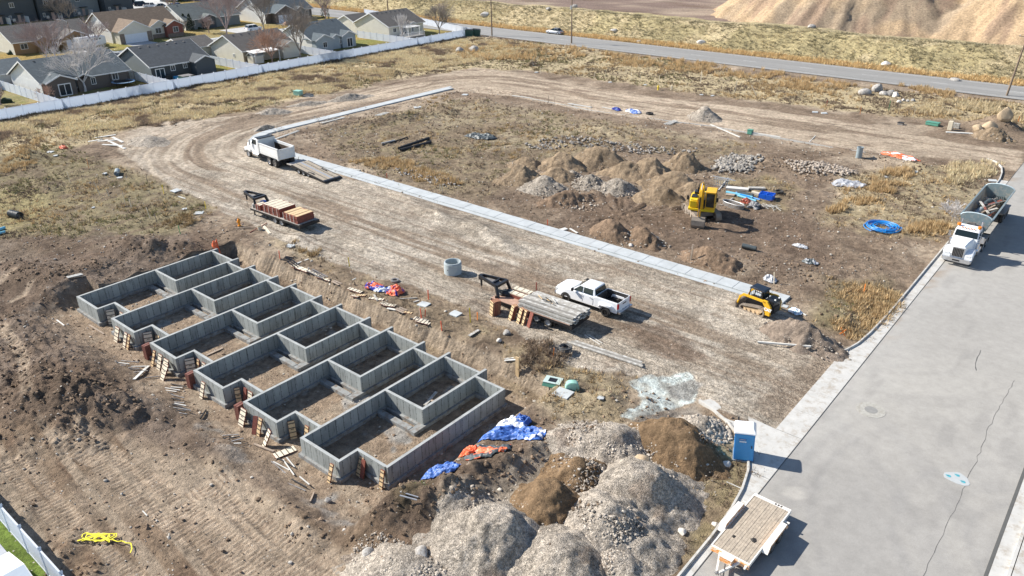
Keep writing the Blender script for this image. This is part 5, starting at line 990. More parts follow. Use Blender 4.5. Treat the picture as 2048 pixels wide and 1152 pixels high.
def lump(name, rx, ry, rz_, m, parent=None, seed=1, amp=.35, sub=4, zoff=0):
    bm = bmesh.new(); bmesh.ops.create_icosphere(bm, subdivisions=sub, radius=1); V = np.array([v.co[:] for v in bm.verts])
    a = fbm(V[:, 0]*1.3+seed*7, V[:, 1]*1.3+V[:, 2]*1.7, .7, 4)*amp*2+(ridge(V[:, 0]+seed*3, V[:, 1]-V[:, 2]*.6, .8, 3)-.6)*amp
    for v, q in zip(bm.verts, a): v.co *= 1+q; v.co = Vector((v.co.x*rx, v.co.y*ry, max(-.02, v.co.z*rz_)+zoff))
    me = bpy.data.meshes.new(name); bm.to_mesh(me); bm.free(); me.polygons.foreach_set('use_smooth', [True]*len(me.polygons)); me.set_sharp_from_angle(angle=R(25)); me.materials.append(m); o = bpy.data.objects.new(name, me); COL.objects.link(o); o.parent = parent; return o
lump('folded_cover', .85, .5, .42, mat('black_tarp_sheet', (.02, .021, .023), .35, var=.3), t, 2)
b = MB(); b.box(-.6, .6, -.04, .04, 0, 1.35); o = b.build('upright_post', M_PLY); o.location = (-35.3, 45.35, z2); o.rotation_euler = (0, 0, R(90)); o.scale = (.07, 1, 1); tag(o, 'dark red upright board standing between the panels and the planks', 'post')
def place_panel(x, y, z, rz, lean, m, h, w, lab, grp, bars=4):
    p = panel(w=w, h=h, m=m, bars=bars); p.location = (x, y, z); p.rotation_euler = Matrix.Rotation(rz, 3, 'Z').to_euler(); p.rotation_euler = (Matrix.Rotation(rz, 3, 'Z') @ Matrix.Rotation(-lean, 3, 'X')).to_euler(); return tag(p, lab, 'form panel', grp)
# bundles of panels leaning on the trailer side
for q, (x, n, m, lab) in enumerate([(-37.2, 7, 1, 'thick bundle of yellowed form panels standing upright by the gooseneck foot'), (-35.5, 4, 1, 'bundle of yellow form panels leaning on the trailer left of the plank stack'), (-34.65, 3, 1, 'two yellow form panel bundles leaning on the planks'), (-34.2, 2, 1, 'narrow yellow form panels leaning on the planks beside the dark red panel'), (-33.6, 1, 2, 'dark red form panel leaning on the plank stack')]):
    yb = 41.6+.28*(x > -36)+.0; zz = H(x, 42); t = thing('form_panel_bundle', lab, 'form panels', (x, yb+.25, zz), R(-22), 'form panels leaning on the trailer by the pickup')
    for k in range(n):
        p = MB(); M = Matrix.Translation((k*.085*0+random.uniform(-.03, .03), k*.1, 0)) @ Matrix.Rotation(R(-17 if n < 6 else -5), 4, 'X') @ Matrix.Rotation(random.uniform(-.02, .02), 4, 'Y'); hh = 1.25; ww = .42 if n != 7 else .55
        p.box(-ww/2, ww/2, -.04, .04, 0, hh, M); p.mt(1); p.box(-ww/2-.01, ww/2+.01, -.03, .045, -.005, hh+.008, M); 
        o = p.build('form_panel', [M_PLYT if m == 1 else M_PLY, M_PLY], t)
        if m == 1 and k == 0:
            p = MB()
            for j in range(4): p.box(-ww/2-.01, ww/2+.01, -.06, -.041, hh*(j+.5)/4-.03, hh*(j+.5)/4+.03, M)
            p.build('iron_bars', M_IRON, o)
# rear trailer with strapped panel stack
g1 = gooseneck((-68.4, 44.15, H(-68.4, 44.1)), R(181), 'black gooseneck trailer carrying strapped stacks of red form panels on the gravel', 8.3)
z1 = H(-68.4, 44.1)+.875
for q, (x, L_, n, nz, lab, mm) in enumerate([(-71.25, .8, 2, 6, 'short low stack of red edged form panels at the front of the rear trailer', M_PLYB), (-69.0, 2.9, 8, 9, 'large strapped stack of red edged form panels in the middle of the rear trailer', M_PLYB), (-65.65, 2.3, 4, 8, 'strapped stack of red edged form panels at the tail of the rear trailer', M_PLYT)]):
    t = thing('form_panel_stack', lab, 'form panels', (x, 44.15 if q else 43.5, z1), R(181), 'red panel stacks on the rear trailer'); yy = 1.05 if q else .5
    for k in range(nz):
        b = MB()
        for j in range(n): b.mt(0); jx = random.uniform(-.015, .015); jy = random.uniform(-.04, .04); b.box(-L_/2+j*L_/n+.012+jx, -L_/2+(j+1)*L_/n-.012+jx, -yy+jy, yy+jy, k*.098+.004, k*.098+.094); 
        if k == nz-1:
            b.mt(1)
            for j in range(n): b.box(-L_/2+j*L_/n+.045, -L_/2+(j+1)*L_/n-.045, -yy+.03+.06*(j % 3), yy-.03-.05*(j % 2), nz*.098-.004, nz*.098+.012+.02*(j % 2))
        b.build('board_layer', [M_PLY, mm], t)
    b = MB()
    for j in range(0, n, 1 if n < 6 else 2):
        x_ = -L_/2+(j+.9)*L_/n
        for s in (1,): b.box(x_, x_+.05, s*(yy+.05), s*(yy+.065), -.25, nz*.098+.02)
    b.build('strap', mat('pale_strap', (.6, .55, .5), .8), t)
t = thing('equipment_heap', 'blue tarp, jack and dark hoses heaped under the gooseneck of the rear trailer', 'equipment', (-72.6, 44.6, z1), 0)
lump('blue_cover', .55, .5, .32, mat('blue_tarp', (.02, .09, .42), .45, var=.25, scale=3, rgb2=(.25, .4, .7), thr=.64), t, 3); o = lump('dark_hose_heap', .7, .35, .3, M_BLKP, t, 4, .5); o.location = (1.0, .7, 0); o = lump('winch', .3, .3, .3, M_STL, t, 5, .3, 3); o.location = (-.2, -1.0, 0)
# --- flat trailer at the lower right
def flat_trailer(loc, rz, label):
    t = thing('flatbed_trailer', label, 'trailer', loc, rz); L = 5.1; hw = 1.02; z = .62
    M_O = mat('faded_orange_paint', (.72, .30, .07), .6, var=.15, scale=4, rgb2=(.78, .72, .62), thr=.53, soft=.06); M_CW = mat('chipped_cream_paint', (.78, .74, .68), .55, var=.06, scale=3, rgb2=(.60, .33, .14), thr=.64, soft=.04)
    b = MB(); n = 13
    for k in range(n): y = -hw+.06+k*(2*hw-.12)/n; b.box(-L/2+.28, L/2-.06, y+.006, y+(2*hw-.12)/n-.006, z, z+.045+.006*(k % 3))
    b.build('plank_deck', mat('warm_deck_planks', (.44, .37, .285), .85, var=.22, scale=3, bump=.35, bscale=14, rgb2=(.30, .25, .2), thr=.58), t)
    b = MB(); b.box(-L/2+.05, -L/2+.27, -hw, hw, z-.02, z+.06); b.box(L/2-.05, L/2+.05, -hw, hw, z-.25, z+.05)
    for s in (1, -1): b.box(-L/2+.05, L/2+.05, s*hw-.05, s*hw+.02, z-.16, z+.055)
    b.build('frame', M_CW, t); b = MB(); b.box(-L/2+.05, L/2, -.6, .6, z-.22, z-.06); b.box(L/2-.02, L/2+.07, -hw-.02, hw+.02, z-.28, z-.02); b.build('underframe', M_O, t)
    b = MB()
    for s in (-.16, 0, .16): b.box(-L/2+.1, -L/2+.22, s-.05+.35, s+.05+.35, z+.06, z+.066)
    b.build('marker_lights', M_IRON, t)
    for s in (1, -1):
        f = MB(); x0, x1 = -1.05, .95; yA, yB = s*(hw+.03), s*(hw+.36); h = z+.28
        for (p, q) in (((x0-.28, z-.1), (x0, h)), ((x0, h), (x1, h)), ((x1, h), (x1+.28, z-.1))):
            f.add([(p[0], yA, p[1]), (p[0], yB, p[1]), (q[0], yB, q[1]), (q[0], yA, q[1]), (p[0], yA, p[1]-.03), (p[0], yB, p[1]-.03), (q[0], yB, q[1]-.03), (q[0], yA, q[1]-.03)], [(0, 1, 2, 3), (7, 6, 5, 4), (0, 4, 5, 1), (2, 6, 7, 3), (0, 3, 7, 4), (1, 5, 6, 2)])
        fo = f.build('fender', M_CW, t); f = MB(); f.prism([(x0-.26, z-.1), (x0, h-.035), (x1, h-.035), (x1+.26, z-.1), (x1+.05, z-.1), (x1-.1, h-.16), (x0+.1, h-.16), (x0-.05, z-.1)], yB-s*.03, yB-s*.002); f.prism([(x0-.26, z-.1), (x0, h-.035), (x1, h-.035), (x1+.26, z-.1)], yA+s*.001, yA+s*.02); f.build('fender_side', M_O, fo)
        for x in (-.5, .4): wheel(t, x, s*(hw+.19), .36, .24, M_STL, n=22)
        b = MB(); b.box(-L/2+.9, -L/2+1.0, s*hw, s*(hw+.3), z-.12, z-.06); b.build('step_bracket', M_CW, t)
    b = MB()
    for s in (1, -1): b.bar((L/2, s*.55, z-.12), (L/2+1.35, s*.06, z-.1), .1, .12)
    b.build('drawbar', M_CW, t); b = MB(); b.cbox((L/2+.42, 0, z+.06), (.36, .66, .3)); b.mt(1); b.cbox((L/2+.42, 0, z+.215), (.4, .7, .02)); b.build('tool_box', [M_O, M_CW], t, bevel=.01)
    b = MB(); b.tube([(L/2+1.3, 0, z-.08), (L/2+1.5, 0, z-.08)], .06, 8); b.tube([(L/2+1.0, .18, z+.3), (L/2+1.0, .18, .08)], .04, 8); b.build('coupler', M_STL, t)
    b = MB()
    for s in (1, -1):
        P = [(L/2+1.2+.1*math.sin(a*2), s*.1+s*.12*math.sin(a), z-.15-.28*math.sin(a*.5)+(.0)) for a in np.linspace(0, 6, 14)]; b.tube(P, .018, 5)
    b.build('safety_chain', M_STL, t)
    b = MB(); b.box(L/2-.1, L/2+.3, .85, .95, z-.14, z-.06); b.build('step_bracket', M_CW, t)
    o = lump('leaf_litter', .17, .13, .04, M_IRON, t, 6, .6, 3); o.location = (.9, .45, z+.05); o = lump('leaf_litter', .1, .08, .03, M_IRON, t, 9, .6, 3); o.location = (1.3, -.45, z+.05)
    return t
flat_trailer((-10.35, 31.9, -.04), R(-91), 'small empty flatbed trailer with grey plank deck and chipped orange fenders at the kerb')
# --- tracked excavator
def track(b, L, r, w, y, x0=0):
    """closed rubber track loop"""
    n = 10; out = [(x0+L/2-r+r*math.cos(a), r+r*math.sin(a)) for a in np.linspace(-math.pi/2, math.pi/2, n)]+[(x0-L/2+r+r*math.cos(a), r+r*math.sin(a)) for a in np.linspace(math.pi/2, 3*math.pi/2, n)]
    inn = [(x0+(p[0]-x0)*.93, r+(p[1]-r)*.82) for p in out]; m = len(out); vs = []
    for (a, c) in ((out, -w/2), (out, w/2), (inn, w/2), (inn, -w/2)): vs += [(p[0], y+c, p[1]) for p in a]
    b.add(vs, [(j*m+k, j*m+(k+1) % m, ((j+1) % 4)*m+(k+1) % m, ((j+1) % 4)*m+k) for j in range(4) for k in range(m)])
    P = out+[out[0]]
    for (p, q) in zip(P[:-1], P[1:]):
        d = math.dist(p, q); k = max(1, int(d/.17))
        for i in range(k):
            f = (i+.5)/k; x = p[0]+(q[0]-p[0])*f; z = p[1]+(q[1]-p[1])*f; an = math.atan2(q[1]-p[1], q[0]-p[0]); b.cbox((x, y, z), (.07, w+.01, .05), 0, -an)
    return b
def excavator(loc, r_track, r_up, label):
    t = thing('excavator', label, 'excavator', loc, r_up); d = r_track-r_up; Rm = Matrix.Rotation(d, 4, 'Z')
    for s in (1, -1): o = track(MB(), 3.7, .42, .5, s*1.0).build('track', M_DIRTY, t); o.rotation_euler.z = d; b = MB(); b.box(-1.45, 1.45, s*1.0-.12, s*1.0+.12, .22, .6); [b.cyl((x, s*1.0, .28), .15, .4, 'Y', 12) for x in (-1, -.35, .35, 1)]; b.cyl((1.4, s, .42), .27, .3, 'Y', 14); b.cyl((-1.4, s, .42), .27, .3, 'Y', 14); o = b.build('track_frame', M_DIRTY, t); o.rotation_euler.z = d
    b = MB(); b.box(-.9, .9, -.8, .8, .35, .75); b.cyl((0, 0, .85), .6, .2); b.bar((1.5, 0, .5), (2.0, 0, .5), .5, .3); b.box(2.0, 2.12, -1.25, 1.25, .1, .65); o = b.build('undercarriage', M_DIRTY, t); o.rotation_euler.z = d+math.pi
    b = MB(); n = 9; P = [(1.25, -1.2), (1.35, -.1), (1.35, 1.2), (-1.0, 1.22)]+[(-1.0-.85*math.sin(math.pi*k/n), 1.22*math.cos(math.pi*k/n)) for k in range(1, n)]+[(-1.0, -1.22)]
    b.prism(P, .98, 1.2, 'Z'); b.build('deck', M_YELD, t, bevel=.03)
    b = MB(); Q = [(1.2, -1.15), (1.2, -.35), (-.3, -.3), (-.35, 1.12), (-1.0, 1.18)]+[(-1.0-.8*math.sin(math.pi*k/n), 1.18*math.cos(math.pi*k/n)) for k in range(1, n)]+[(-1.0, -1.18)]
    b.prism(Q, 1.2, 1.95, 'Z'); b.build('engine_housing', M_YELD, t, bevel=.1, seg=3)
    b = MB(); b.box(-1.4, -.6, -.9, -.2, 1.95, 2.15); b.tube([(-.9, -.6, 2.1), (-.9, -.6, 2.55)], .07, 8); b.box(-.3, .5, -1.05, -.55, 1.95, 2.05); b.build('exhaust_and_grille', M_BLK, t)
    c = MB()
    for (x, y) in ((1.3, .33), (1.3, 1.15), (-.3, .33), (-.3, 1.15)): c.bar((x, y, 1.2), (x-(.12 if x > 0 else 0), y, 2.75), .09)
    c.box(-.35, 1.25, .28, 1.2, 2.72, 2.84); c.box(-.3, 1.3, 1.1, 1.17, 1.2, 1.75); c.box(1.25, 1.33, .35, 1.15, 1.2, 1.42); c.build('cab_frame', M_YEL, t, bevel=.02)
    quad('windscreen', [(1.29, .37, 1.45), (1.29, 1.11, 1.45), (1.19, 1.11, 2.7), (1.19, .37, 2.7)], M_GLS, t, .012); quad('side_window', [(1.22, 1.15, 1.76), (-.25, 1.15, 1.76), (-.25, 1.15, 2.7), (1.12, 1.15, 2.7)], M_GLS, t, .01); quad('side_window', [(1.22, .34, 1.3), (-.25, .34, 1.3), (-.25, .34, 2.7), (1.12, .34, 2.7)], M_GLS, t, .01); quad('rear_window', [(-.3, .38, 1.9), (-.3, 1.1, 1.9), (-.3, 1.1, 2.7), (-.3, .38, 2.7)], M_GLS, t, .01)
    b = MB(); b.box(.1, .6, .5, 1.0, 1.3, 1.5); b.box(.1, .25, .5, 1.0, 1.5, 2.2); b.build('seat', M_BLKP, t)
    for s, y in ((1, 1.35), (-1, -1.3)): b = MB(); b.box(1.0, 1.06, y-.1, y+.1, 1.9, 2.3); b.bar((1.0, y-.1*s, 1.9), (.9, 1.15 if s > 0 else -1.1, 1.6), .03); b.build('mirror', M_BLKP, t)
    bo = MB(); w_ = .17
    bo.prism([(.9, 1.15), (1.25, 1.15), (1.55, 2.6), (2.25, 3.55), (3.05, 3.15), (3.1, 3.4), (2.2, 3.95), (1.55, 3.55), (1.15, 2.75)], -w_, w_); bo.build('boom', M_YEL, t, bevel=.02)
    st = MB(); st.prism([(2.75, 3.45), (3.15, 3.55), (3.4, 3.1), (3.1, .95), (2.9, .95), (2.85, 3.0)], -.13, .13); st.build('dipper_arm', M_YEL, t, bevel=.02)
    for y in (-.25, .25): b = MB(); b.tube([(1.3, y, 1.35), (1.45, y, 2.2)], .075, 10); b.mt(1); b.tube([(1.45, y, 2.2), (1.6, y, 2.95)], .045, 8); b.build('hydraulic_cylinder', [M_BLK, M_CHR], t)
    b = MB(); b.tube([(1.7, 0, 3.85), (2.4, 0, 4.02)], .08, 10); b.mt(1); b.tube([(2.4, 0, 4.02), (2.95, 0, 3.6)], .045, 8); b.build('hydraulic_cylinder', [M_YEL, M_CHR], t)
    b = MB(); b.tube([(3.45, 0, 3.0), (3.5, 0, 2.0)], .07, 10); b.mt(1); b.tube([(3.5, 0, 2.0), (3.4, 0, 1.2)], .045, 8); b.bar((3.4, 0, 1.2), (3.05, 0, 1.3), .08); b.build('hydraulic_cylinder', [M_BLK, M_CHR], t)
    b = MB(); P = [(2.85, 1.05), (3.35, 1.15), (3.55, .85), (3.6, .4), (3.4, .05), (2.95, -.02), (2.6, .12)]; Pi = [(2.95, .95), (3.3, 1.02), (3.45, .8), (3.5, .42), (3.33, .14), (2.95, .07), (2.65, .16)]
    m = len(P)
    vs = [(p[0], y, p[1]) for y in (-.6, .6) for p in P]+[(p[0], y, p[1]) for y in (-.58, .58) for p in Pi]
    fs = [(k, k+1, m+k+1, m+k) for k in range(m-1)]+[(2*m+k, 2*m+k+1, 3*m+k+1, 3*m+k) for k in range(m-1)]+[(0, m, 3*m, 2*m), (m-1, 2*m-1, 4*m-1, 3*m-1)]
    b.add(vs, fs)
    for y in (-.6, .57): b.prism(P, y, y+.03)
    for k in range(6): b.cbox((2.52, -.52+k*.21, .13), (.22, .08, .05), 0, .2)
    b.build('bucket', M_DIRTY, t); return t
excavator((-34.5, 72.9, H(-34.5, 72.9)-.03), R(-43), R(-69), 'yellow tracked excavator with its bucket on the ground on dark turned earth').scale = (1.13, 1.13, 1.13)
# --- compact track loader
def loader(loc, rz, label):
    t = thing('track_loader', label, 'track loader', loc, rz)
    for s in (1, -1):
        n = 6; b = MB(); out = [(-1.0, .0), (.75, .0), (1.0, .18), (1.0, .36), (.85, .5), (-.75, .78), (-1.1, .72), (-1.25, .45), (-1.2, .12)]
        inn = [(-.95, .09), (.72, .09), (.9, .2), (.9, .34), (.8, .42), (-.75, .69), (-1.03, .64), (-1.14, .43), (-1.1, .17)]; m = len(out); vs = []
        for (a, c) in ((out, -.2), (out, .2), (inn, .2), (inn, -.2)): vs += [(p[0], s*.72+c, p[1]) for p in a]
        b.add(vs, [(j*m+k, j*m+(k+1) % m, ((j+1) % 4)*m+(k+1) % m, ((j+1) % 4)*m+k) for j in range(4) for k in range(m)])
        P = out+[out[0]]
        for (p, q) in zip(P[:-1], P[1:]):
            d = math.dist(p, q); k = max(1, int(d/.13))
            for i in range(k): f = (i+.5)/k; b.cbox((p[0]+(q[0]-p[0])*f, s*.72, p[1]+(q[1]-p[1])*f), (.05, .41, .045), 0, -math.atan2(q[1]-p[1], q[0]-p[0]))
        b.build('track', M_DIRTY, t); b = MB(); b.prism([(-.85, .12), (.6, .12), (.75, .3), (-.6, .55), (-.95, .5)], s*.72-.1, s*.72+.1); [b.cyl((x, s*.72, .17), .12, .36, 'Y', 12) for x in (-.7, -.3, .1, .5)]; b.cyl((-.85, s*.72, .5), .2, .3, 'Y', 14); b.build('track_frame', mat('dusty_tan_steel', (.55, .40, .24), .85, var=.2), t)
    b = MB(); b.box(-1.3, .7, -.5, .5, .3, 1.0); b.build('chassis', M_BLK, t)
    b = MB(); b.box(-1.75, -1.2, -.62, .62, .35, 1.35); b.prism([(-1.8, 1.35), (-.9, 1.35), (-1.0, 1.5), (-1.7, 1.5)], -.6, .6); b.build('engine_cover', M_BLK, t, bevel=.04)
    for s in (1, -1):
        b = MB(); b.prism([(-1.72, .3), (-1.28, .3), (-1.2, .95), (-.95, 1.28), (-.95, 1.5), (-1.35, 1.5), (-1.7, 1.1)], s*.78-.1, s*.78+.1); b.prism([(-1.3, 1.28), (.75, 1.28), (1.1, .95), (1.22, 1.08), (.85, 1.46), (-1.25, 1.47)], s*.80-.08, s*.80+.08); b.bar((1.1, s*.78, 1.05), (1.35, s*.7, .35), .13); b.build('lift_arm', M_YEL, t, bevel=.02)
    text(t, 'CAT', .34, (-1.5, .885, .82), (R(90), 0, R(180)), M_WHT, bold=.02); text(t, 'CAT', .34, (-1.5, -.885, .82), (R(90), 0, 0), M_WHT, bold=.02)
    b = MB()
    for s in (1, -1):
        for (x0, x1) in ((.55, .42), (-.75, -.6)): b.bar((x0, s*.46, .95), (x1, s*.46, 2.0), .07)
        b.bar((.55, s*.46, 1.3), (-.7, s*.46, 1.3), .05)
        for k in range(6): b.bar((.35-k*.17, s*.46, 1.3), (.3-k*.16, s*.46, 1.95), .02)
    b.build('cab_frame', M_BLK, t); b = MB(); b.loft([[Vector(p) for p in ((.55, .52, 1.98), (-.85, .52, 1.98), (-.85, -.52, 1.98), (.55, -.52, 1.98))], [Vector(p) for p in ((.45, .45, 2.1), (-.75, .45, 2.1), (-.75, -.45, 2.1), (.45, -.45, 2.1))]], smooth=False); b.build('roof', mat('dark_blue_black', (.012, .018, .03), .25), t, bevel=.02)
    quad('rear_window', [(-.8, .42, 1.35), (-.8, -.42, 1.35), (-.7, -.42, 1.95), (-.7, .42, 1.95)], M_GLS, t, .01); b = MB(); b.box(-.5, 0, -.25, .25, 1.0, 1.15); b.box(-.55, -.42, -.25, .25, 1.1, 1.7); b.build('seat', M_BLKP, t)
    b = MB(); b.prism([(1.3, .05), (1.35, .5), (1.45, .55), (1.42, .1), (2.0, .04), (2.0, .0), (1.35, .0)], -.9, .9)
    for s in (1, -1): b.prism([(1.35, .0), (2.0, .0), (1.6, .35), (1.4, .52)], s*.9-.02, s*.9+.02)
    b.build('bucket', M_DIRTY, t); b = MB(); b.cbox((-1.78, .0, .75), (.03, .8, .5)); b.build('rear_grille', M_BLKP, t)
    for s in (1, -1): b = MB(); b.cyl((-1.72, s*.3, 1.58), .07, .1, 'X', 10); b.build('work_light', M_LMP, t)
loader((-20.95, 56.2, H(-20.95, 56.2)), R(172), 'yellow and black compact track loader parked at the end of the pale pavement')
# --- semi truck with side-dump trailer
def semi(loc, rz, label):
    t = thing('semi_truck', label, 'semi truck', loc, rz)   # origin under the front bumper
    b = MB(); b.box(-7.3, -.4, -.45, .45, .75, 1.0); b.box(-7.2, -3.6, -.5, .5, 1.0, 1.06); b.build('chassis', M_STL, t)
    b = MB(); b.loft([sec(-.15, .58, .75, 1.75, .06, .55), sec(-.2, .62, .75, 1.95, .12, .5), sec(-1.2, .82, .8, 2.1, .14, .62), sec(-2.1, 1.0, .8, 2.22, .12, .8)])
    for s in (1, -1): b.loft([sec(-.1, .3, .72, 1.15, .06, y0=s*.9), sec(-.3, .34, .70, 1.35, .1, y0=s*.9), sec(-1.0, .34, 1.0, 1.5, .1, y0=s*.9), sec(-1.7, .28, .75, 1.35, .1, y0=s*.92)])
    b.build('hood', M_WHT, t)
    b = MB(); b.loft([[Vector(p) for p in ((-2.0, 1.05, .9), (-3.5, 1.05, .9), (-3.5, -1.05, .9), (-2.0, -1.05, .9))], [Vector(p) for p in ((-2.0, 1.05, 2.15), (-3.5, 1.05, 2.15), (-3.5, -1.05, 2.15), (-2.0, -1.05, 2.15))], [Vector(p) for p in ((-2.3, 1.0, 2.75), (-3.5, 1.0, 2.8), (-3.5, -1.0, 2.8), (-2.3, -1.0, 2.75))], [Vector(p) for p in ((-2.5, .9, 2.95), (-3.4, .9, 2.98), (-3.4, -.9, 2.98), (-2.5, -.9, 2.95))]], smooth=False); b.build('cab', M_WHT, t, bevel=.05)
    quad('windscreen', [(-2.0, .95, 2.22), (-2.0, -.95, 2.22), (-2.26, -.9, 2.72), (-2.26, .9, 2.72)], M_GLS, t, .02)
    for s in (1, -1): quad('side_window', [(-2.15, s*1.05, 2.15), (-3.1, s*1.05, 2.15), (-3.1, s*1.0, 2.7), (-2.35, s*1.0, 2.7)], M_GLS, t, .02); b = MB(); b.cbox((-2.2, s*1.38, 2.2), (.08, .2, .5)); b.bar((-2.2, s*1.05, 2.5), (-2.2, s*1.38, 2.4), .03); b.bar((-2.2, s*1.05, 1.95), (-2.2, s*1.38, 2.0), .03); b.build('mirror', M_CHR, t); b = MB(); b.cyl((-2.1, s*1.12, 1.55), .17, .5, 'Z', 16); b.build('air_cleaner', M_CHR, t); b = MB(); b.cyl((-3.0, s*1.0, .75), .3, 1.4, 'X', 16); b.build('fuel_tank', M_CHR, t); b = MB(); b.cbox((-.12, s*.88, 1.12), (.08, .36, .14)); b.build('headlight', M_LMP, t); b = MB(); b.cyl((-2.65, s*.85, 3.0), .04, .1, n=8); b.mt(1); b.cyl((-2.65, s*.85, 3.12), .16, .2, n=14); b.build('beacon', [M_BLK, M_AMB], t); b = MB(); b.tube([(-3.62, s*.85, .9), (-3.62, s*.85, 3.4)], .07, 10); b.build('exhaust_stack', M_CHR, t)
    for k in range(5): b = MB(); b.cbox((-2.4, -.5+k*.25, 2.96), (.12, .1, .06)); b.build('cab_light', M_AMB, t)
    b = MB(); b.box(-.17, -.08, -.5, .5, .82, 1.78); g = b.build('radiator_surround', M_CHR, t); b = MB()
    for k in range(7): b.box(-.09, -.06, -.44+k*.126, -.44+k*.126+.105, .9, 1.7)
    b.build('grille', M_BLK, g); b = MB(); b.loft([sec(-.05, 1.22, .45, .8, .05), sec(.12, 1.12, .45, .8, .05)]); b.build('bumper', M_CHR, t); b = MB(); b.box(.1, .14, -.3, .3, .55, .68); b.build('licence_plate', M_BLK, t)
    for s in (1, -1):
        wheel(t, -1.0, s*1.0, .52, .3)
        for x in (-5.2, -6.55): wheel(t, x, s*1.1, .5, .26); wheel(t, x, s*.8, .5, .26)
        b = MB(); b.box(-7.4, -7.35, s*.65, s*1.25, .3, 1.1); b.build('mudflap', M_BLKP, t); b = MB(); b.prism([(-4.6, .95), (-4.9, 1.12), (-7.0, 1.12), (-7.3, .95)], s*.95-.3, s*.95+.3); b.build('rear_fender', M_STL, t)
    return t
semi((-10.5, 75.75, -.045), R(-90), 'white semi truck with two amber roof beacons parked facing the camera at the kerb')
def side_dump(loc, rz, label):
    t = thing('side_dump_trailer', label, 'trailer', loc, rz)   # origin at the nose, box runs to -X
    M_TUB = mat('grey_blue_tub_paint', (.19, .25, .27), .5, .2, var=.12, scale=1.5, rgb2=(.40, .37, .32), thr=.6); M_TUBI = mat('scraped_tub_inside', (.40, .38, .35), .55, .4, var=.2, scale=1.5, rgb2=(.60, .48, .30), thr=.56)
    L = 11.2; prof = [(-1.32, 3.0), (-1.15, 2.3), (-.85, 1.65), (-.45, 1.35), (.45, 1.35), (.85, 1.65), (1.15, 2.3), (1.32, 3.0)]
    n = len(prof); b = MB(); o_ = [(y*1.03, z-.05 if 0 < i < n-1 else z) for i, (y, z) in enumerate(prof)]
    b.mt(0); b.add([(x, y, z) for x in (-.3, -L) for (y, z) in o_], [(k, k+1, n+k+1, n+k) for k in range(n-1)])
    b.mt(1); b.add([(x, y, z) for x in (-.3, -L) for (y, z) in prof], [(k, n+k, n+k+1, k+1) for k in range(n-1)])
    b.mt(0)
    for s in (1, -1): b.box(-L, -.3, s*1.27, s*1.42, 2.95, 3.05)
    for k in range(7): x = -.9-k*1.55; [b.bar((x, s*1.38, 2.95), (x, s*.95, 1.6), .07, .05) for s in (1, -1)]
    tub = b.build('tub', [M_TUB, M_TUBI], t)
    for x in (-.3, -L):
        b = MB(); P = [(y*1.02, z-.03) for y, z in prof]; arcp = [(1.32*math.cos(a), 3.0+.42*math.sin(a)) for a in np.linspace(.1, math.pi-.1, 9)]; b.prism(P+arcp, x-.04, x+.04, 'X'); b.build('tub_end', M_TUB, tub)
        b = MB(); b.tube([(x, y, z) for y, z in [(1.34, 3.0)]+arcp+[(-1.34, 3.0)]], .06, 6); b.build('end_rim', mat('pale_blue_rim', (.5, .6, .64), .5), tub)
    b = MB(); b.box(-L-.3, .8, -.35, .35, 1.0, 1.3); b.box(-.25, 0, -.6, .6, 1.2, 2.4); b.bar((.1, -1.1, 2.6), (.1, 1.1, 2.4), .1); b.bar((.1, 0, 1.2), (.1, 0, 2.6), .18); b.box(-L-.8, -L+2.6, -1.15, 1.15, 1.0, 1.1); b.build('frame', M_STL, t)
    for s in (1, -1):
        for x in (-L+1.9, -L+.6, -L-.65): wheel(t, x, s*1.1, .5, .26, M_STL); wheel(t, x, s*.8, .5, .26, M_STL)
        b = MB(); b.box(-L-.9, -L+2.6, s*.78, s*1.32, 1.1, 1.16); b.build('fender', M_STL, t)
    return t
sd = side_dump((-10.55, 81.2, -.045), R(-90), 'long grey side dump trailer full of scrap pipes and lumber, behind the white semi')
def scrap(name, label, cat, pts, r, m, hollow=True):
    b = MB(); a = Vector(pts[0]); c = Vector(pts[1])
    if hollow:
        d = c-a; q = d.to_track_quat('Z', 'Y').to_matrix().to_4x4(); k = MB(); k.ring((0, 0, 0), r, r*.82, d.length, 'Z', 20); b.add([Matrix.Translation(a) @ q @ Vector(v) for v in k.v], k.f, True)
    else: b.tube(pts, r, 8)
    return tag(b.build(name, m), label, cat)
M_PIPG = mat('grey_plastic_pipe', (.26, .31, .33), .5, var=.15); M_PIPD = mat('dark_pipe', (.06, .075, .08), .5, var=.2); M_WOOD = mat('scrap_wood', (.33, .26, .2), .85, var=.3, scale=3)
scrap('pipe', 'grey wide pipe piece near the front of the side dump trailer', 'pipe', [(-11.2, 85.0, 2.0), (-10.95, 86.6, 2.2)], .28, M_PIPG); scrap('pipe', 'dark grey wide pipe piece in the middle of the side dump trailer', 'pipe', [(-11.2, 88.2, 2.0), (-10.7, 89.4, 2.35)], .3, M_PIPD); scrap('pipe', 'dark pipe lying across the nose of the side dump trailer', 'pipe', [(-11.1, 84.3, 1.9), (-9.9, 84.2, 1.95)], .2, M_PIPD)
t = thing('scrap_lumber', 'tangle of broken brown boards and pipes filling the side dump trailer', 'scrap', (-10.62, 87, 1.4))
for i in range(30):
    b = MB(); a = random.uniform(-.5, .5)+math.pi/2; L_ = random.uniform(1.2, 2.8); x = random.uniform(-.5, .7); y = random.uniform(-1.6, 3.2); b.cbox((x, y, .35+random.uniform(0, .85)), (L_, random.uniform(.08, .25), .06), a, random.uniform(-.12, .12)); b.build('board', [M_WOOD, M_STL, M_PLY, M_PIPD, M_PLK][i % 5], t)
for i in range(6): b = MB(); b.tube([(-.5+i*.16, 2.2, .5+.04*i), (-.1+i*.17, 4.2, .6), (-.2+i*.16, 5.4, .65)], .07, 8); b.build('pipe', M_PIPD, t)
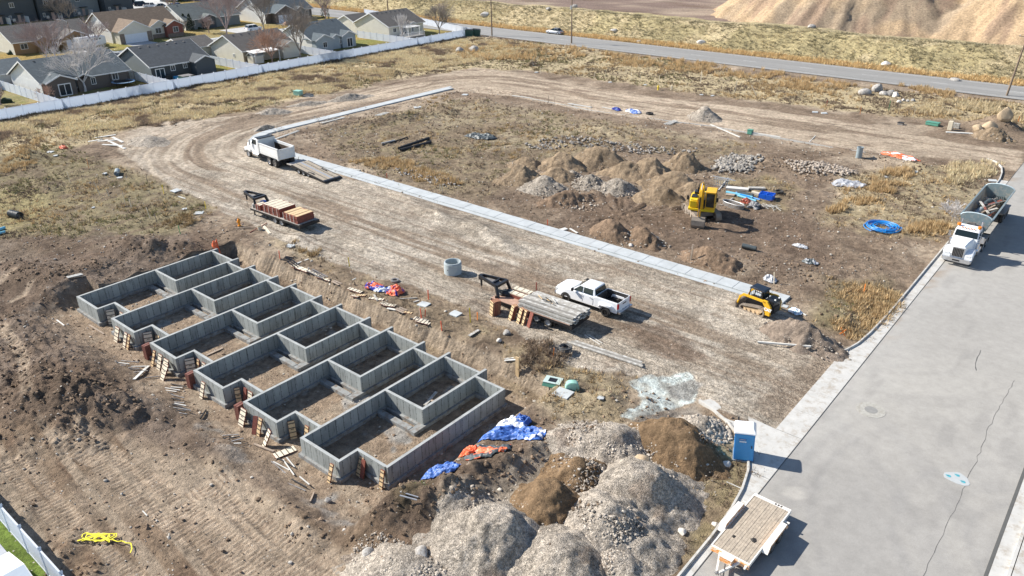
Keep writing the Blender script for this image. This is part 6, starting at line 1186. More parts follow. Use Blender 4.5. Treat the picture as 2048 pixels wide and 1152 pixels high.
# ---------------------------------------------------------------- the neighbourhood behind the white fence
def siding(name, rgb, lap=.18, axis='Z', var=.05):
    m = mat(name, rgb, .75, var=var, scale=.8); n = m.node_tree.nodes; l = m.node_tree.links; b = n['Principled BSDF']
    tc = n.new('ShaderNodeTexCoord'); sp = n.new('ShaderNodeSeparateXYZ'); l.new(tc.outputs['Object'], sp.inputs[0]); d = n.new('ShaderNodeMath'); d.operation = 'DIVIDE'; d.inputs[1].default_value = lap; l.new(sp.outputs['XYZ'.index(axis)], d.inputs[0]); f = n.new('ShaderNodeMath'); f.operation = 'FRACT'; l.new(d.outputs[0], f.inputs[0])
    bp = n.new('ShaderNodeBump'); bp.inputs['Strength'].default_value = .8; bp.inputs['Distance'].default_value = .04; l.new(f.outputs[0], bp.inputs['Height']); l.new(bp.outputs[0], b.inputs['Normal']); return m
def shingle(name, rgb):
    return mat(name, rgb, .92, var=.22, scale=1.2, bump=.3, bscale=8, rgb2=tuple(c*.78 for c in rgb), thr=.52)
SH_D = shingle('charcoal_shingles', (.075, .085, .095)); SH_B = shingle('brown_shingles', (.20, .145, .10)); SH_G = shingle('grey_brown_shingles', (.125, .115, .105)); SH_BL = shingle('blue_grey_shingles', (.09, .115, .13)); SH_GR = shingle('green_grey_shingles', (.13, .15, .145))
S_CH = siding('charcoal_siding', (.075, .078, .078)); S_BR = siding('brown_grey_siding', (.135, .115, .10)); S_WH = siding('pale_siding', (.80, .80, .77)); S_CR = siding('cream_siding', (.72, .69, .60)); S_BG = siding('beige_siding', (.46, .40, .32)); S_BL = siding('pale_blue_siding', (.38, .43, .46)); S_TN = siding('orange_tan_siding', (.36, .23, .12)); S_SL = siding('slate_siding', (.085, .10, .112)); S_GY = siding('grey_siding', (.22, .25, .26)); S_RED = mat('red_brick_siding', (.24, .09, .07), .85, var=.2, scale=4); S_STN = mat('stone_veneer', (.22, .18, .15), .9, var=.35, scale=3, bump=.4)
M_TRIM = mat('white_trim', (.78, .78, .76), .5, var=.04); M_GAR = mat('white_garage_door', (.72, .76, .8), .5, var=.04); M_PAT = mat('driveway_concrete', (.44, .44, .43), .85, var=.12, scale=.5)
M_PANE = mat('house_glass', (.03, .045, .055), .08, var=.2)
def hwindow(par, face, a, z, w, h, x):
    """face 'F' = wall facing +X at x, a = y centre; 'S' = wall facing -Y at y=x, a = x centre"""
    b = MB()
    def bx(b, u0, u1, z0, z1, d0, d1):
        if face == 'F': b.box(x+d0, x+d1, a+u0, a+u1, z0, z1)
        else: b.box(a+u0, a+u1, x-d1, x-d0, z0, z1)
    for (u0, u1, z0, z1) in ((-w/2-.09, w/2+.09, z-h/2-.09, z-h/2), (-w/2-.09, w/2+.09, z+h/2, z+h/2+.09), (-w/2-.09, -w/2, z-h/2, z+h/2), (w/2, w/2+.09, z-h/2, z+h/2), (-.03, .03, z-h/2, z+h/2)): bx(b, u0, u1, z0, z1, .0, .07)
    o = b.build('window', M_TRIM, par); b = MB(); bx(b, -w/2, w/2, z-h/2, z+h/2, .0, .025); b.build('pane', M_PANE, o); return o
def gable_y(b, x0, x1, y0, y1, ze, zr, base=0):   # ridge along Y
    xm = (x0+x1)/2; b.prism([(x0, base), (x1, base), (x1, ze), (xm, zr), (x0, ze)], y0, y1, 'Y')
def roof_y(b, x0, x1, y0, y1, ze, zr, ov=.45, th=.14):
    xm = (x0+x1)/2; s = (zr-ze)/(xm-x0); zo = ze-s*ov
    b.prism([(x0-ov, zo), (xm, zr), (x1+ov, zo), (x1+ov, zo+th), (xm, zr+th*1.15), (x0-ov, zo+th)], y0-ov, y1+ov, 'Y')
def fascia_y(b, x0, x1, y0, y1, ze, zr, ov=.45):
    xm = (x0+x1)/2; s = (zr-ze)/(xm-x0); zo = ze-s*ov
    for y in (y0-ov-.04, y1+ov): b.prism([(x0-ov-.03, zo-.08), (xm, zr-.1), (x1+ov+.03, zo-.08), (x1+ov+.03, zo+.15), (xm, zr+.16), (x0-ov-.03, zo+.15)], y, y+.04, 'Y')
    for x in (x0-ov-.05, x1+ov): b.box(x, x+.05, y0-ov, y1+ov, zo-.06, zo+.13)
def roof_x(b, x0, x1, y0, y1, ze, zr, ov=.35, th=.13):   # ridge along X (front gable)
    ym = (y0+y1)/2; s = (zr-ze)/(ym-y0); zo = ze-s*ov
    b.prism([(y0-ov, zo), (ym, zr), (y1+ov, zo), (y1+ov, zo+th), (ym, zr+th*1.15), (y0-ov, zo+th)], x0, x1+ov, 'X')
def house(name, label, xf, y0, y1, dep, ze, zr, wall, roof, gw=None, gables=(), wins=(), swins=(), garage=None, wings=(), vents=5, extra=None, cat='house', group='houses behind the white fence', doors=()):
    t = thing(name, label, cat, (xf, y0, -.1), 0, group); W = y1-y0
    b = MB(); b.box(-dep, 0, 0, W, 0, ze); wl_ = b.build('wall', wall, t)
    b = MB(); gable_y(b, -dep+.002, -.002, .002, W-.002, ze, zr-.02, base=ze-.02); b.build('gable_wall', gw or wall, t)
    if gw: b = MB(); b.box(-dep-.0, .0-.05, -.012, 0, 0, ze); b.build('end_wall', gw, t)
    b = MB(); roof_y(b, -dep, 0, 0, W, ze, zr); rf = b.build('roof', roof, t); b = MB(); fascia_y(b, -dep, 0, 0, W, ze, zr); b.build('fascia', M_TRIM, t)
    sl = (zr-ze)/(dep/2)
    for i in range(vents): b = MB(); y = W*(.12+.76*i/max(1, vents-1)); x = -dep/2+.75; z = zr-sl*.75+.14; b.cbox((x, y, z+.06), (.3, .3, .12), 0, math.atan(sl)); b.build('roof_vent', SH_D if roof is not SH_D else M_STL, rf)
    for (a0, a1, p, gm) in gables:
        zz = ze; gr = zz+(a1-a0)/2*sl*1.0; gr = min(gr, zr-.25); back = -(gr-ze)/sl-.3
        b = MB(); b.prism([(a0, 0), (a1, 0), (a1, zz), ((a0+a1)/2, gr-.02), (a0, zz)], -.3, p, 'X'); b.build('gable_bay', gm or wall, t)
        b = MB(); roof_x(b, back, p, a0, a1, zz, gr); b.build('gable_roof', roof, t)
        b = MB(); ym = (a0+a1)/2; s = (gr-zz)/(ym-a0); zo = zz-s*.35; b.prism([(a0-.38, zo-.08), (ym, gr-.1), (a1+.38, zo-.08), (a1+.38, zo+.15), (ym, gr+.16), (a0-.38, zo+.15)], p+.35, p+.40, 'X'); b.build('gable_trim', M_TRIM, t)
    for (a, z, w_, h_, p) in wins: hwindow(t, 'F', a, z, w_, h_, p)
    for (a, z, w_, h_) in swins: hwindow(t, 'S', a, z, w_, h_, -.012 if gw else 0)
    for (a, w_, p) in doors: b = MB(); b.box(p, p+.05, a-w_/2, a+w_/2, 0, 2.1); b.mt(1); b.box(p+.05, p+.07, a-w_/2+.15, a-.06, .15, 1.95); b.box(p+.05, p+.07, a+.06, a+w_/2-.15, .15, 1.95); b.build('patio_door', [M_TRIM, M_PANE], t)
    if garage:
        a, w_, p = garage; b = MB(); b.box(p, p+.06, a-w_/2, a+w_/2, 0, 2.15)
        for k in range(1, 4): b.box(p+.06, p+.075, a-w_/2, a+w_/2, k*.53-.02, k*.53+.02)
        b.build('garage_door', M_GAR, t)
    for (wx0, wx1, wy0, wy1, wze, wzr, wm) in wings:
        b = MB(); b.box(wx0, wx1, wy0, wy1, 0, wze); b.build('wing_wall', wm or wall, t); b = MB(); b.prism([(wx0+.002, wze-.01), (wx1-.002, wze-.01), ((wx0+wx1)/2, wzr-.02)], wy0+.002, wy1-.002, 'Y'); b.build('wing_gable', wm or wall, t)
        b = MB(); roof_y(b, wx0, wx1, wy0, wy1, wze, wzr, .35); b.build('wing_roof', roof, t); b = MB(); fascia_y(b, wx0, wx1, wy0, wy1, wze, wzr, .35); b.build('fascia', M_TRIM, t)
    return t
h5 = house('charcoal_house', 'charcoal sided house with dark roof, blue tub on its patio, behind the white fence', -151.2, 73.3, 85.6, 13.5, 2.7, 5.6, S_CH, SH_D, gw=S_GY, gables=[(8.1, 12.3, 2.2, S_SL)], wins=[(4.4, 1.8, .8, .9, 0), (7.0, 1.9, .7, .8, 0)], doors=[(1.7, 1.9, 0)], vents=6, wings=[(-16.5, -12.5, -.9, 5, 2.4, 3.4, S_WH)])
h4 = house('dark_brown_house', 'dark brown house with slate roof behind the big pale bare tree', -152.6, 53.9, 69.5, 13.5, 2.6, 5.5, S_BR, SH_BL, gw=S_WH, gables=[(.4, 5.2, 1.4, S_BR), (5.9, 8.2, .5, S_BR)], wins=[(5.9, 1.5, .8, 1.4, .05), (8.9, 1.5, .7, 1.1, .0), (13.0, 1.7, 1.0, 1.1, 0)], doors=[(3.2, 2.2, 1.4)], vents=2, wings=[(-26, -15.5, -5.0, 4, 2.4, 4.1, S_WH)])
h6 = house('beige_house', 'beige house with grey brown roof and a white patio cover behind the white fence', -153.2, 94.8, 107.8, 12.5, 2.6, 5.2, S_BG, SH_G, gw=S_CR, gables=[(8.6, 13.0, 2.0, S_CR)], wins=[(2.6, 1.5, 1.0, 1.0, 0), (4.4, 1.5, .8, 1.0, 0)], swins=[(-3.6, 1.3, .5, .6)], vents=6, wings=[(-23, -13.5, -5.5, 2, 2.4, 4.0, S_CR)])
b = MB(); b.bar((0, 3.6, 2.55), (3.4, 3.6, 2.3), 6.4, .1); b.build('patio_cover', M_TRIM, h6)
for y in (.6, 6.6): b = MB(); b.box(3.2, 3.35, y, y+.15, 0, 2.3); b.build('patio_post', M_TRIM, h6)
h7 = house('pale_blue_house', 'pale blue house with blue grey roof and three small gables facing the white fence', -153.0, 112.6, 124.6, 12.5, 2.7, 5.6, S_BL, SH_BL, gw=S_WH, gables=[(0, 4.6, 1.6, S_BL), (5.2, 7.6, .6, S_BL), (8.0, 12.0, .9, S_BL)], wins=[(2.4, 1.5, 1.0, 1.1, 1.6), (7.7, 1.5, .5, 1.0, .62)], doors=[(10.2, 1.7, .9)], vents=3)
h8 = house('cream_house', 'cream house with grey roof, white pergola and deck at the far end of the fence', -154.0, 137.0, 149.0, 13.0, 2.9, 5.6, S_CR, SH_G, gables=[(7.0, 8.6, .3, S_CR)], wins=[(1.9, 1.8, .9, .9, 0), (7.8, 1.6, .5, 1.4, .3), (9.8, 1.9, .7, .8, 0)], doors=[(5.0, 1.6, 0)], vents=7, wings=[(-22, -13.2, .8, 7, 2.4, 4.2, S_CR)])
b = MB()
for y in (3.2, 7.2):
    for x in (.4, 3.4): b.box(x, x+.12, y, y+.12, 0, 2.5)
for k in range(8): b.box(.2, 3.8, 3.0+k*.6, 3.08+k*.6, 2.56, 2.66)
b.box(.4, .5, 2.9, 7.6, 2.45, 2.56); b.box(3.4, 3.5, 2.9, 7.6, 2.45, 2.56); b.build('pergola', M_TRIM, h8)
b = MB(); b.box(.05, 4.5, -.5, 8.2, 0, .5); b.build('deck', M_DECKG, h8); b = MB()
for k in range(29): b.box(4.42, 4.48, -.5+k*.3, -.44+k*.3, .5, 1.35)
b.box(4.4, 4.5, -.5, 8.2, 1.35, 1.42); b.build('railing', M_TRIM, h8)
h2 = house('brown_roofed_house', 'beige house with brown roof, double garage and a red brick gable across the street', -203.4, 90.6, 108.4, 14.0, 2.9, 6.6, S_CR, SH_B, gw=S_WH, gables=[(0.3, 8.6, 3.4, S_CR), (9.6, 14.6, .8, S_CR), (13.2, 17.6, 2.2, S_RED)], wins=[(11.6, 1.8, 1.4, 1.2, .8), (15.6, 1.8, 1.3, 1.2, 2.2)], garage=(4.4, 5.6, 3.4), vents=0)
b = MB(); b.box(.805, .85, 9.7, 14.4, 0, 1.0); b.box(2.205, 2.25, 13.3, 17.5, 0, .9); b.box(3.405, 3.44, .35, 1.5, 0, 2.4); b.box(3.405, 3.44, 7.3, 8.5, 0, 2.4); b.build('stone_base', S_STN, h2)
h1 = house('tan_house', 'orange tan house with grey brown roof at the left edge behind purple bare trees', -204.5, 68.6, 86.5, 13.0, 2.8, 5.6, S_TN, SH_G, gw=S_CR, gables=[(4.8, 8.0, .8, S_TN), (10.0, 16.2, 1.8, S_TN)], wins=[(2.2, 1.7, 1.4, 1.1, 0)], garage=(13.2, 4.6, 1.8), vents=0)
h3 = house('grey_house', 'light grey house with green grey roof and small columnar evergreens at its corner', -209.0, 113.2, 130.0, 14.0, 2.8, 6.0, S_GY, SH_GR, gw=S_WH, gables=[(5.0, 8.8, .8, S_SL)], wins=[(2.2, 1.7, 1.3, 1.2, 0), (6.9, 1.7, 1.2, 1.1, .8)], vents=1)
h9 = house('slate_roofed_house', 'grey brown house with slate roof and pale double garage beside the highway', -203.0, 134.4, 150.6, 14.5, 2.9, 6.6, S_BR, SH_BL, gw=S_WH, gables=[(2.0, 9.0, 2.2, S_BR), (9.8, 13.0, .9, S_GY)], wins=[(11.4, 1.7, 1.1, 1.3, .9), (14.6, 1.7, 1.0, 1.2, 0)], garage=(5.4, 5.0, 2.2), vents=0)
house('beige_back_house', 'small beige gabled house between the purple tree and the grey brown house', -226, 138, 150, 12, 2.8, 5.6, S_BG, SH_G, gw=S_CR, vents=0)
def townhouse(label, x, y0, y1, dep, m, roofm, h=6.6):
    t = thing('townhouse', label, 'townhouse', (x, y0, -.1), 0, 'dark two storey townhouses'); W = y1-y0
    b = MB(); b.box(-dep, 0, 0, W, 0, h); b.build('wall', m, t); b = MB(); b.box(-dep+.001, -.001, .001, W-.001, h, h+.02); gable_y(b, -dep+.01, -.01, .01, W-.01, h, h+2.2, base=h-.01); b.build('gable_wall', m, t); b = MB(); roof_y(b, -dep, 0, 0, W, h, h+2.3); b.build('roof', roofm, t)
    for k in range(max(1, int(W/5))):
        a = 2.4+k*5; hwindow(t, 'F', a, 4.9, 1.1, 1.2, 0); hwindow(t, 'F', a-1.2, 1.5, .5, 1.0, 0); b = MB(); b.box(0, .05, a+.8, a+1.6, 0, 2.05); b.build('door', mat('pinkish_door', (.5, .36, .3), .6), t)
        b = MB(); b.box(.02, 1.0, a+.2, a+2.2, 2.45, 2.6); b.build('porch_roof', M_BLK, t); b = MB(); b.box(.1, .55, a-.9, a-.1, .5, 1.25); b.build('air_conditioner', M_ALU, t); b = MB(); b.box(.0, 3.2, a+2.5, a+2.58, 0, 1.8); b.build('privacy_screen', M_TRIM, t)
    return t
townhouse('dark slate two storey townhouse at the top left corner of the photo', -265, 84, 97.5, 12, S_SL, SH_D)
townhouse('dark slate two storey townhouse with a pink door, second from the left corner', -264, 98, 107.5, 12, S_SL, SH_D)
townhouse('grey green two storey townhouse with lighter grey walls, right of the dark ones', -266, 108, 116.5, 12, S_GY, SH_GR)
townhouse('dark townhouse with a blank end wall behind the brown roofed house', -263, 117.2, 126, 12, S_SL, SH_D)
for i, (y, m, lab) in enumerate(((146, S_WH, 'white townhouse front leftmost behind the parking lot'), (152.5, S_SL, 'dark townhouse front behind the parking lot'), (159, S_WH, 'white townhouse front right of the dark one behind the parking lot'), (165.5, S_SL, 'dark tall townhouse at the right end of the row behind the parking lot'))): townhouse(lab, -284+i*6, y, y+6.3, 9, m, SH_D, 7)
house('white_shed_house', 'pale blue roofed shed at the lower left corner behind the white fence', -35.2, 1.5, 6.0, 4.0, 1.0, 1.6, S_WH, mat('pale_blue_roof', (.55, .62, .68), .5, var=.05), vents=0, cat='shed')
_s = [o for o in bpy.data.objects if o.name.startswith('white_shed_house')][0]; _s.name = 'garden_shed'; _s.location.z = -1.0; del _s['group']
t = bpy.data.objects.new('ground_sheet', (lambda b: (b.box(-43.6, -39.0, 3.4, 6.6, -.88, -.84), b.build('ground_sheet', mat('grey_ground_sheet', (.33, .35, .39), .6, var=.25, scale=1.5, bump=.8, bscale=2.0)))[1])(MB()).data); [bpy.data.objects.remove(o) for o in [x for x in bpy.data.objects if x.name.startswith('ground_sheet') and x.data and x is not t]]; COL.objects.link(t); t.name = 'ground_sheet'; tag(t, 'wrinkled grey sheet on the green lawn behind the lower left fence', 'ground sheet')
# driveways, street and kerbs of the neighbourhood
sheet('residential_street', -188.5, -177.5, 20, 160, 2.0, -.06, lambda x, y: hw_col(x, y*0+160), M_ASPH)
b = MB(); [b.box(x, x+.5, 20, 160, -.12, .0) for x in (-189.05, -177.45)]; [b.box(x, x+1.3, 20, 160, -.12, .02) for x in (-190.4, -176.9)]; tag(b.build('pavement', M_SLAB), kind='structure')
b = MB(); [b.box(x0, x1, y0, y1, -.11, -.04) for (x0, x1, y0, y1) in ((-200, -190.5, 91.5, 97.8), (-203, -190.5, 79, 85), (-200.5, -190.5, 136, 143), (-202, -190.5, 119, 127), (-181, -176, 47, 53), (-300, -245, 128, 146), (-262, -225, 60, 66), (-151, -146.5, 73.5, 79))]; tag(b.build('driveway', M_PAT), kind='structure')
# ---------------------------------------------------------------- bare trees
M_BARKP = mat('purple_brown_twigs', (.33, .26, .245), .9, var=.2); M_BARKW = mat('silver_bark', (.60, .57, .55), .85, var=.2); M_BARKG = mat('grey_brown_bark', (.28, .245, .215), .9, var=.2); M_BARKO = mat('russet_twigs', (.46, .3, .22), .9, var=.2)
def bare_tree(loc, h, m, label, seed, spread=.62, n0=5, depth=5, r0=.14, group='bare trees among the houses', up=.25, name='bare_tree'):
    rr = random.Random(seed); t = thing(name, label, 'tree', loc, rr.uniform(0, 6), group); tr = MB(); cr = MB()
    def br(p, d, L, r, k):
        q = p+d*L; mid = p+d*L*.5+Vector((rr.uniform(-1, 1), rr.uniform(-1, 1), 0))*L*.06; b = tr if k < 2 else cr; b.tube([p, mid, q], r, 5 if k < 2 else 3, False, r*.62)
        if k >= depth: return
        n = rr.choice((3, 3, 4)) if k else n0
        for i in range(n):
            a = rr.uniform(0, 2*math.pi) if k else 2*math.pi*i/n+rr.uniform(-.4, .4); s = spread*rr.uniform(.6, 1.2); u = d.orthogonal().normalized(); v = d.cross(u); nd = (d+(u*math.cos(a)+v*math.sin(a))*s*(1.25 if k == 0 else 1)); nd.z += up*.5; nd.normalize()
            st = q if (k == 0 or i == 0) else p+d*L*rr.uniform(.45, 1); br(st, nd, (L*rr.uniform(.68, .88) if k else h*rr.uniform(.22, .30)), max(r*.6, .015), k+1)
    br(Vector((0, 0, 0)), Vector((0, 0, 1)), h*.15, r0, 0)
    tr.build('trunk', m, t); cr.build('crown', m, t); return t
for (px, py, h, m, lab, sd_, sp, dp) in [(171, 183, 8.2, M_BARKW, 'big pale silvery bare tree in front of the dark brown house', 1, .75, 6), (96, 122, 7, M_BARKP, 'purple brown bare tree in front of the tan house, left of the lamp post', 2, .5, 6), (112, 119, 6, M_BARKP, 'purple bare tree close behind the first one before the tan house', 3, .5, 5), (192, 100, 6, M_BARKP, 'thin bare tree beside the white horse trailer', 4, .5, 5), (122, 40, 6, M_BARKG, 'bushy bare tree before the dark townhouses', 5, .6, 5), (140, 42, 5, M_BARKG, 'small bare tree before the grey townhouse', 6, .6, 5),
    (455, 74, 9.5, M_BARKP, 'large dense purple bare tree left of the white suv', 7, .55, 6), (418, 66, 4, M_BARKP, 'small round purple tree on the lawn of the grey house', 8, .7, 5), (528, 62, 7.5, M_BARKG, 'bare tree beyond the beige house roof near the garage', 9, .45, 6), (545, 126, 5.2, M_BARKO, 'russet leaved small tree against the beige house', 10, .55, 6), (602, 118, 8.5, M_BARKG, 'large grey brown bare tree before the pale blue house', 11, .5, 6), (652, 42, 7.5, M_BARKP, 'bare reddish tree behind the pale blue house by the highway', 12, .55, 6), (879, 68, 6, M_BARKG, 'bare tree on the lawn right of the cream house', 13, .55, 6), (806, 82, 5, M_BARKW, 'thin pale bare tree beside the pergola', 14, .4, 5), (345, 30, 6, M_BARKP, 'thin bare tree beside the far parking lot', 15, .5, 5), (368, 70, 3.6, M_BARKG, 'young bare tree on the lawn right of the red brick gable', 16, .4, 4), (2, 210, 3, M_BARKP, 'small bare shrub tree at the left photo edge behind the fence', 17, .6, 4), (93, 200, 2.2, M_BARKO, 'reddish bare bush by the patio door of the dark brown house', 18, .8, 5)]:
    h *= 1.3; x, y, z = gp(px, py); bare_tree((x, y, -.1), h, m, lab, sd_, sp, 5, dp, .1+h*.012)
x, y, z = gp(1842, 430); bare_tree((x+3, y, z), 2.6, M_BARKW, 'pale grey bare shrub among the dry weeds left of the semi truck', 40, .7, 7, 5, .04, None, name='bare_shrub')
x, y, z = gp(880, 10); bare_tree((x, y, z), 3.5, M_BARKP, 'reddish bare bush at the top of the bank beyond the highway', 41, .9, 7, 4, .06, None, name='bare_shrub')
M_EVG = mat('dark_evergreen_needles', (.025, .045, .022), .9, var=.3)
def evergreen(loc, h, r, label, seed):
    t = thing('evergreen_tree', label, 'tree', loc, 0, 'columnar evergreens among the houses'); b = MB(); b.tube([(0, 0, 0), (0, 0, h*.8)], .06, 6); b.build('trunk', M_BARKG, t); rr = random.Random(seed); b = MB()
    for i in range(700):
        z = h*(.04+.96*rr.random()**1.1); q = r*min(1, 1.35*(1-z/h)**.6)*(.75+.35*rr.random()); a = rr.uniform(0, 6.28); c = Vector((q*math.cos(a), q*math.sin(a), z)); u = Vector((rr.uniform(-1, 1), rr.uniform(-1, 1), rr.uniform(-.3, 1)))*.22; v = Vector((rr.uniform(-1, 1), rr.uniform(-1, 1), rr.uniform(-1, 1)))*.16; b.add([c-u, c+v, c+u], [(0, 1, 2)])
    b.build('crown', M_EVG, t)
for i, (px, py, h, r, lab) in enumerate([(371, 60, 4.2, .8, 'left of two dark columnar evergreens at the grey house corner'), (383, 62, 4.4, .8, 'right of two dark columnar evergreens at the grey house corner'), (886, 48, 3.2, 1.1, 'small dark conical evergreen at the highway end of the garden'), (651, 38, 4.5, 1.2, 'dark conical evergreen inside the reddish bare tree')]):
    x, y, z = gp(px, py); evergreen((x, y, -.1), h, r, lab, i)
def bush(px, py, r, lab, m=M_EVG, sd_=1, name='garden_bush'):
    x, y, z = gp(px, py); o = lump(name, r, r*.9, r*.8, m, None, sd_, .5, 3); o.location = (x, y, z); tag(o, lab, 'bush')
for i, (px, py, r, lab) in enumerate([(28, 108, 1.3, 'dark round bush left of the tan house corner'), (309, 74, .8, 'dark bush by the entrance of the brown roofed house'), (322, 73, .9, 'second dark bush by the entrance of the brown roofed house'), (399, 58, .7, 'low dark bush by the grey house window'), (440, 84, .6, 'small dark bush by the kerb'), (575, 50, 1.2, 'brown dry hedge beside the pale double garage'), (12, 205, 1.0, 'dark bush at the left edge behind the white fence')]): bush(px, py, r, lab, M_EVG if i != 5 else M_BARKO, i)
# ---------------------------------------------------------------- yard things
def trampoline():
    x, y, z = gp(250, 172); t = thing('trampoline', 'round blue edged trampoline with a net between the two dark houses', 'trampoline', (x-.3, y, -.05)); b = MB(); b.ring((0, 0, .75), 2.1, 1.75, .06, 'Z', 28); b.build('padded_rim', mat('blue_padding', (.25, .42, .62), .5), t); b = MB(); b.cyl((0, 0, .77), 1.76, .02, n=28); b.build('jumping_mat', M_BLKP, t)
    for k in range(6): a = k*math.pi/3; b = MB(); b.tube([(2.1*math.cos(a), 2.1*math.sin(a), 0), (2.1*math.cos(a), 2.1*math.sin(a), 2.5)], .035, 6); b.build('net_pole', M_BLK, t)
    b = MB()
    for k in range(40):
        a = k*2*math.pi/40; b.tube([(2.05*math.cos(a), 2.05*math.sin(a), .8), (2.05*math.cos(a), 2.05*math.sin(a), 2.4)], .008, 3, False)
    b.ring((0, 0, 2.4), 2.08, 2.04, .04, 'Z', 24); b.build('net', M_BLKP, t)
trampoline()
def simple_box_thing(name, lab, cat, loc, dims, m, rz=0, lid=None):
    t = thing(name, lab, cat, loc, rz); b = MB(); b.box(-dims[0]/2, dims[0]/2, -dims[1]/2, dims[1]/2, 0, dims[2]); b.build('body', m, t, bevel=.03)
    if lid: b = MB(); b.box(-dims[0]/2-.04, dims[0]/2+.04, -dims[1]/2-.04, dims[1]/2+.04, dims[2], dims[2]+.07); b.build('lid', lid, t, bevel=.02)
    return t
M_BIN = mat('blue_bin_plastic', (.03, .12, .42), .5); 
x, y, z = gp(268, 81); simple_box_thing('wheelie_bin', 'blue wheelie bin before the white garage door', 'bin', (x, y-.2, -.05), (.6, .6, 1.0), M_BIN, lid=M_BIN)
x, y, z = gp(279, 82); simple_box_thing('wheelie_bin', 'dark wheelie bin between the blue bin and the other dark bin', 'bin', (x, y, -.05), (.6, .6, 1.0), M_BLKP, lid=M_BLKP)
x, y, z = gp(290, 80); simple_box_thing('wheelie_bin', 'dark wheelie bin rightmost of the three before the garage', 'bin', (x, y, -.05), (.6, .6, 1.0), M_BLKP, lid=M_BLKP)
x, y, z = gp(347, 162); simple_box_thing('patio_grill', 'black barbecue grill on the patio of the charcoal house', 'grill', (x-1.5, y, -.05), (.6, 1.2, .8), M_BLK, lid=M_BLK)
x, y, z = gp(362, 160); simple_box_thing('storage_tub', 'bright blue tub on the patio of the charcoal house', 'tub', (x-1.2, y, .0), (.9, 1.3, .5), mat('bright_blue_plastic', (.05, .35, .6), .4))
x, y, z = gp(372, 162); simple_box_thing('hot_tub', 'dark green hot tub with grey cover on the patio of the charcoal house', 'hot tub', (x-.8, y+.6, -.05), (2.0, 2.2, .8), mat('dark_green_panel', (.03, .09, .07), .5), lid=M_STL)
x, y, z = gp(519, 128); t = simple_box_thing('garden_shed', 'tiny shed with pale ribbed roof beside the russet tree', 'shed', (x-1.2, y, -.05), (2.2, 2.6, 1.6), S_CR); b = MB(); roof_y(b, -1.1, 1.1, -1.3, 1.3, 1.6, 2.2, .2); b.build('roof', M_ALU, t)
x, y, z = gp(178, 97); t = thing('horse_trailer', 'white enclosed horse trailer with small dark windows beside the tan house', 'trailer', (x, y+.5, -.05), R(100)); b = MB(); b.loft([sec(-3.2, 1.15, .5, 2.7, .2), sec(2.6, 1.15, .5, 2.7, .2), sec(3.6, 1.0, .6, 2.4, .2)]); b.build('body', M_WHT, t)
for s in (1, -1):
    for k in range(5): b = MB(); b.box(-2.6+k*1.1, -2.1+k*1.1, s*1.15-.01, s*1.17, 1.8, 2.15); b.build('window', M_PANE, t)
    wheel(t, -.8, s*1.1, .36, .22); wheel(t, .1, s*1.1, .36, .22)
M_DUMP = mat('dark_green_steel', (.03, .085, .065), .55, var=.2)
for (px, py, lab) in ((941, 73, 'left dark green dumpster at the end of the white fence'), (955, 72, 'right dark green dumpster at the end of the white fence')):
    x, y, z = gp(px, py); t = thing('dumpster', lab, 'dumpster', (x-.3, y, z), R(35), 'green dumpsters at the fence end'); b = MB(); b.prism([(-1.0, 0), (.8, 0), (1.0, 1.2), (.9, 1.55), (-1.0, 1.7)], -.9, .9); b.build('body', M_DUMP, t)
    b = MB(); b.bar((-.95, 0, 1.76), (.95, 0, 1.6), 1.84, .05); b.build('lid', M_BLKP, t)
    for s in (1, -1): b = MB(); b.box(-.5, .5, s*.9, s*1.02, .7, .9); b.build('lifting_sleeve', M_DUMP, t)
# ---------------------------------------------------------------- poles
M_PWOOD = mat('pole_wood', (.22, .165, .12), .9, var=.25, scale=3)
def pole(px, py, h, lab, lean=(0, 0), arms=1, m=M_PWOOD):
    x, y, z = gp(px, py); t = thing('utility_pole', lab, 'utility pole', (x, y, z-.1), 0, 'wooden utility poles along the highway', lean[0], lean[1]); b = MB(); b.tube([(0, 0, 0), (0, 0, h)], .19, 10, True, .12); b.build('pole', m, t)
    b = MB(); b.box(-1.2, 1.2, -.06, .06, h-.6, h-.48); b.build('crossarm', m, t)
    for k in (-1.05, -.4, .4, 1.05): b = MB(); b.cyl((k, 0, h-.4), .05, .16, n=8); b.build('insulator', M_LMP, t)
    if arms > 1: b = MB(); b.cyl((.0, -.3, h-2.2), .26, .8, n=14); b.build('transformer', M_ALU, t)
    return t
pole(984, 72, 10.5, 'utility pole beside the highway right of the green dumpsters', (R(-1), R(-2))); pole(1143, 87, 10.5, 'utility pole at the near highway edge right of the silver sedan', (0, R(-1)), 2); pole(2013, 192, 10.5, 'leaning wooden utility pole at the right edge of the photo', (R(2), R(4))); pole(776, 23, 10, 'distant utility pole behind the cream house roof')
x, y, z = gp(151, 110); t = thing('street_lamp', 'tall street lamp with white curved arm before the tan house', 'street lamp', (x, y, 0)); b = MB(); b.tube([(0, 0, 0), (0, 0, 7.2)], .12, 8, True, .08); b.build('pole', M_PWOOD, t); b = MB(); b.tube([(0, 0, 7.0), (.1, -.8, 7.6), (.1, -1.8, 7.8)], .05, 6); b.build('arm', M_TRIM, t); b = MB(); b.cbox((.1, -2.0, 7.78), (.2, .6, .14)); b.build('lamp_head', M_TRIM, t)
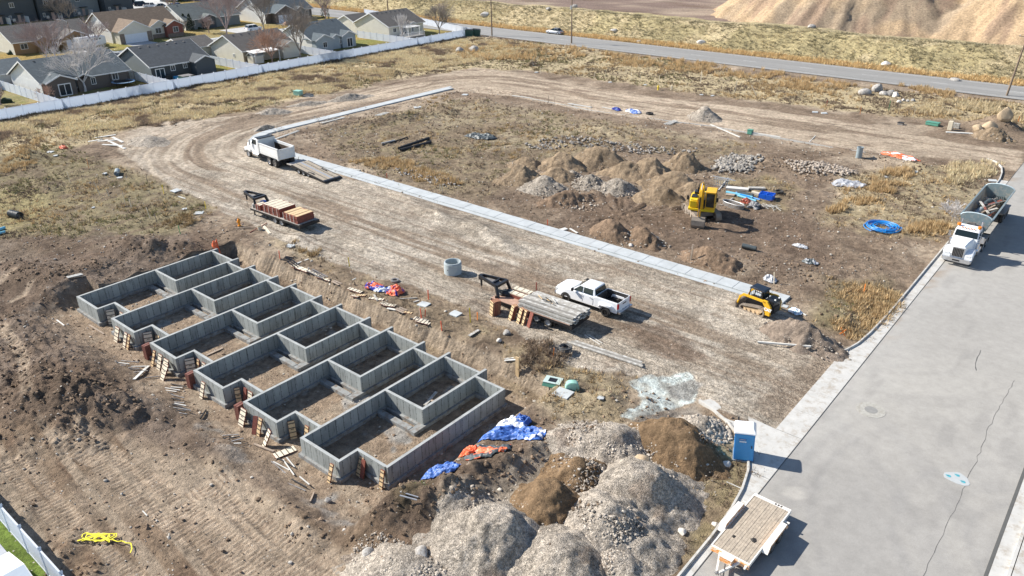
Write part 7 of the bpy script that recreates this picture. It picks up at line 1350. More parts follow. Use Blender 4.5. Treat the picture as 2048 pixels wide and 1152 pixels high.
# ---------------------------------------------------------------- site clutter
def gpz(px, py):
    x, y, z = gp(px, py); return Vector((x, y, max(z, float(H2(np.array([x]), np.array([y]))[0]))))
def t_potty():
    x, y = -13.6, 37.95; z = H(x, y)+.02; t = thing('portable_toilet', 'blue portable toilet with white roof standing at the kerb corner', 'portable toilet', (x, y, z), R(24), None, 0, R(-3))
    MBL = mat('blue_moulded_plastic', (.06, .32, .66), .45, var=.06, scale=2); MRF = mat('white_translucent_roof', (.82, .84, .86), .4, var=.03); MDB = mat('deep_blue_sign', (.01, .08, .3), .4)
    b = MB(); b.box(-.57, .57, -.57, .57, .1, 2.02); b.build('cabin', MBL, t, bevel=.03)
    b = MB(); b.box(-.62, .62, -.62, .62, 0, .1); b.build('skid_base', mat('grey_skid', (.2, .24, .28), .6), t)
    b = MB()
    for k in range(12): b.box(-.40+k*.07, -.375+k*.07, -.600, -.585, .3, 1.25)
    b.box(-.5, .5, -.592, -.572, .18, 1.95); d = b.build('door', mat('door_blue_plastic', (.07, .36, .72), .4, var=.05), t)
    b = MB(); b.box(-.36, .36, -.606, -.593, 1.35, 1.72); b.mt(1); b.box(-.32, .08, -.612, -.607, 1.58, 1.69); b.mt(2)
    for k in range(4): b.prism([(-.25+k*.1+.05*math.cos(a), 1.48+.055*math.sin(a)) for a in np.linspace(0, 2*math.pi, 12, endpoint=False)], -.612, -.607)
    for k in range(5): b.box(-.29+k*.07, -.25+k*.07, -.615, -.6125, 1.61, 1.66)
    b.build('door_sign', [MBL, MDB, M_WHT], d); b = MB(); b.cbox((.42, -.61, 1.15), (.06, .04, .16)); b.build('handle', M_BLK, d)
    for s in (1, -1):
        b = MB(); b.box(s*.572-.01, s*.572+.01, -.45, .45, 1.75, 1.92); b.build('vent_panel', M_BLKP, t)
    b = MB(); b.loft([[Vector(p) for p in ((-.63, -.63, 2.02), (.63, -.63, 2.02), (.63, .63, 2.02), (-.63, .63, 2.02))], [Vector(p) for p in ((-.6, -.6, 2.12), (.6, -.6, 2.12), (.6, .6, 2.12), (-.6, .6, 2.12))], [Vector(p) for p in ((-.45, -.35, 2.28), (.45, -.35, 2.28), (.45, .4, 2.28), (-.45, .4, 2.28))]], smooth=False); b.build('roof', MRF, t, bevel=.02)
    b = MB(); b.tube([(-.42, .45, 2.1), (-.42, .45, 2.5)], .05, 8); b.build('vent_pipe', M_BLKP, t)
t_potty()
def t_ring():
    x, y, z = gp(900, 548); t = thing('manhole_ring', 'open grey precast concrete ring standing upright on the gravel road', 'concrete ring', (x, y+.4, z), 0); m = mat('precast_concrete', (.40, .45, .46), .8, var=.1, scale=2, bump=.1)
    b = MB(); b.ring((0, 0, 0), .80, .66, 1.02, 'Z', 40); o = b.build('ring_wall', m, t); o.data.polygons.foreach_set('use_smooth', [True]*len(o.data.polygons)); o.data.set_sharp_from_angle(angle=R(40)); b = MB(); b.ring((0, 0, 1.02), .75, .67, .09, 'Z', 40); b.build('joint_lip', m, t); b = MB(); b.cyl((.12, -.795, .55), .045, .03, 'Y', 12); b.build('lifting_hole', M_BLK, t)
t_ring()
# form panels leaning on the foundation: origin at the base, drawn in place once and then copied
_pp = {}
def fpanel(x, y, z, rz, lean, w=.61, h=1.22, m=1, lab='', grp='form panels leaning on the foundation', roll=0.0):
    k = (w, h, m)
    if k not in _pp: p = panel('concrete_form', w=w, h=h, m=m, bars=4 if m != 2 else 0); _pp[k] = kids(p); q = p
    else:
        q = bpy.data.objects.new('concrete_form', None); COL.objects.link(q); q.empty_display_size = .2
        for ch in _pp[k]: c = ch.copy(); COL.objects.link(c); c.parent = q
    q.location = (x, y, z); q.rotation_euler = (Matrix.Rotation(rz, 3, 'Z') @ Matrix.Rotation(-lean, 3, 'X') @ Matrix.Rotation(roll, 3, 'Y')).to_euler(); tag(q, lab, 'form panel', grp)
M_PLYD = mat('dark_form_edges', (.20, .075, .055), .8, var=.3, scale=5)
UN = ['first (rearmost)', 'second', 'third', 'fourth', 'fifth', 'nearest']
def F_(i, dx, w=.61, m=0, ln=20, lab='', out=0, tilt=0): X = X0[i]+dx; fpanel(X, 21.45-out, H(X, 21.3)+.0, R(tilt), R(ln), w, 1.22, m, lab)
def N_(i, w=.61, m=0, ln=18, lab='', dy=0): X = X0[i]+4.35; fpanel(X, 22.75+dy, H(X, 22.6), R(62), R(ln), w, 1.22, m, lab)
def RC(i, dx, w=.61, m=0, ln=12, lab='', roll=0): X = X0[i]+dx; fpanel(X, 23.0, H(X, 22.8), 0, R(ln), w, 1.22, m, lab, roll=roll)
N_(0, lab='pale barred form panel in the recess of the rearmost unit'); RC(0, 5.4, .5, 0, lab='pale form panel almost hidden at the right end of the rearmost recess')
F_(1, 1.3, lab='pale form panel leaning left on the second unit front'); F_(1, 2.7, .42, lab='pale form panel near the corner of the second unit front'); F_(1, 3.25, .3, 1, lab='narrow orange tinted form panel at the corner of the second unit front'); N_(1, lab='wide form panel leaning in the recess of the second unit'); RC(1, 5.2, .7, 0, 28, lab='slumped form panel in the jumble of the second unit recess', roll=.5); RC(1, 4.9, .5, 1, 30, lab='tilted form panel on top of the jumble of the second unit recess', roll=-.4)
F_(2, .9, .3, 1, lab='narrow yellow form panel on the third unit front'); F_(2, 1.8, .5, lab='pale form panel second from the left on the third unit front'); F_(2, 2.75, .61, 0, 26, out=.15, lab='large pale form panel standing out before the third unit front'); F_(2, 3.35, .5, 0, 30, out=.55, lab='foremost pale form panel at the corner of the third unit'); N_(2, .65, lab='wide lettered form panel in the recess of the third unit'); RC(2, 4.75, .28, 1, lab='narrow orange form panel in the recess of the third unit'); RC(2, 5.5, .42, lab='pale form panel at the right end of the third unit recess')
F_(3, 1.5, .42, lab='single pale form panel on the fourth unit front'); N_(3, .35, 1, lab='narrow yellow form panel leaning in the recess of the fourth unit'); RC(3, 4.6, .3, 2, lab='dark red form panel back in the fourth unit recess'); RC(3, 5.2, .5, lab='pale form panel in the right part of the fourth unit recess')
F_(4, .35, .61, 0, 22, lab='plain pinkish board leaning on the corner of the fifth unit', out=.1); F_(4, 2.2, .36, 1, lab='orange form panel in the middle of the fifth unit front'); F_(4, 1.9, .3, 2, 25, lab='dark red form panel crossing the orange one on the fifth unit front', tilt=25, out=.1); F_(4, 3.5, .45, 0, 28, lab='nearly white form panel standing out at the corner of the fifth unit', out=.45, tilt=-15); N_(4, .42, 1, lab='orange form panel leaning in the recess of the fifth unit'); RC(4, 5.3, .36, 1, lab='orange form panel high in the right part of the fifth unit recess')
F_(5, 3.3, .28, 1, lab='narrow orange form panel at the corner of the nearest unit'); RC(5, 4.2, .36, 1, 22, lab='orange form panel leaning deep in the recess of the nearest unit'); RC(5, 4.55, .3, 2, 14, lab='dark red form panel behind the orange one in the nearest recess'); fpanel(-29.75, 23.1, H(-29.8, 22.9), 0, R(14), .3, 1.22, 1, 'narrow orange form panel at the outer right corner of the foundation')
for (i, dx) in ((2, -.35), (3, -.35), (4, -.35)):
    X = X0[i]+dx; t = thing('form_panel_bundle', 'dark red bundle of form panels standing at the corner of the %s unit' % UN[i], 'form panels', (X, 21.9, H(X, 21.8)), R(5), 'dark red panel bundles at the unit corners')
    for k in range(4): b = MB(); b.box(-.22+k*.11, -.13+k*.11, -.3, .3, 0, 1.2+.02*(k % 2)); b.build('form_panel', M_PLYD, t)
# lying boards, panels, slabs
def on_seg(x1, y1, x2, y2, lift=.03):
    a = gpz(x1, y1); c = gpz(x2, y2); return a+Vector((0, 0, lift)), c+Vector((0, 0, lift))
def plank(px, lab, w=.2, th=.05, m=None, name='plank', cat='plank', grp=None, lift=.03, n=1, gap=.25):
    a, c = on_seg(*px, lift)
    if n == 1: b = MB(); L = (c-a).length; d = (c-a); M = Matrix.Translation(a) @ d.to_track_quat('X', 'Z').to_matrix().to_4x4(); b.box(0, L, -w/2, w/2, 0, th); o = b.build(name, m or M_PLK3); o.matrix_world = M; return tag(o, lab, cat, grp)
    t = thing(name, lab, cat, tuple(a), math.atan2((c-a).y, (c-a).x), grp); L = (c-a).length
    for k in range(n): b = MB(); b.cbox((L/2+random.uniform(-.1, .1), (k-(n-1)/2)*gap, th/2+.01), (L*random.uniform(.85, 1.0), w, th), random.uniform(-.06, .06), -math.atan2((c-a).z, (c-a).xy.length)); b.build('board', m or M_PLK3, t)
    return t
def lpanel(px, lab, w=.45, m=0, n=4):
    a, c = on_seg(*px, .05); d = c-a; L = d.length; t = thing('concrete_form', lab, 'form panel', (0, 0, 0), 0, 'form panels lying on the ground'); t.matrix_world = Matrix.Translation(a) @ d.to_track_quat('X', 'Z').to_matrix().to_4x4()
    b = MB(); b.box(0, L, -w/2, w/2, -.03, .04); b.build('plywood_board', [M_PLYB, M_PLYT, M_PLY][m], t); b = MB(); b.box(-.012, L+.012, -w/2-.012, w/2+.012, -.032, .02); b.build('painted_edge', M_PLY, t)
    b = MB(); [b.box(L*(k+.5)/n-.025, L*(k+.5)/n+.025, -w/2-.01, w/2+.01, .041, .055) for k in range(n)]; b.build('iron_bars', M_IRON, t)
for px, lab, w, m in (((589, 552, 617, 544), 'pale form panel lying on the bank, furthest up the slope of scattered panels', .5, 0), ((614, 561, 640, 552), 'long pale panel lying behind the dark bars on the bank', .3, 0), ((635, 571, 661, 560), 'pale form panel lying before the dark bars on the bank', .4, 0), ((699, 592, 723, 586), 'pale form panel lying left of the red and blue tarp', .4, 0), ((714, 605, 732, 592), 'reddish form panel lying below the red and blue tarp', .35, 1), ((740, 612, 767, 601), 'long pale form panel lying across the bank below the tarp', .35, 0), ((764, 625, 777, 611), 'short pale form panel in the fan of panels', .45, 0), ((771, 628, 791, 613), 'pale barred panel second in the fan of panels', .4, 0), ((797, 640, 824, 628), 'pinkish panel at the right end of the fan of panels', .25, 1), ((830, 660, 856, 645), 'pale panel pair member further up, right of the dark board', .5, 0), ((834, 668, 860, 654), 'pale panel pair member nearer the foundation, right of the dark board', .35, 0), ((549, 913, 590, 897), 'yellow barred form panel lying on the soil before the fifth unit', .6, 0), ((706, 600, 719, 594), 'small square panel lying left of the reddish panel', .45, 0)): lpanel(px, lab, w, m)
for a in (((779, 637, 800, 620), 'two white boards in the fan of panels', .22, .04, M_PLK3, 2), ((795, 638, 811, 625), 'brown boards beside the pinkish panel', .16, .04, M_WOOD, 3), ((748, 590, 755, 602), 'short grey board pointing at the tarp', .15, .05, M_PLK, 1), ((799, 599, 835, 597), 'thin grey pole lying right of the red and blue tarp', .08, .06, M_PLK, 1), ((827, 605, 838, 602), 'short grey board right of the thin pole', .15, .05, M_PLK, 1), ((822, 655, 837, 637), 'black board lying steeply down the bank', .22, .05, M_BLK, 1), ((771, 638, 796, 612), 'black bars between the pale panels of the fan', .1, .06, M_BLK, 2),
          ((582, 546, 597, 537), 'black bars lying at the edge of the bank', .1, .06, M_BLK, 3), ((569, 534, 585, 522), 'dark form stakes upright in a row at the bank edge', .08, .08, M_BLK, 4), ((591, 529, 617, 519), 'pale board with a withered plant at the bank', .14, .05, M_PLK3, 1), ((622, 564, 652, 557), 'dark steel bars between two pale panels on the bank', .1, .06, M_STL, 3), ((676, 576, 711, 556), 'two long pale rails lying on the bank behind the foundation', .08, .06, M_PLK3, 2), ((666, 578, 680, 570), 'dark brown boards at the left end of the pale rails', .16, .05, M_WOOD, 2),
          ((1170, 670, 1203, 689), 'bundle of thin sticks beside the long grey beam', .05, .05, M_PLK3, 2), ((1009, 731, 1033, 714), 'three white boards beside the upright wooden post', .14, .05, M_PLK3, 3), ((938, 673, 958, 661), 'short grey board on the dirt left of the round stone', .25, .05, M_PLK, 1), ((413, 711, 446, 696), 'grey board lying on the floor of the third unit', .2, .05, M_WOOD, 1), ((849, 812, 873, 784), 'long board of the wooden cross on the floor of the nearest unit', .22, .06, M_PLK, 1), ((852, 796, 868, 804), 'short board of the wooden cross on the floor of the nearest unit', .18, .05, M_WOOD, 1),
          ((150, 583, 203, 550), 'long brown pole on the soil heap left of the foundation', .1, .08, M_WOOD, 1), ((141, 583, 172, 577), 'pale boards at the foot of the long brown pole', .14, .05, M_PLK3, 2), ((113, 638, 128, 650), 'short pale stick on the soil before the rearmost unit', .1, .05, M_PLK3, 1), ((178, 650, 208, 668), 'brown board on the soil by the rearmost unit', .14, .05, M_WOOD, 1), ((268, 759, 297, 732), 'nearly white plank on the soil before the third unit', .22, .05, M_PLK3, 1), ((289, 755, 326, 752), 'thin grey bar right of the white plank', .07, .06, M_STL, 1), ((400, 835, 412, 820), 'dark stick on the soil before the fourth unit', .08, .08, M_BLK, 1),
          ((508, 888, 548, 904), 'rough brown beam on the soil before the fifth unit', .14, .1, M_WOOD, 1), ((620, 1002, 628, 984), 'dark stick standing out of the soil before the nearest unit', .08, .08, M_WOOD, 1), ((797, 992, 836, 1002), 'pair of pale steel rails on the green weeds', .07, .06, M_ALU, 2), ((752, 1024, 759, 1004), 'thin dark stick beside the green weeds', .06, .06, M_WOOD, 1), ((285, 1021, 294, 1031), 'little white stick on the tracked soil', .06, .04, M_PLK3, 1), ((1515, 686, 1620, 705), 'pale form board along the edge of the gravel road mouth', .12, .12, M_PLK3, 1), ((1590, 618, 1612, 632), 'short white board behind the end of the pavement', .12, .06, M_PLK3, 1), ((1453, 965, 1482, 978), 'thin white pipe on the kerb strip', .04, .04, M_PLK3, 1),
          ((525, 450, 540, 468), 'pale plank beside the cream bucket', .28, .05, M_PLYB, 1), ((466, 458, 520, 455), 'thin brown pole lying by the orange hydrant', .07, .06, M_WOOD, 1), ((500, 466, 534, 447), 'red brown pole crossing by the orange hydrant', .06, .06, M_PLY, 1), ((355, 393, 371, 398), 'pale board left of the white scrap at the gravel edge', .15, .05, M_PLK3, 1), ((1140, 458, 1155, 467), 'white board beside the pavement near the rounded pile', .2, .05, M_PLK3, 1), ((1118, 462, 1133, 458), 'pale slab beside the pavement', .5, .08, M_PLK3, 1),
          ((1421, 250, 1480, 275), 'long white board along the far pavement edge', .18, .1, M_PLK3, 1), ((1497, 265, 1560, 275), 'white board with the green box on the far road edge', .3, .1, M_PLK3, 1), ((1024, 192, 1062, 197), 'white board at the far road corner', .25, .1, M_PLK3, 1), ((1135, 208, 1185, 216), 'two white boards along the far road edge', .14, .1, M_PLK3, 2), ((1204, 215, 1240, 222), 'white board ending at the blue tarp', .14, .1, M_PLK3, 1), ((1617, 286, 1631, 272), 'thin white pole leaning at the far road edge', .09, .06, M_PLK3, 1), ((1560, 277, 1700, 300), 'long timber form along the far road', .12, .16, M_WOOD, 1), ((1892, 265, 1945, 268), 'white board before the clay clods', .5, .08, M_PLK3, 1), ((535, 285, 600, 262), 'pair of long pale boards behind the dump truck', .12, .08, M_PLK3, 2), ((640, 248, 692, 235), 'long pale boards behind the west pavement', .14, .06, M_PLK3, 2), ((755, 238, 775, 228), 'small pallet slats behind the west pavement', .1, .08, M_PLK3, 4), ((690, 337, 720, 342), 'slab in the weeds above the pavement', .4, .08, M_PLK, 1), ((1332, 250, 1352, 243), 'white slats of a broken pallet near the far road', .1, .08, M_PLK3, 4)):
    plank(a[0], a[1], a[2], a[3], a[4], n=a[5])
a, c = on_seg(1137, 683, 1288, 733); t = thing('timber_bundle', 'long grey timber beam of three planks lying on the gravel beside the trailer', 'beam', tuple(a), math.atan2((c-a).y, (c-a).x)); L = (c-a).length
for k in range(3): b = MB(); b.box(.2*k, L-.15*k, -.33+k*.22, -.33+k*.22+.21, .0, .09); b.build('board', [M_PLK, M_PLK2, M_PLK][k], t)
p = gpz(1035, 755); b = MB(); b.box(-.15, .15, -.05, .05, -.1, 1.55); o = b.build('wooden_post', M_PLYT); o.location = p; tag(o, 'wide upright wooden post standing in the weeds right of the foundation', 'post')
# dark steel stakes in heaps along the front
def bar_heap(px, py, n, L, lab, ang=0, m=None, spread=.5, light=.25):
    p = gpz(px, py); t = thing('steel_stake_heap', lab, 'steel stakes', tuple(p), R(ang), 'heaps of dark steel stakes on the soil')
    for k in range(n): b = MB(); b.cbox((random.uniform(-.3, .3), (k/(n-1)-.5)*spread*2, .05+.04*random.random()), (L*random.uniform(.6, 1.1), .07, .05), random.gauss(0, .16), random.uniform(-.05, .05)); b.build('stake', M_PLK3 if random.random() < light else (M_STL if k % 2 else M_BLKP), t)
for (px, py, n, L, a, lab) in ((245, 728, 4, 1.5, 25, 'dark steel stakes heaped before the third unit, left of the white plank'), (270, 740, 5, 1.4, 40, 'dense dark stakes left beside the white plank'), (347, 778, 5, 1.4, 25, 'stakes heap rearmost before the fourth unit'), (350, 800, 4, 1.3, 20, 'stakes heap in the middle before the fourth unit'), (355, 818, 6, 1.6, 22, 'stakes heap nearest before the fourth unit'), (463, 877, 4, 1.1, 50, 'dark bars in a hollow before the fifth unit'), (570, 933, 6, 1.8, 0, 'stakes heap before the left corner of the nearest unit'), (600, 972, 4, 1.6, 5, 'low stakes heap nearest the camera before the nearest unit')): bar_heap(px, py, n, L, lab, a)
# survey stakes and hydrants
M_STK = mat('pale_stake_wood', (.66, .58, .44), .8, var=.1); M_STO = mat('orange_marker', (.85, .25, .04), .6); M_STY = mat('yellow_marker', (.80, .60, .04), .6); M_STR = mat('red_marker', (.62, .08, .03), .6); M_STG = mat('green_marker', (.06, .3, .12), .6)
SK_ = dict(w=(M_STK, 'pale wooden'), o=(M_STO, 'orange'), y=(M_STY, 'yellow'), r=(M_STR, 'red'), g=(M_STG, 'green'), d=(M_WOOD, 'dark wooden'))
for (px, py, h, c, lean, lab) in [(178, 337, 1.2, 'o', 2, 'upright at the edge of the left grass, nearest the fence strip'), (141, 366, 1.4, 'w', 12, 'tilted left in the left grass'), (200, 390, 1.6, 'w', 14, 'tilted, next to the thin short one in the left grass'), (218, 392, .9, 'w', 8, 'short and thin in the left grass'), (252, 414, 1.8, 'w', 8, 'tall, leaning over the round bush at the tyre tracks'), (264, 421, 1.4, 'w', 1, 'upright right of the round bush at the tyre tracks'), (300, 436, 1.2, 'w', 12, 'with blue top beside the tyre tracks'), (314, 445, 1.0, 'd', 6, 'beside the reddish weeds'), (328, 388, 1.1, 'y', 3, 'pair before the white scrap at the gravel edge'), (412, 418, .9, 'y', 0, 'near the pale slab at the gravel edge'), (361, 468, .9, 'g', 8, 'in the soil above the spoil heaps'), (295, 365, .9, 'd', 0, 'thin, at the left gravel edge'),
      (560, 517, .8, 'r', 0, 'on the bank above the rear units'), (699, 533, .9, 'y', 2, 'at the gravel edge above the long rails'), (857, 599, .9, 'r', 0, 'behind the white square slab'), (843, 637, .9, 'r', 6, 'in the group of three before the slab'), (850, 634, .7, 'r', -6, 'rightmost in the group of three before the slab'), (840, 630, .8, 'w', 0, 'left in the group of three before the slab'), (884, 665, .8, 'r', 6, 'alone between the two slabs'), (941, 645, 1.3, 'y', 2, 'by the gravel left of the trailer'), (955, 640, .7, 'o', 0, 'right of the yellow one near the trailer'), (1106, 715, .8, 'o', -5, 'small, in the weeds below the trailer'), (1065, 668, .1, 'w', 0, 'tiny'), 
      (881, 386, 1.1, 'w', 1, 'left one of a pair above the pavement'), (885, 386, 1.1, 'w', -2, 'right one of a pair above the pavement'), (774, 356, .6, 'r', 0, 'in the weeds above the pavement'), (598, 322, .6, 'w', 0, 'behind the dump truck at the pavement'), (1081, 147, 1.2, 'w', 0, 'leftmost in the row along the far road'), (1187, 157, 1.2, 'w', -14, 'leaning, second in the row along the far road'), (1210, 153, 1.3, 'w', -3, 'third in the row along the far road'), (1262, 160, 1.4, 'w', 1, 'fourth in the row along the far road'), (1280, 163, 1.3, 'w', 0, 'fifth in the row along the far road'), (1318, 164, 1.3, 'w', -4, 'behind the yellow hydrant'), (1170, 145, 1.0, 'w', 0, 'in the grey weeds behind the far road'), (1401, 168, 2.4, 'w', 0, 'very tall one on the far side'), (1469, 186, 2.2, 'w', -5, 'tall one with a bend on the far side'), (1514, 194, 2.2, 'w', 32, 'fallen over to the left on the far side'), (1204, 181, 1.6, 'd', 0, 'dark, at the near side of the far road'), (1097, 206, 1.2, 'd', 0, 'thin, left of a pair beyond the middle lot'), (1109, 206, 1.1, 'd', 0, 'thin, right of a pair beyond the middle lot'), (1182, 216, .7, 'd', 0, 'by the white boards of the far road'),
      (1826, 236, 1.4, 'w', -2, 'white at the right of the far road'), (1777, 222, 1.6, 'g', 0, 'green before the boulder row'), (1720, 228, 1.2, 'o', 0, 'in the straw before the boulder row'), (1653, 212, .9, 'r', 0, 'in the brown weeds before the boulder row'), (1381, 525, 1.6, 'd', -3, 'broad, at the pavement beside the stony pile'), (1380, 243, .9, 'd', 0, 'by the sharp gravel cone'), (1727, 587, .9, 'o', 0, 'among the green weeds by the kerb'), (1690, 672, .8, 'o', 30, 'fallen beside the rubble pile'), (1680, 668, .6, 'o', -40, 'fallen left of the other fallen one'), (2036, 245, 1.0, 'o', 0, 'at the right photo edge'), (1548, 568, 1.1, 'w', 8, 'behind the track loader'), (1027, 462, .01, 'w', 0, 'x'), (1095, 450, .6, 'r', 0, 'among the weeds beside the pavement'), (540, 205, .9, 'w', 0, 'at the straw edge of the west road'), (672, 165, 1.0, 'w', 0, 'in the straw of the west road side'), (720, 160, 1.0, 'w', 0, 'further along the straw of the west road side')]:
    if h < .2: continue
    p = gpz(px, py); m, cn = SK_[c]; w_ = .045 if h < 2 else .07; w_ = .09 if lab.startswith('broad') else w_; b = MB(); b.box(-w_/1.3, w_/1.3, -w_/2, w_/2, -.1, h); o = b.build('survey_stake', m); o.location = p; o.rotation_euler = (0, R(-lean), R(random.uniform(-20, 40))); tag(o, ('%s stake %s' % (cn, lab))[:110], 'stake', 'survey stakes on the building site')
def hydrant(px, py, lab, m):
    p = gpz(px, py); t = thing('fire_hydrant', lab, 'hydrant', tuple(p)); b = MB(); b.cyl((0, 0, .05), .17, .1, n=16); b.cyl((0, 0, .38), .12, .6, n=16); b.cyl((0, 0, .72), .14, .06, n=16); b.cyl((0, 0, .8), .11, .14, n=14, r2=.04); b.cyl((0, 0, .9), .03, .08, n=6); b.build('barrel', m, t); b = MB(); b.cyl((0, 0, .52), .07, .44, 'X', 12); b.cyl((0, -.14, .5), .09, .14, 'Y', 12); b.build('nozzle', m, t)
hydrant(479, 452, 'orange fire hydrant at the gravel edge left of the cream bucket', mat('hydrant_orange', (.85, .34, .03), .5)); hydrant(1316, 180, 'yellow fire hydrant beside the far sandy road', M_STY); hydrant(1343, 180, 'cream fire hydrant right of the yellow one beside the far sandy road', M_STK)
p = gpz(520, 460); t = thing('bucket', 'cream bucket on the dirt beside the orange hydrant', 'bucket', tuple(p)); b = MB(); b.ring((0, 0, 0), .2, .185, .42, 'Z', 18); b.cyl((0, 0, .02), .18, .02, n=18); b.build('body', M_STK, t); b = MB(); b.tube([(-.2, 0, .4), (-.1, .15, .48), (.1, .15, .48), (.2, 0, .4)], .01, 5); b.build('handle', M_STL, t)
p = gpz(475, 440); o = lump('rubber_sack', .3, .25, .16, M_BLKP, None, 8, .3, 3); o.location = p; tag(o, 'dark sack lying behind the orange hydrant', 'sack')
# tarps: folded cloth draped on the ground
def tarp(px, py, rx, ry, h, rot, mats, lab, seed, cat='tarp', name='tarp', n=56):
    p = gpz(px, py); cx, cy = p.x, p.y; xs = np.linspace(-1.15, 1.15, n); X, Y = np.meshgrid(xs, xs); u = X.ravel(); v = Y.ravel(); c_, s_ = math.cos(R(rot)), math.sin(R(rot)); x = cx+c_*u*rx-s_*v*ry; y = cy+s_*u*rx+c_*v*ry
    sq = (np.abs(u)**2.6+np.abs(v)**2.6)**(1/2.6)+fbm(u*3+seed*5, v*3, 1.2, 3)*.45; k = np.clip(1-sq, 0, 1); f1 = ridge(u*2.2+seed*3, v*2.2+seed, 1.1, 3); f2 = ridge(x*1.0+seed, y, .38, 2)
    z = H2(x, y)+.04+h*np.minimum(k*3.2, 1)*(.3+1.0*(f1-.35))+.08*(f2-.5)*(k > 0)*min(1, h*3); Fq = grid_faces(n, n); Fq = Fq[(sq[Fq].max(1) < 1)]
    us = np.unique(Fq); rm = np.full(len(x), -1); rm[us] = np.arange(len(us)); V = np.stack([x-cx, y-cy, z-p.z], 1)[us]; Fm = rm[Fq]; o = mesh_np(name, V, Fm, None, None, mats[0], True)
    for m in mats[1:]: o.data.materials.append(m)
    cu = u[Fq].mean(1)*1.7+seed; cv = v[Fq].mean(1)*1.7; q = fbm(cu, cv, .8, 2, sx=seed*3.)+.0; idx = np.clip(((q+.16)/.32*len(mats)).astype(int), 0, len(mats)-1); o.data.polygons.foreach_set('material_index', idx.astype(np.int32))
    o.data.set_sharp_from_angle(angle=R(30)); o.location = p; md = o.modifiers.new('thick', 'SOLIDIFY'); md.thickness = .012; md.offset = 1; return tag(o, lab, cat)
T_BL = mat('blue_tarp_cloth', (.045, .13, .42), .5, var=.3, scale=4, rgb2=(.26, .36, .60), thr=.64, soft=.04); T_WH = mat('white_tarp_cloth', (.78, .80, .84), .5, var=.08, scale=3); T_OR = mat('orange_tarp_cloth', (.80, .13, .04), .5, var=.2, scale=4, rgb2=(.85, .42, .25), thr=.6); T_GY = mat('dark_grey_tarp_cloth', (.07, .085, .09), .5, var=.3, scale=3); T_NV = mat('navy_tarp_cloth', (.025, .03, .30), .45, var=.2); T_SILV = mat('silver_plastic_sheet', (.42, .43, .45), .4, var=.2)
tarp(878, 944, 1.25, .75, .35, 40, [T_BL], 'blue tarp with white creases nearest the foundation corner', 3); tarp(975, 908, 1.4, 1.1, .35, 20, [T_GY, T_GY, T_GY, T_OR], 'dark grey tarp with orange edge on the soil right of the foundation', 6); tarp(938, 905, .62, .5, .4, 20, [T_OR], 'folded orange tarp left of the dark grey tarp', 9); tarp(1000, 868, 1.7, .75, .4, 30, [T_BL], 'long crumpled blue tarp above the dark grey one', 12); tarp(1020, 850, 1.1, .6, .45, 25, [T_WH], 'white tarp heap on top of the blue tarps', 15); tarp(1060, 873, 1.15, .9, .4, 0, [T_BL, T_BL, T_BL, T_WH], 'blue and white tarp at the right end of the tarp group', 18); tarp(1045, 845, .6, .5, .5, 0, [T_BL], 'small blue tarp behind the white tarp', 21)
tarp(752, 578, 1.1, .5, .45, 15, [T_NV, T_OR], 'red and navy tarp left half behind the foundation', 24); tarp(770, 583, .9, .45, .4, 40, [T_WH, T_WH, T_BL], 'white and blue sheet in the middle of the red and navy tarps', 27); tarp(790, 585, .85, .8, .5, -10, [T_OR, T_NV, T_OR], 'red and navy tarp right half behind the foundation', 30)
tarp(1233, 220, .8, .5, .4, 0, [T_NV, T_BL], 'small navy tarp on the far road edge', 33); tarp(1267, 225, 1.5, .7, .5, -10, [T_BL, T_BL, T_WH], 'bright blue tarp on the far road edge', 36); tarp(1798, 313, 2.6, .9, .3, -12, [T_OR, T_OR, T_OR, T_WH], 'long orange tarp spread along the far right road', 39); tarp(127, 296, .7, .5, .3, 0, [T_OR], 'small orange tarp in the grass at the far left', 42); tarp(1697, 370, 1.9, 1.1, .35, 20, [T_SILV], 'torn pale plastic sheet in the lot right of the cobbles', 45)
tarp(1600, 494, .8, .3, .25, 0, [T_SILV], 'pale plastic rag in the churned soil left of the blue coil', 48); tarp(1620, 527, .7, .5, .3, 0, [T_SILV, T_GY], 'grey plastic rag with a black pipe end in the churned soil', 51); tarp(1540, 560, .6, .45, .35, 0, [T_SILV], 'pale rag heap behind the track loader', 54); tarp(963, 275, 2.4, 1.2, .5, 10, [T_GY], 'dark grey plastic sheet in the weeds of the middle lot', 57); tarp(1590, 625, .6, .4, .3, -20, [T_WH, mat('pale_blue_sheet', (.35, .5, .62), .5)], 'pale blue plastic crumpled at the end of the pavement', 60); tarp(433, 497, .45, .3, .8, 0, [T_OR], 'dark red cloth draped on the far corner of the foundation', 63); tarp(1200, 282, 1.4, .8, .3, 0, [T_SILV], 'x', 66) if False else None
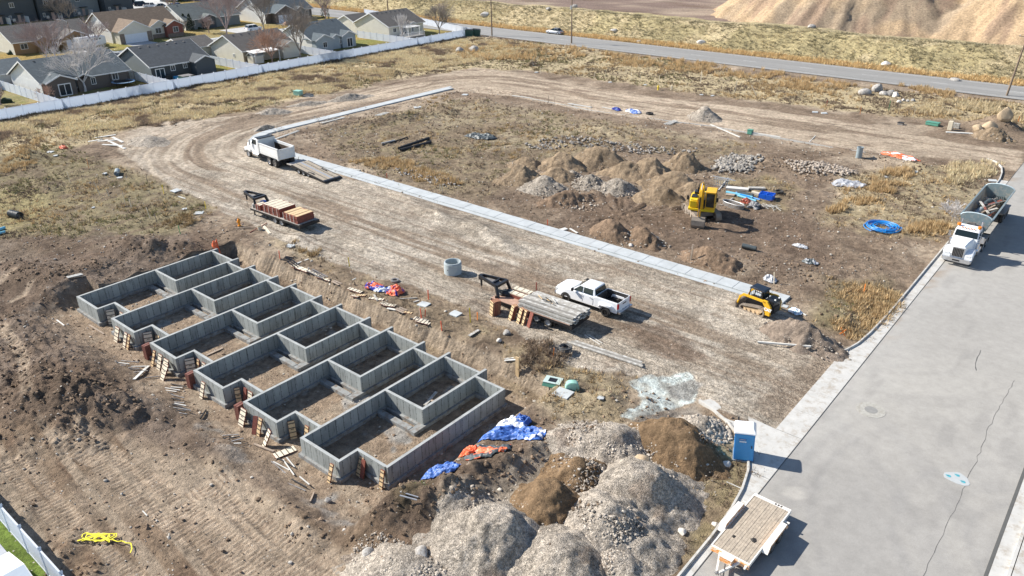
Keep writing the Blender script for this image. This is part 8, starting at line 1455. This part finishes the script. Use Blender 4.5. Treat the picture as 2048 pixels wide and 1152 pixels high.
# white scrap boards at the outer bend
for i, q in enumerate([(190, 276, 232, 270), (196, 283, 240, 280), (205, 290, 246, 292), (212, 280, 250, 298), (176, 284, 205, 279), (225, 275, 246, 285)]): plank(q, ['rearmost white board of the scrap at the outer road bend', 'white board second from the rear in the scrap at the bend', 'front white board of the scrap at the bend', 'diagonal white board across the scrap at the bend', 'leftmost white board of the scrap at the bend', 'short white board at the right of the scrap at the bend'][i], .38, .05, M_PLK3, grp='white scrap boards at the bend')
for q, lab, s in (((100, 305), 'white framed slab in the left grass', 1.0), ((112, 312), 'white cube like block in the left grass', .7), ((210, 348), 'pale slab by the grey pipe at the left gravel edge', .7), ((240, 356), 'pale slab right of the grey pipe at the left gravel edge', .8), ((352, 382), 'pale plate heap at the left gravel edge', 1.2), ((398, 427), 'pale stone slab near the yellow stake at the gravel edge', 1.0), ((370, 419), 'small pale slab left of the stone slab', .7), ((187, 416), 'small white rubbish in the left grass', .4), ((580, 493), 'white plate on the dirt above the bank', .9), ((848, 610), 'white square slab on the dirt between the stakes', 1.0), ((911, 629), 'white slab on the dirt left of the trailer', 1.0), ((830, 252), 'x', 0), ((835, 215), 'white slab in the middle lot behind the west pavement', 1.2), ((675, 190), 'x', 0), ((1290, 170), 'small white block by the far road', .7), ((1220, 165), 'pale slab at the left of the hydrants', .8), ((1073, 145), 'white block in front of the far weeds', .8), ((1403, 190), 'small white block left of two by the tall stakes', .7), ((1425, 192), 'small white block right of two by the tall stakes', .7), ((1630, 225), 'white block left of two in the right far weeds', .9), ((1648, 227), 'white block right of two in the right far weeds', .9), ((1805, 342), 'pale slab in the straw below the orange tarp', 1.1), ((1828, 343), 'flat pale slab right of the other slab below the orange tarp', .9), ((1770, 355), 'flat grey stone slab left of the straw stand', .8), ((1985, 362), 'white slab in the weeds before the trailer rear', .9), ((1126, 788), 'large white pad beside the green utility box lid', 1.3), ((1202, 797), 'round white lid in the weeds by the washout', .5), ((930, 190), 'white plate at the far end of the west pavement', 1.1), ((942, 178), 'x', 0)):
    if s: p = gpz(*q); o = bpy.data.objects.new('concrete_slab', boulder_mesh(int(q[0]), .18, .6)); COL.objects.link(o); b = MB(); b.prism([(s*.5*math.cos(a)*(1.1 if i % 2 else .9), s*.42*math.sin(a)) for i, a in enumerate(np.linspace(.5, 6.28+.5, 6, endpoint=False))] if s < .9 else [(-s*.5, -s*.36), (s*.46, -s*.4), (s*.5, s*.33), (-s*.44, s*.4)], 0, .09, 'Z'); me = b.build('tmp', M_SLAB); bpy.data.objects.remove(o); o = me; o.name = 'stone_plate'; o.location = p+Vector((0, 0, .02)); o.rotation_euler = (R(3), R(-3), R(int(q[0]) % 70)); tag(o, lab, 'slab')
# utility boxes
M_GBX = mat('green_utility_plastic', (.10, .30, .22), .5, var=.08); M_GBXL = mat('light_green_plastic', (.30, .55, .45), .45, var=.05)
p = gpz(1106, 768); t = thing('utility_box', 'open dark green utility box with a square hole in the weeds', 'utility box', (p.x, p.y, p.z), R(18)); b = MB(); b.loft([[Vector(q) for q in ((-.68, -.5, 0), (.68, -.5, 0), (.68, .5, 0), (-.68, .5, 0))], [Vector(q) for q in ((-.6, -.42, .3), (.6, -.42, .3), (.6, .42, .3), (-.6, .42, .3))]], smooth=False); b.build('base', M_GBX, t, bevel=.02)
b = MB(); [b.box(*q, .301, .345) for q in ((-.62, .62, -.44, -.26), (-.62, .62, .26, .44), (-.62, -.3, -.259, .259), (.3, .62, -.259, .259))]; b.build('rim', mat('pale_green_rim', (.45, .55, .52), .6, var=.1), t); b = MB(); b.box(-.299, .299, -.259, .259, .30, .306); b.build('opening', M_BLK, t)
p = gpz(1144, 778); t = thing('pedestal_cover', 'light green utility pedestal lid next to the white pad', 'utility lid', tuple(p), R(40)); b = MB(); b.prism([(-.45, 0), (.45, 0), (.5, .12), (.38, .5), (.2, .62), (-.2, .62), (-.38, .5), (-.5, .12)], -.25, .25); b.build('cover', M_GBXL, t, bevel=.04); b = MB(); b.box(-.52, .52, -.3, .3, 0, .07); b.build('base_flange', M_GBX, t)
p = gpz(597, 192); simple_box_thing('utility_box', 'small light green box on the straw beside the west road', 'utility box', tuple(p), (1.3, 1.1, .9), M_GBXL, R(15), M_GBXL); p = gpz(617, 193); simple_box_thing('utility_box', 'dark topped white frame right of the small green box', 'utility box', tuple(p), (1.5, 1.1, .35), M_PLK3, R(15), M_BLKP)
p = gpz(1500, 268); simple_box_thing('utility_box', 'small dark green box at the end of the white board on the far road', 'utility box', tuple(p), (.7, .6, .6), M_GBX, 0, M_GBX); p = gpz(1865, 250); simple_box_thing('utility_box', 'flat dark green box on the right far road side', 'utility box', tuple(p), (1.8, .9, .4), M_GBX, R(-5), M_GBX); p = gpz(1801, 250); simple_box_thing('utility_box', 'small grey box with a stake left of the flat green box', 'utility box', tuple(p), (.8, .6, .35), M_STL, 0, M_BLKP)
p = gpz(1899, 260); simple_box_thing('white_block', 'tall white block before the clay clods', 'block', tuple(p), (.6, .6, 1.3), M_STK); p = gpz(1911, 256); simple_box_thing('white_block', 'grey block right of the tall white block', 'block', tuple(p), (1.0, .6, .7), M_PLK)
# pipes, coils, tyres
def pipe(px, lab, r, m, name='pipe', hollow=True, ribs=False, lift=None):
    a, c = on_seg(*px, r if lift is None else lift); d = c-a; b = MB(); q = d.to_track_quat('Z', 'Y').to_matrix().to_4x4(); M = q; k = MB(); k.ring((0, 0, 0), r, r*.86, d.length, 'Z', 22)
    if ribs: [k.ring((0, 0, z), r*1.1, r, .06, 'Z', 22) for z in np.arange(.05, d.length-.05, .16)]
    b.add([M @ Vector(v) for v in k.v], k.f, False); o = b.build(name, m); o.location = a; o.data.polygons.foreach_set('use_smooth', [True]*len(o.data.polygons)); o.data.set_sharp_from_angle(angle=R(40)); return tag(o, lab, 'pipe')
M_BPIP = mat('light_blue_pipe', (.18, .48, .62), .4, var=.08); M_BHOSE = mat('bright_blue_hose', (.02, .26, .68), .4, var=.1)
pipe((42, 438, 23, 433), 'short dark corrugated pipe in the left grass', .38, mat('corrugated_dark_pipe', (.04, .05, .06), .5), ribs=True); pipe((-12, 466, 10, 458), 'pale blue pipes cut by the left photo edge', .16, M_BPIP); pipe((-12, 472, 12, 466), 'lower pale blue pipe at the left photo edge', .14, M_BPIP); pipe((234, 352, 236, 345), 'short grey pipe standing at the left gravel edge', .3, M_PIPG); pipe((1484, 495, 1512, 502), 'short dark blue grey pipe in the churned soil behind the loader', .22, M_PIPD)
p = gpz(1717, 315); t = thing('upright_pipe', 'grey pipe standing upright left of the orange tarp', 'pipe', tuple(p)); b = MB(); b.ring((0, 0, -.1), .38, .33, 1.5, 'Z', 22); o = b.build('pipe_wall', M_PIPG, t); b = MB(); b.ring((0, 0, 1.25), .42, .381, .15, 'Z', 22); b.build('collar', M_PIPG, t)
for i, (q, lab) in enumerate([((797, 299, 858, 279), 'upper of the long black pipes in the middle lot'), ((801, 303, 862, 287), 'lower of the long black pipes in the middle lot'), ((765, 292, 815, 276), 'thin black pipe left of the long black pipes'), ((763, 288, 790, 282), 'short pale pipe left of the long black pipes')]): pipe(q, lab, .2 if i < 2 else .1, M_BLKP if i < 3 else M_PLK3)
def coil(px, py, r, n, tr, m, lab, h=.06, name='hose_coil', lo=.68):
    p = gpz(px, py); b = MB(); pts = []
    for k in range(n*26): a = k*2*math.pi/26; rr = r*(lo+(1-lo)*((k/26*.37) % 1))+.05*math.sin(k*.31); pts.append((rr*math.cos(a)+.08*math.sin(k*.05), rr*math.sin(a), .05+h*(k/26)*.5+.03*math.sin(a*2+k*.1)))
    b.tube(pts, tr, 6); o = b.build(name, m); o.location = p; return tag(o, lab, 'hose')
coil(1765, 457, 1.8, 13, .038, M_BHOSE, 'large coil of bright blue pipe on the dirt near the semi truck', .05, lo=.4); coil(1130, 702, .5, 9, .045, mat('grey_black_hose', (.10, .10, .10), .6), 'grey black coil of hose at the gravel edge below the trailer', .08)
def tyre(px, py, r, lab, m=None):
    p = gpz(px, py); b = MB(); n = 22; vs = []; w_ = r*.5
    for (q, z) in ((r*.6, 0), (r*.95, 0), (r, w_*.25), (r, w_*.75), (r*.95, w_), (r*.6, w_)):
        for k in range(n): a = 2*math.pi*k/n; vs.append((q*math.cos(a), q*math.sin(a), z))
    b.add(vs, [(j*n+k, j*n+(k+1) % n, ((j+1) % 6)*n+(k+1) % n, ((j+1) % 6)*n+k) for j in range(6) for k in range(n)], True); o = b.build('tyre', m or M_TYRE); o.location = p; tag(o, lab, 'tyre')
tyre(1557, 386, .55, 'black tyre lying right of the blue crate'); tyre(790, 563, .38, 'grey tyre above the red and navy tarp', M_STL); tyre(1099, 226, .6, 'x') if False else None; tyre(1299, 229, .6, 'black tyre on the far road near the blue tarp')
# the store of materials behind the excavator
t = thing('blue_crate', 'bright blue plastic crate among the materials right of the excavator', 'crate', tuple(gpz(1533, 397)), R(8)); Mb = mat('bright_blue_crate', (.01, .12, .62), .4)
b = MB(); b.box(-.8, .8, -.6, .6, 0, .12); [b.box(x-.04, x+.04, -.6, .6, .12, .6) for x in (-.76, 0, .76)]; [b.box(-.8, .8, y-.04, y+.04, .12, .6) for y in (-.56, 0, .56)]; b.build('frame', Mb, t)
for px, lab, r, m in (((1452, 387, 1505, 398), 'thick pale blue pipe among the materials', .17, M_BPIP), ((1475, 393, 1512, 404), 'second pale blue pipe among the materials', .13, M_BPIP), ((1472, 386, 1520, 401), 'thin bright blue pipe lying across the materials', .08, M_BHOSE), ((1480, 392, 1500, 397), 'short blue pipe among the materials', .14, M_BHOSE), ((1437, 382, 1456, 357), 'long pale pole leaning behind the excavator cab', .07, M_PLK3), ((1450, 408, 1466, 397), 'pale pole crossing the steel trough', .06, M_PLK3)): pipe(px, lab, r, m)
plank((1452, 378, 1497, 382), 'pale concrete like plank behind the blue pipes', .8, .25, M_PLK3); plank((1497, 378, 1530, 379), 'grey plank right of the pale one behind the blue pipes', .6, .2, M_PLK); plank((1452, 389, 1470, 391), 'brown board frame left of the blue pipes', .8, .1, M_WOOD); plank((1475, 388, 1505, 393), 'dark plastic board behind the blue pipes', .7, .2, M_PIPD); plank((1503, 387, 1518, 391), 'cream block left of the blue crate', .5, .25, M_STK)
p = gpz(1466, 414); t = thing('steel_trough', 'oval galvanised steel trough right of the excavator', 'trough', tuple(p), R(-12)); b = MB(); o_ = [(1.0*math.cos(a)+(.35 if math.cos(a) > 0 else -.35), .5*math.sin(a)) for a in np.linspace(0, 2*math.pi, 28, endpoint=False)]; n = 28
b.add([(x, y, 0) for x, y in o_]+[(x, y, .5) for x, y in o_]+[(x*.96, y*.94, .5) for x, y in o_]+[(x*.96, y*.94, .03) for x, y in o_], [(j*n+k, j*n+(k+1) % n, (j+1)*n+(k+1) % n, (j+1)*n+k) for j in range(3) for k in range(n)]+[tuple(range(3*n, 4*n))]); b.build('tub', M_STL, t); b = MB(); b.tube([(x, y, .5) for x, y in o_]+[(*o_[0], .5)], .03, 6); b.build('rolled_rim', M_ALU, t)
p = gpz(1443, 372); t = thing('steel_rack', 'pale steel rack standing behind the excavator', 'rack', tuple(p), R(10)); b = MB()
for x in np.linspace(-.8, .8, 7): b.bar((x, -.4, 0), (x, -.4, .9), .04); b.bar((x, .4, 0), (x, .4, .9), .04); b.bar((x, -.4, .9), (x, .4, .9), .04)
for y in (-.4, .4): b.bar((-.9, y, .9), (.9, y, .9), .06); b.bar((-.9, y, .1), (.9, y, .1), .06)
b.bar((-1.2, .2, 1.0), (1.6, -.3, 1.0), .12, .08); b.build('frame', M_ALU, t)
o = lump('red_equipment', .7, .5, .45, mat('red_machine_paint', (.45, .07, .03), .5, var=.4, scale=5, rgb2=(.1, .08, .07), thr=.52), None, 11, .6, 4); o.location = gpz(1494, 406); tag(o, 'small red and black machine heap beside the steel trough', 'equipment'); o = lump('fittings_heap', .75, .55, .5, mat('mixed_grey_fittings', (.10, .10, .11), .5, var=.3, scale=6, rgb2=(.6, .6, .6), thr=.55, soft=.03), None, 12, .7, 4); o.location = gpz(1508, 414); tag(o, 'heap of grey and black pipe fittings below the red machine', 'fittings')
t = thing('stick_heap', 'thin pale sticks and branches heaped right of the fittings', 'sticks', tuple(gpz(1543, 416)), 0)
for k in range(16): b = MB(); a = random.uniform(0, 3.1); b.cbox((random.uniform(-.8, .8), random.uniform(-.6, .6), .08+.1*random.random()), (random.uniform(.8, 1.8), .035, .03), a, random.uniform(-.1, .1)); b.build('stick', M_PLK3 if k % 2 else M_PLK, t)
# yellow webbing on the tracked soil
p = gpz(195, 1080); b = MB(); rr = random.Random(5); P = []
for k in range(70): a = k*.75; P.append((.55*math.cos(a*.9)+.5*math.sin(a*.31)+rr.uniform(-.1, .1), .28*math.sin(a)+rr.uniform(-.06, .06), .06+.05*rr.random()))
P += [(1.0, -.15, .05), (1.25, -.25, .04), (1.5, -.2, .04), (1.8, -.35, .05), (2.05, -.35, .04), (2.3, -.75, .04), (2.35, -1.05, .04)]
for q, s in zip(P[:-1], P[1:]): b.bar(q, s, .055, .015)
o = b.build('webbing', mat('yellow_webbing', (.80, .72, .02), .6, var=.08)); o.location = p+Vector((0, 0, .12)); o.rotation_euler = (0, 0, R(38)); tag(o, 'tangled bright yellow webbing on the tracked soil', 'webbing')
# street iron
def disc(px, py, r, m, lab, name, z=-.042, ring=None):
    x, y = flat(px, py, -.05); t = thing(name, lab, 'manhole cover', (x, y, z)); b = MB(); b.cyl((0, 0, .0), r, .012, n=36); b.build('collar', m, t); b = MB(); b.cyl((0, 0, .008), r*.45, .012, n=28); b.build('cover', ring or M_STL, t)
disc(1742, 820, .9, mat('collar_concrete', (.42, .41, .37), .9, var=.1, rgb2=(.32, .3, .26), thr=.5), 'round manhole cover with pale concrete collar on the street', 'manhole_cover', ring=mat('grey_iron', (.25, .245, .23), .8))
x, y = flat(1912, 958, -.05); t = thing('valve_cover', 'rounded triangular concrete patch with blue painted valve marks on the street', 'valve cover', (x, y, -.042), R(0)); P = [flat(a, b_, -.05) for a, b_ in ((1887, 949), (1889, 945), (1897, 944.6), (1916, 944.8), (1922, 947), (1935, 957), (1940, 968), (1937, 971.5), (1930, 972), (1915, 968), (1900, 961), (1889, 955))]; b = MB(); b.prism([(a-x, c-y) for a, c in P], -.01, .006, 'Z'); b.build('concrete_patch', mat('patch_concrete', (.42, .44, .44), .85, var=.06), t)
for (a, c) in ((1897, 952), (1914.5, 951), (1926, 964)):
    u, v = flat(a, c, -.05); b = MB(); b.cyl((u-x, v-y, .008), .13, .012, n=16); b.mt(1)
    for k in range(3): b.cbox((u-x+.03*k-.03, v-y+.02*(k-1), .018), (.3-.08*k, .035, .006), .4*k-.3)
    b.build('valve_lid', [mat('blue_sprayed_iron', (.25, .48, .53), .7, rgb2=(.15, .3, .33), thr=.5, scale=9), mat('blue_spray_paint', (.02, .36, .45), .7)], t)
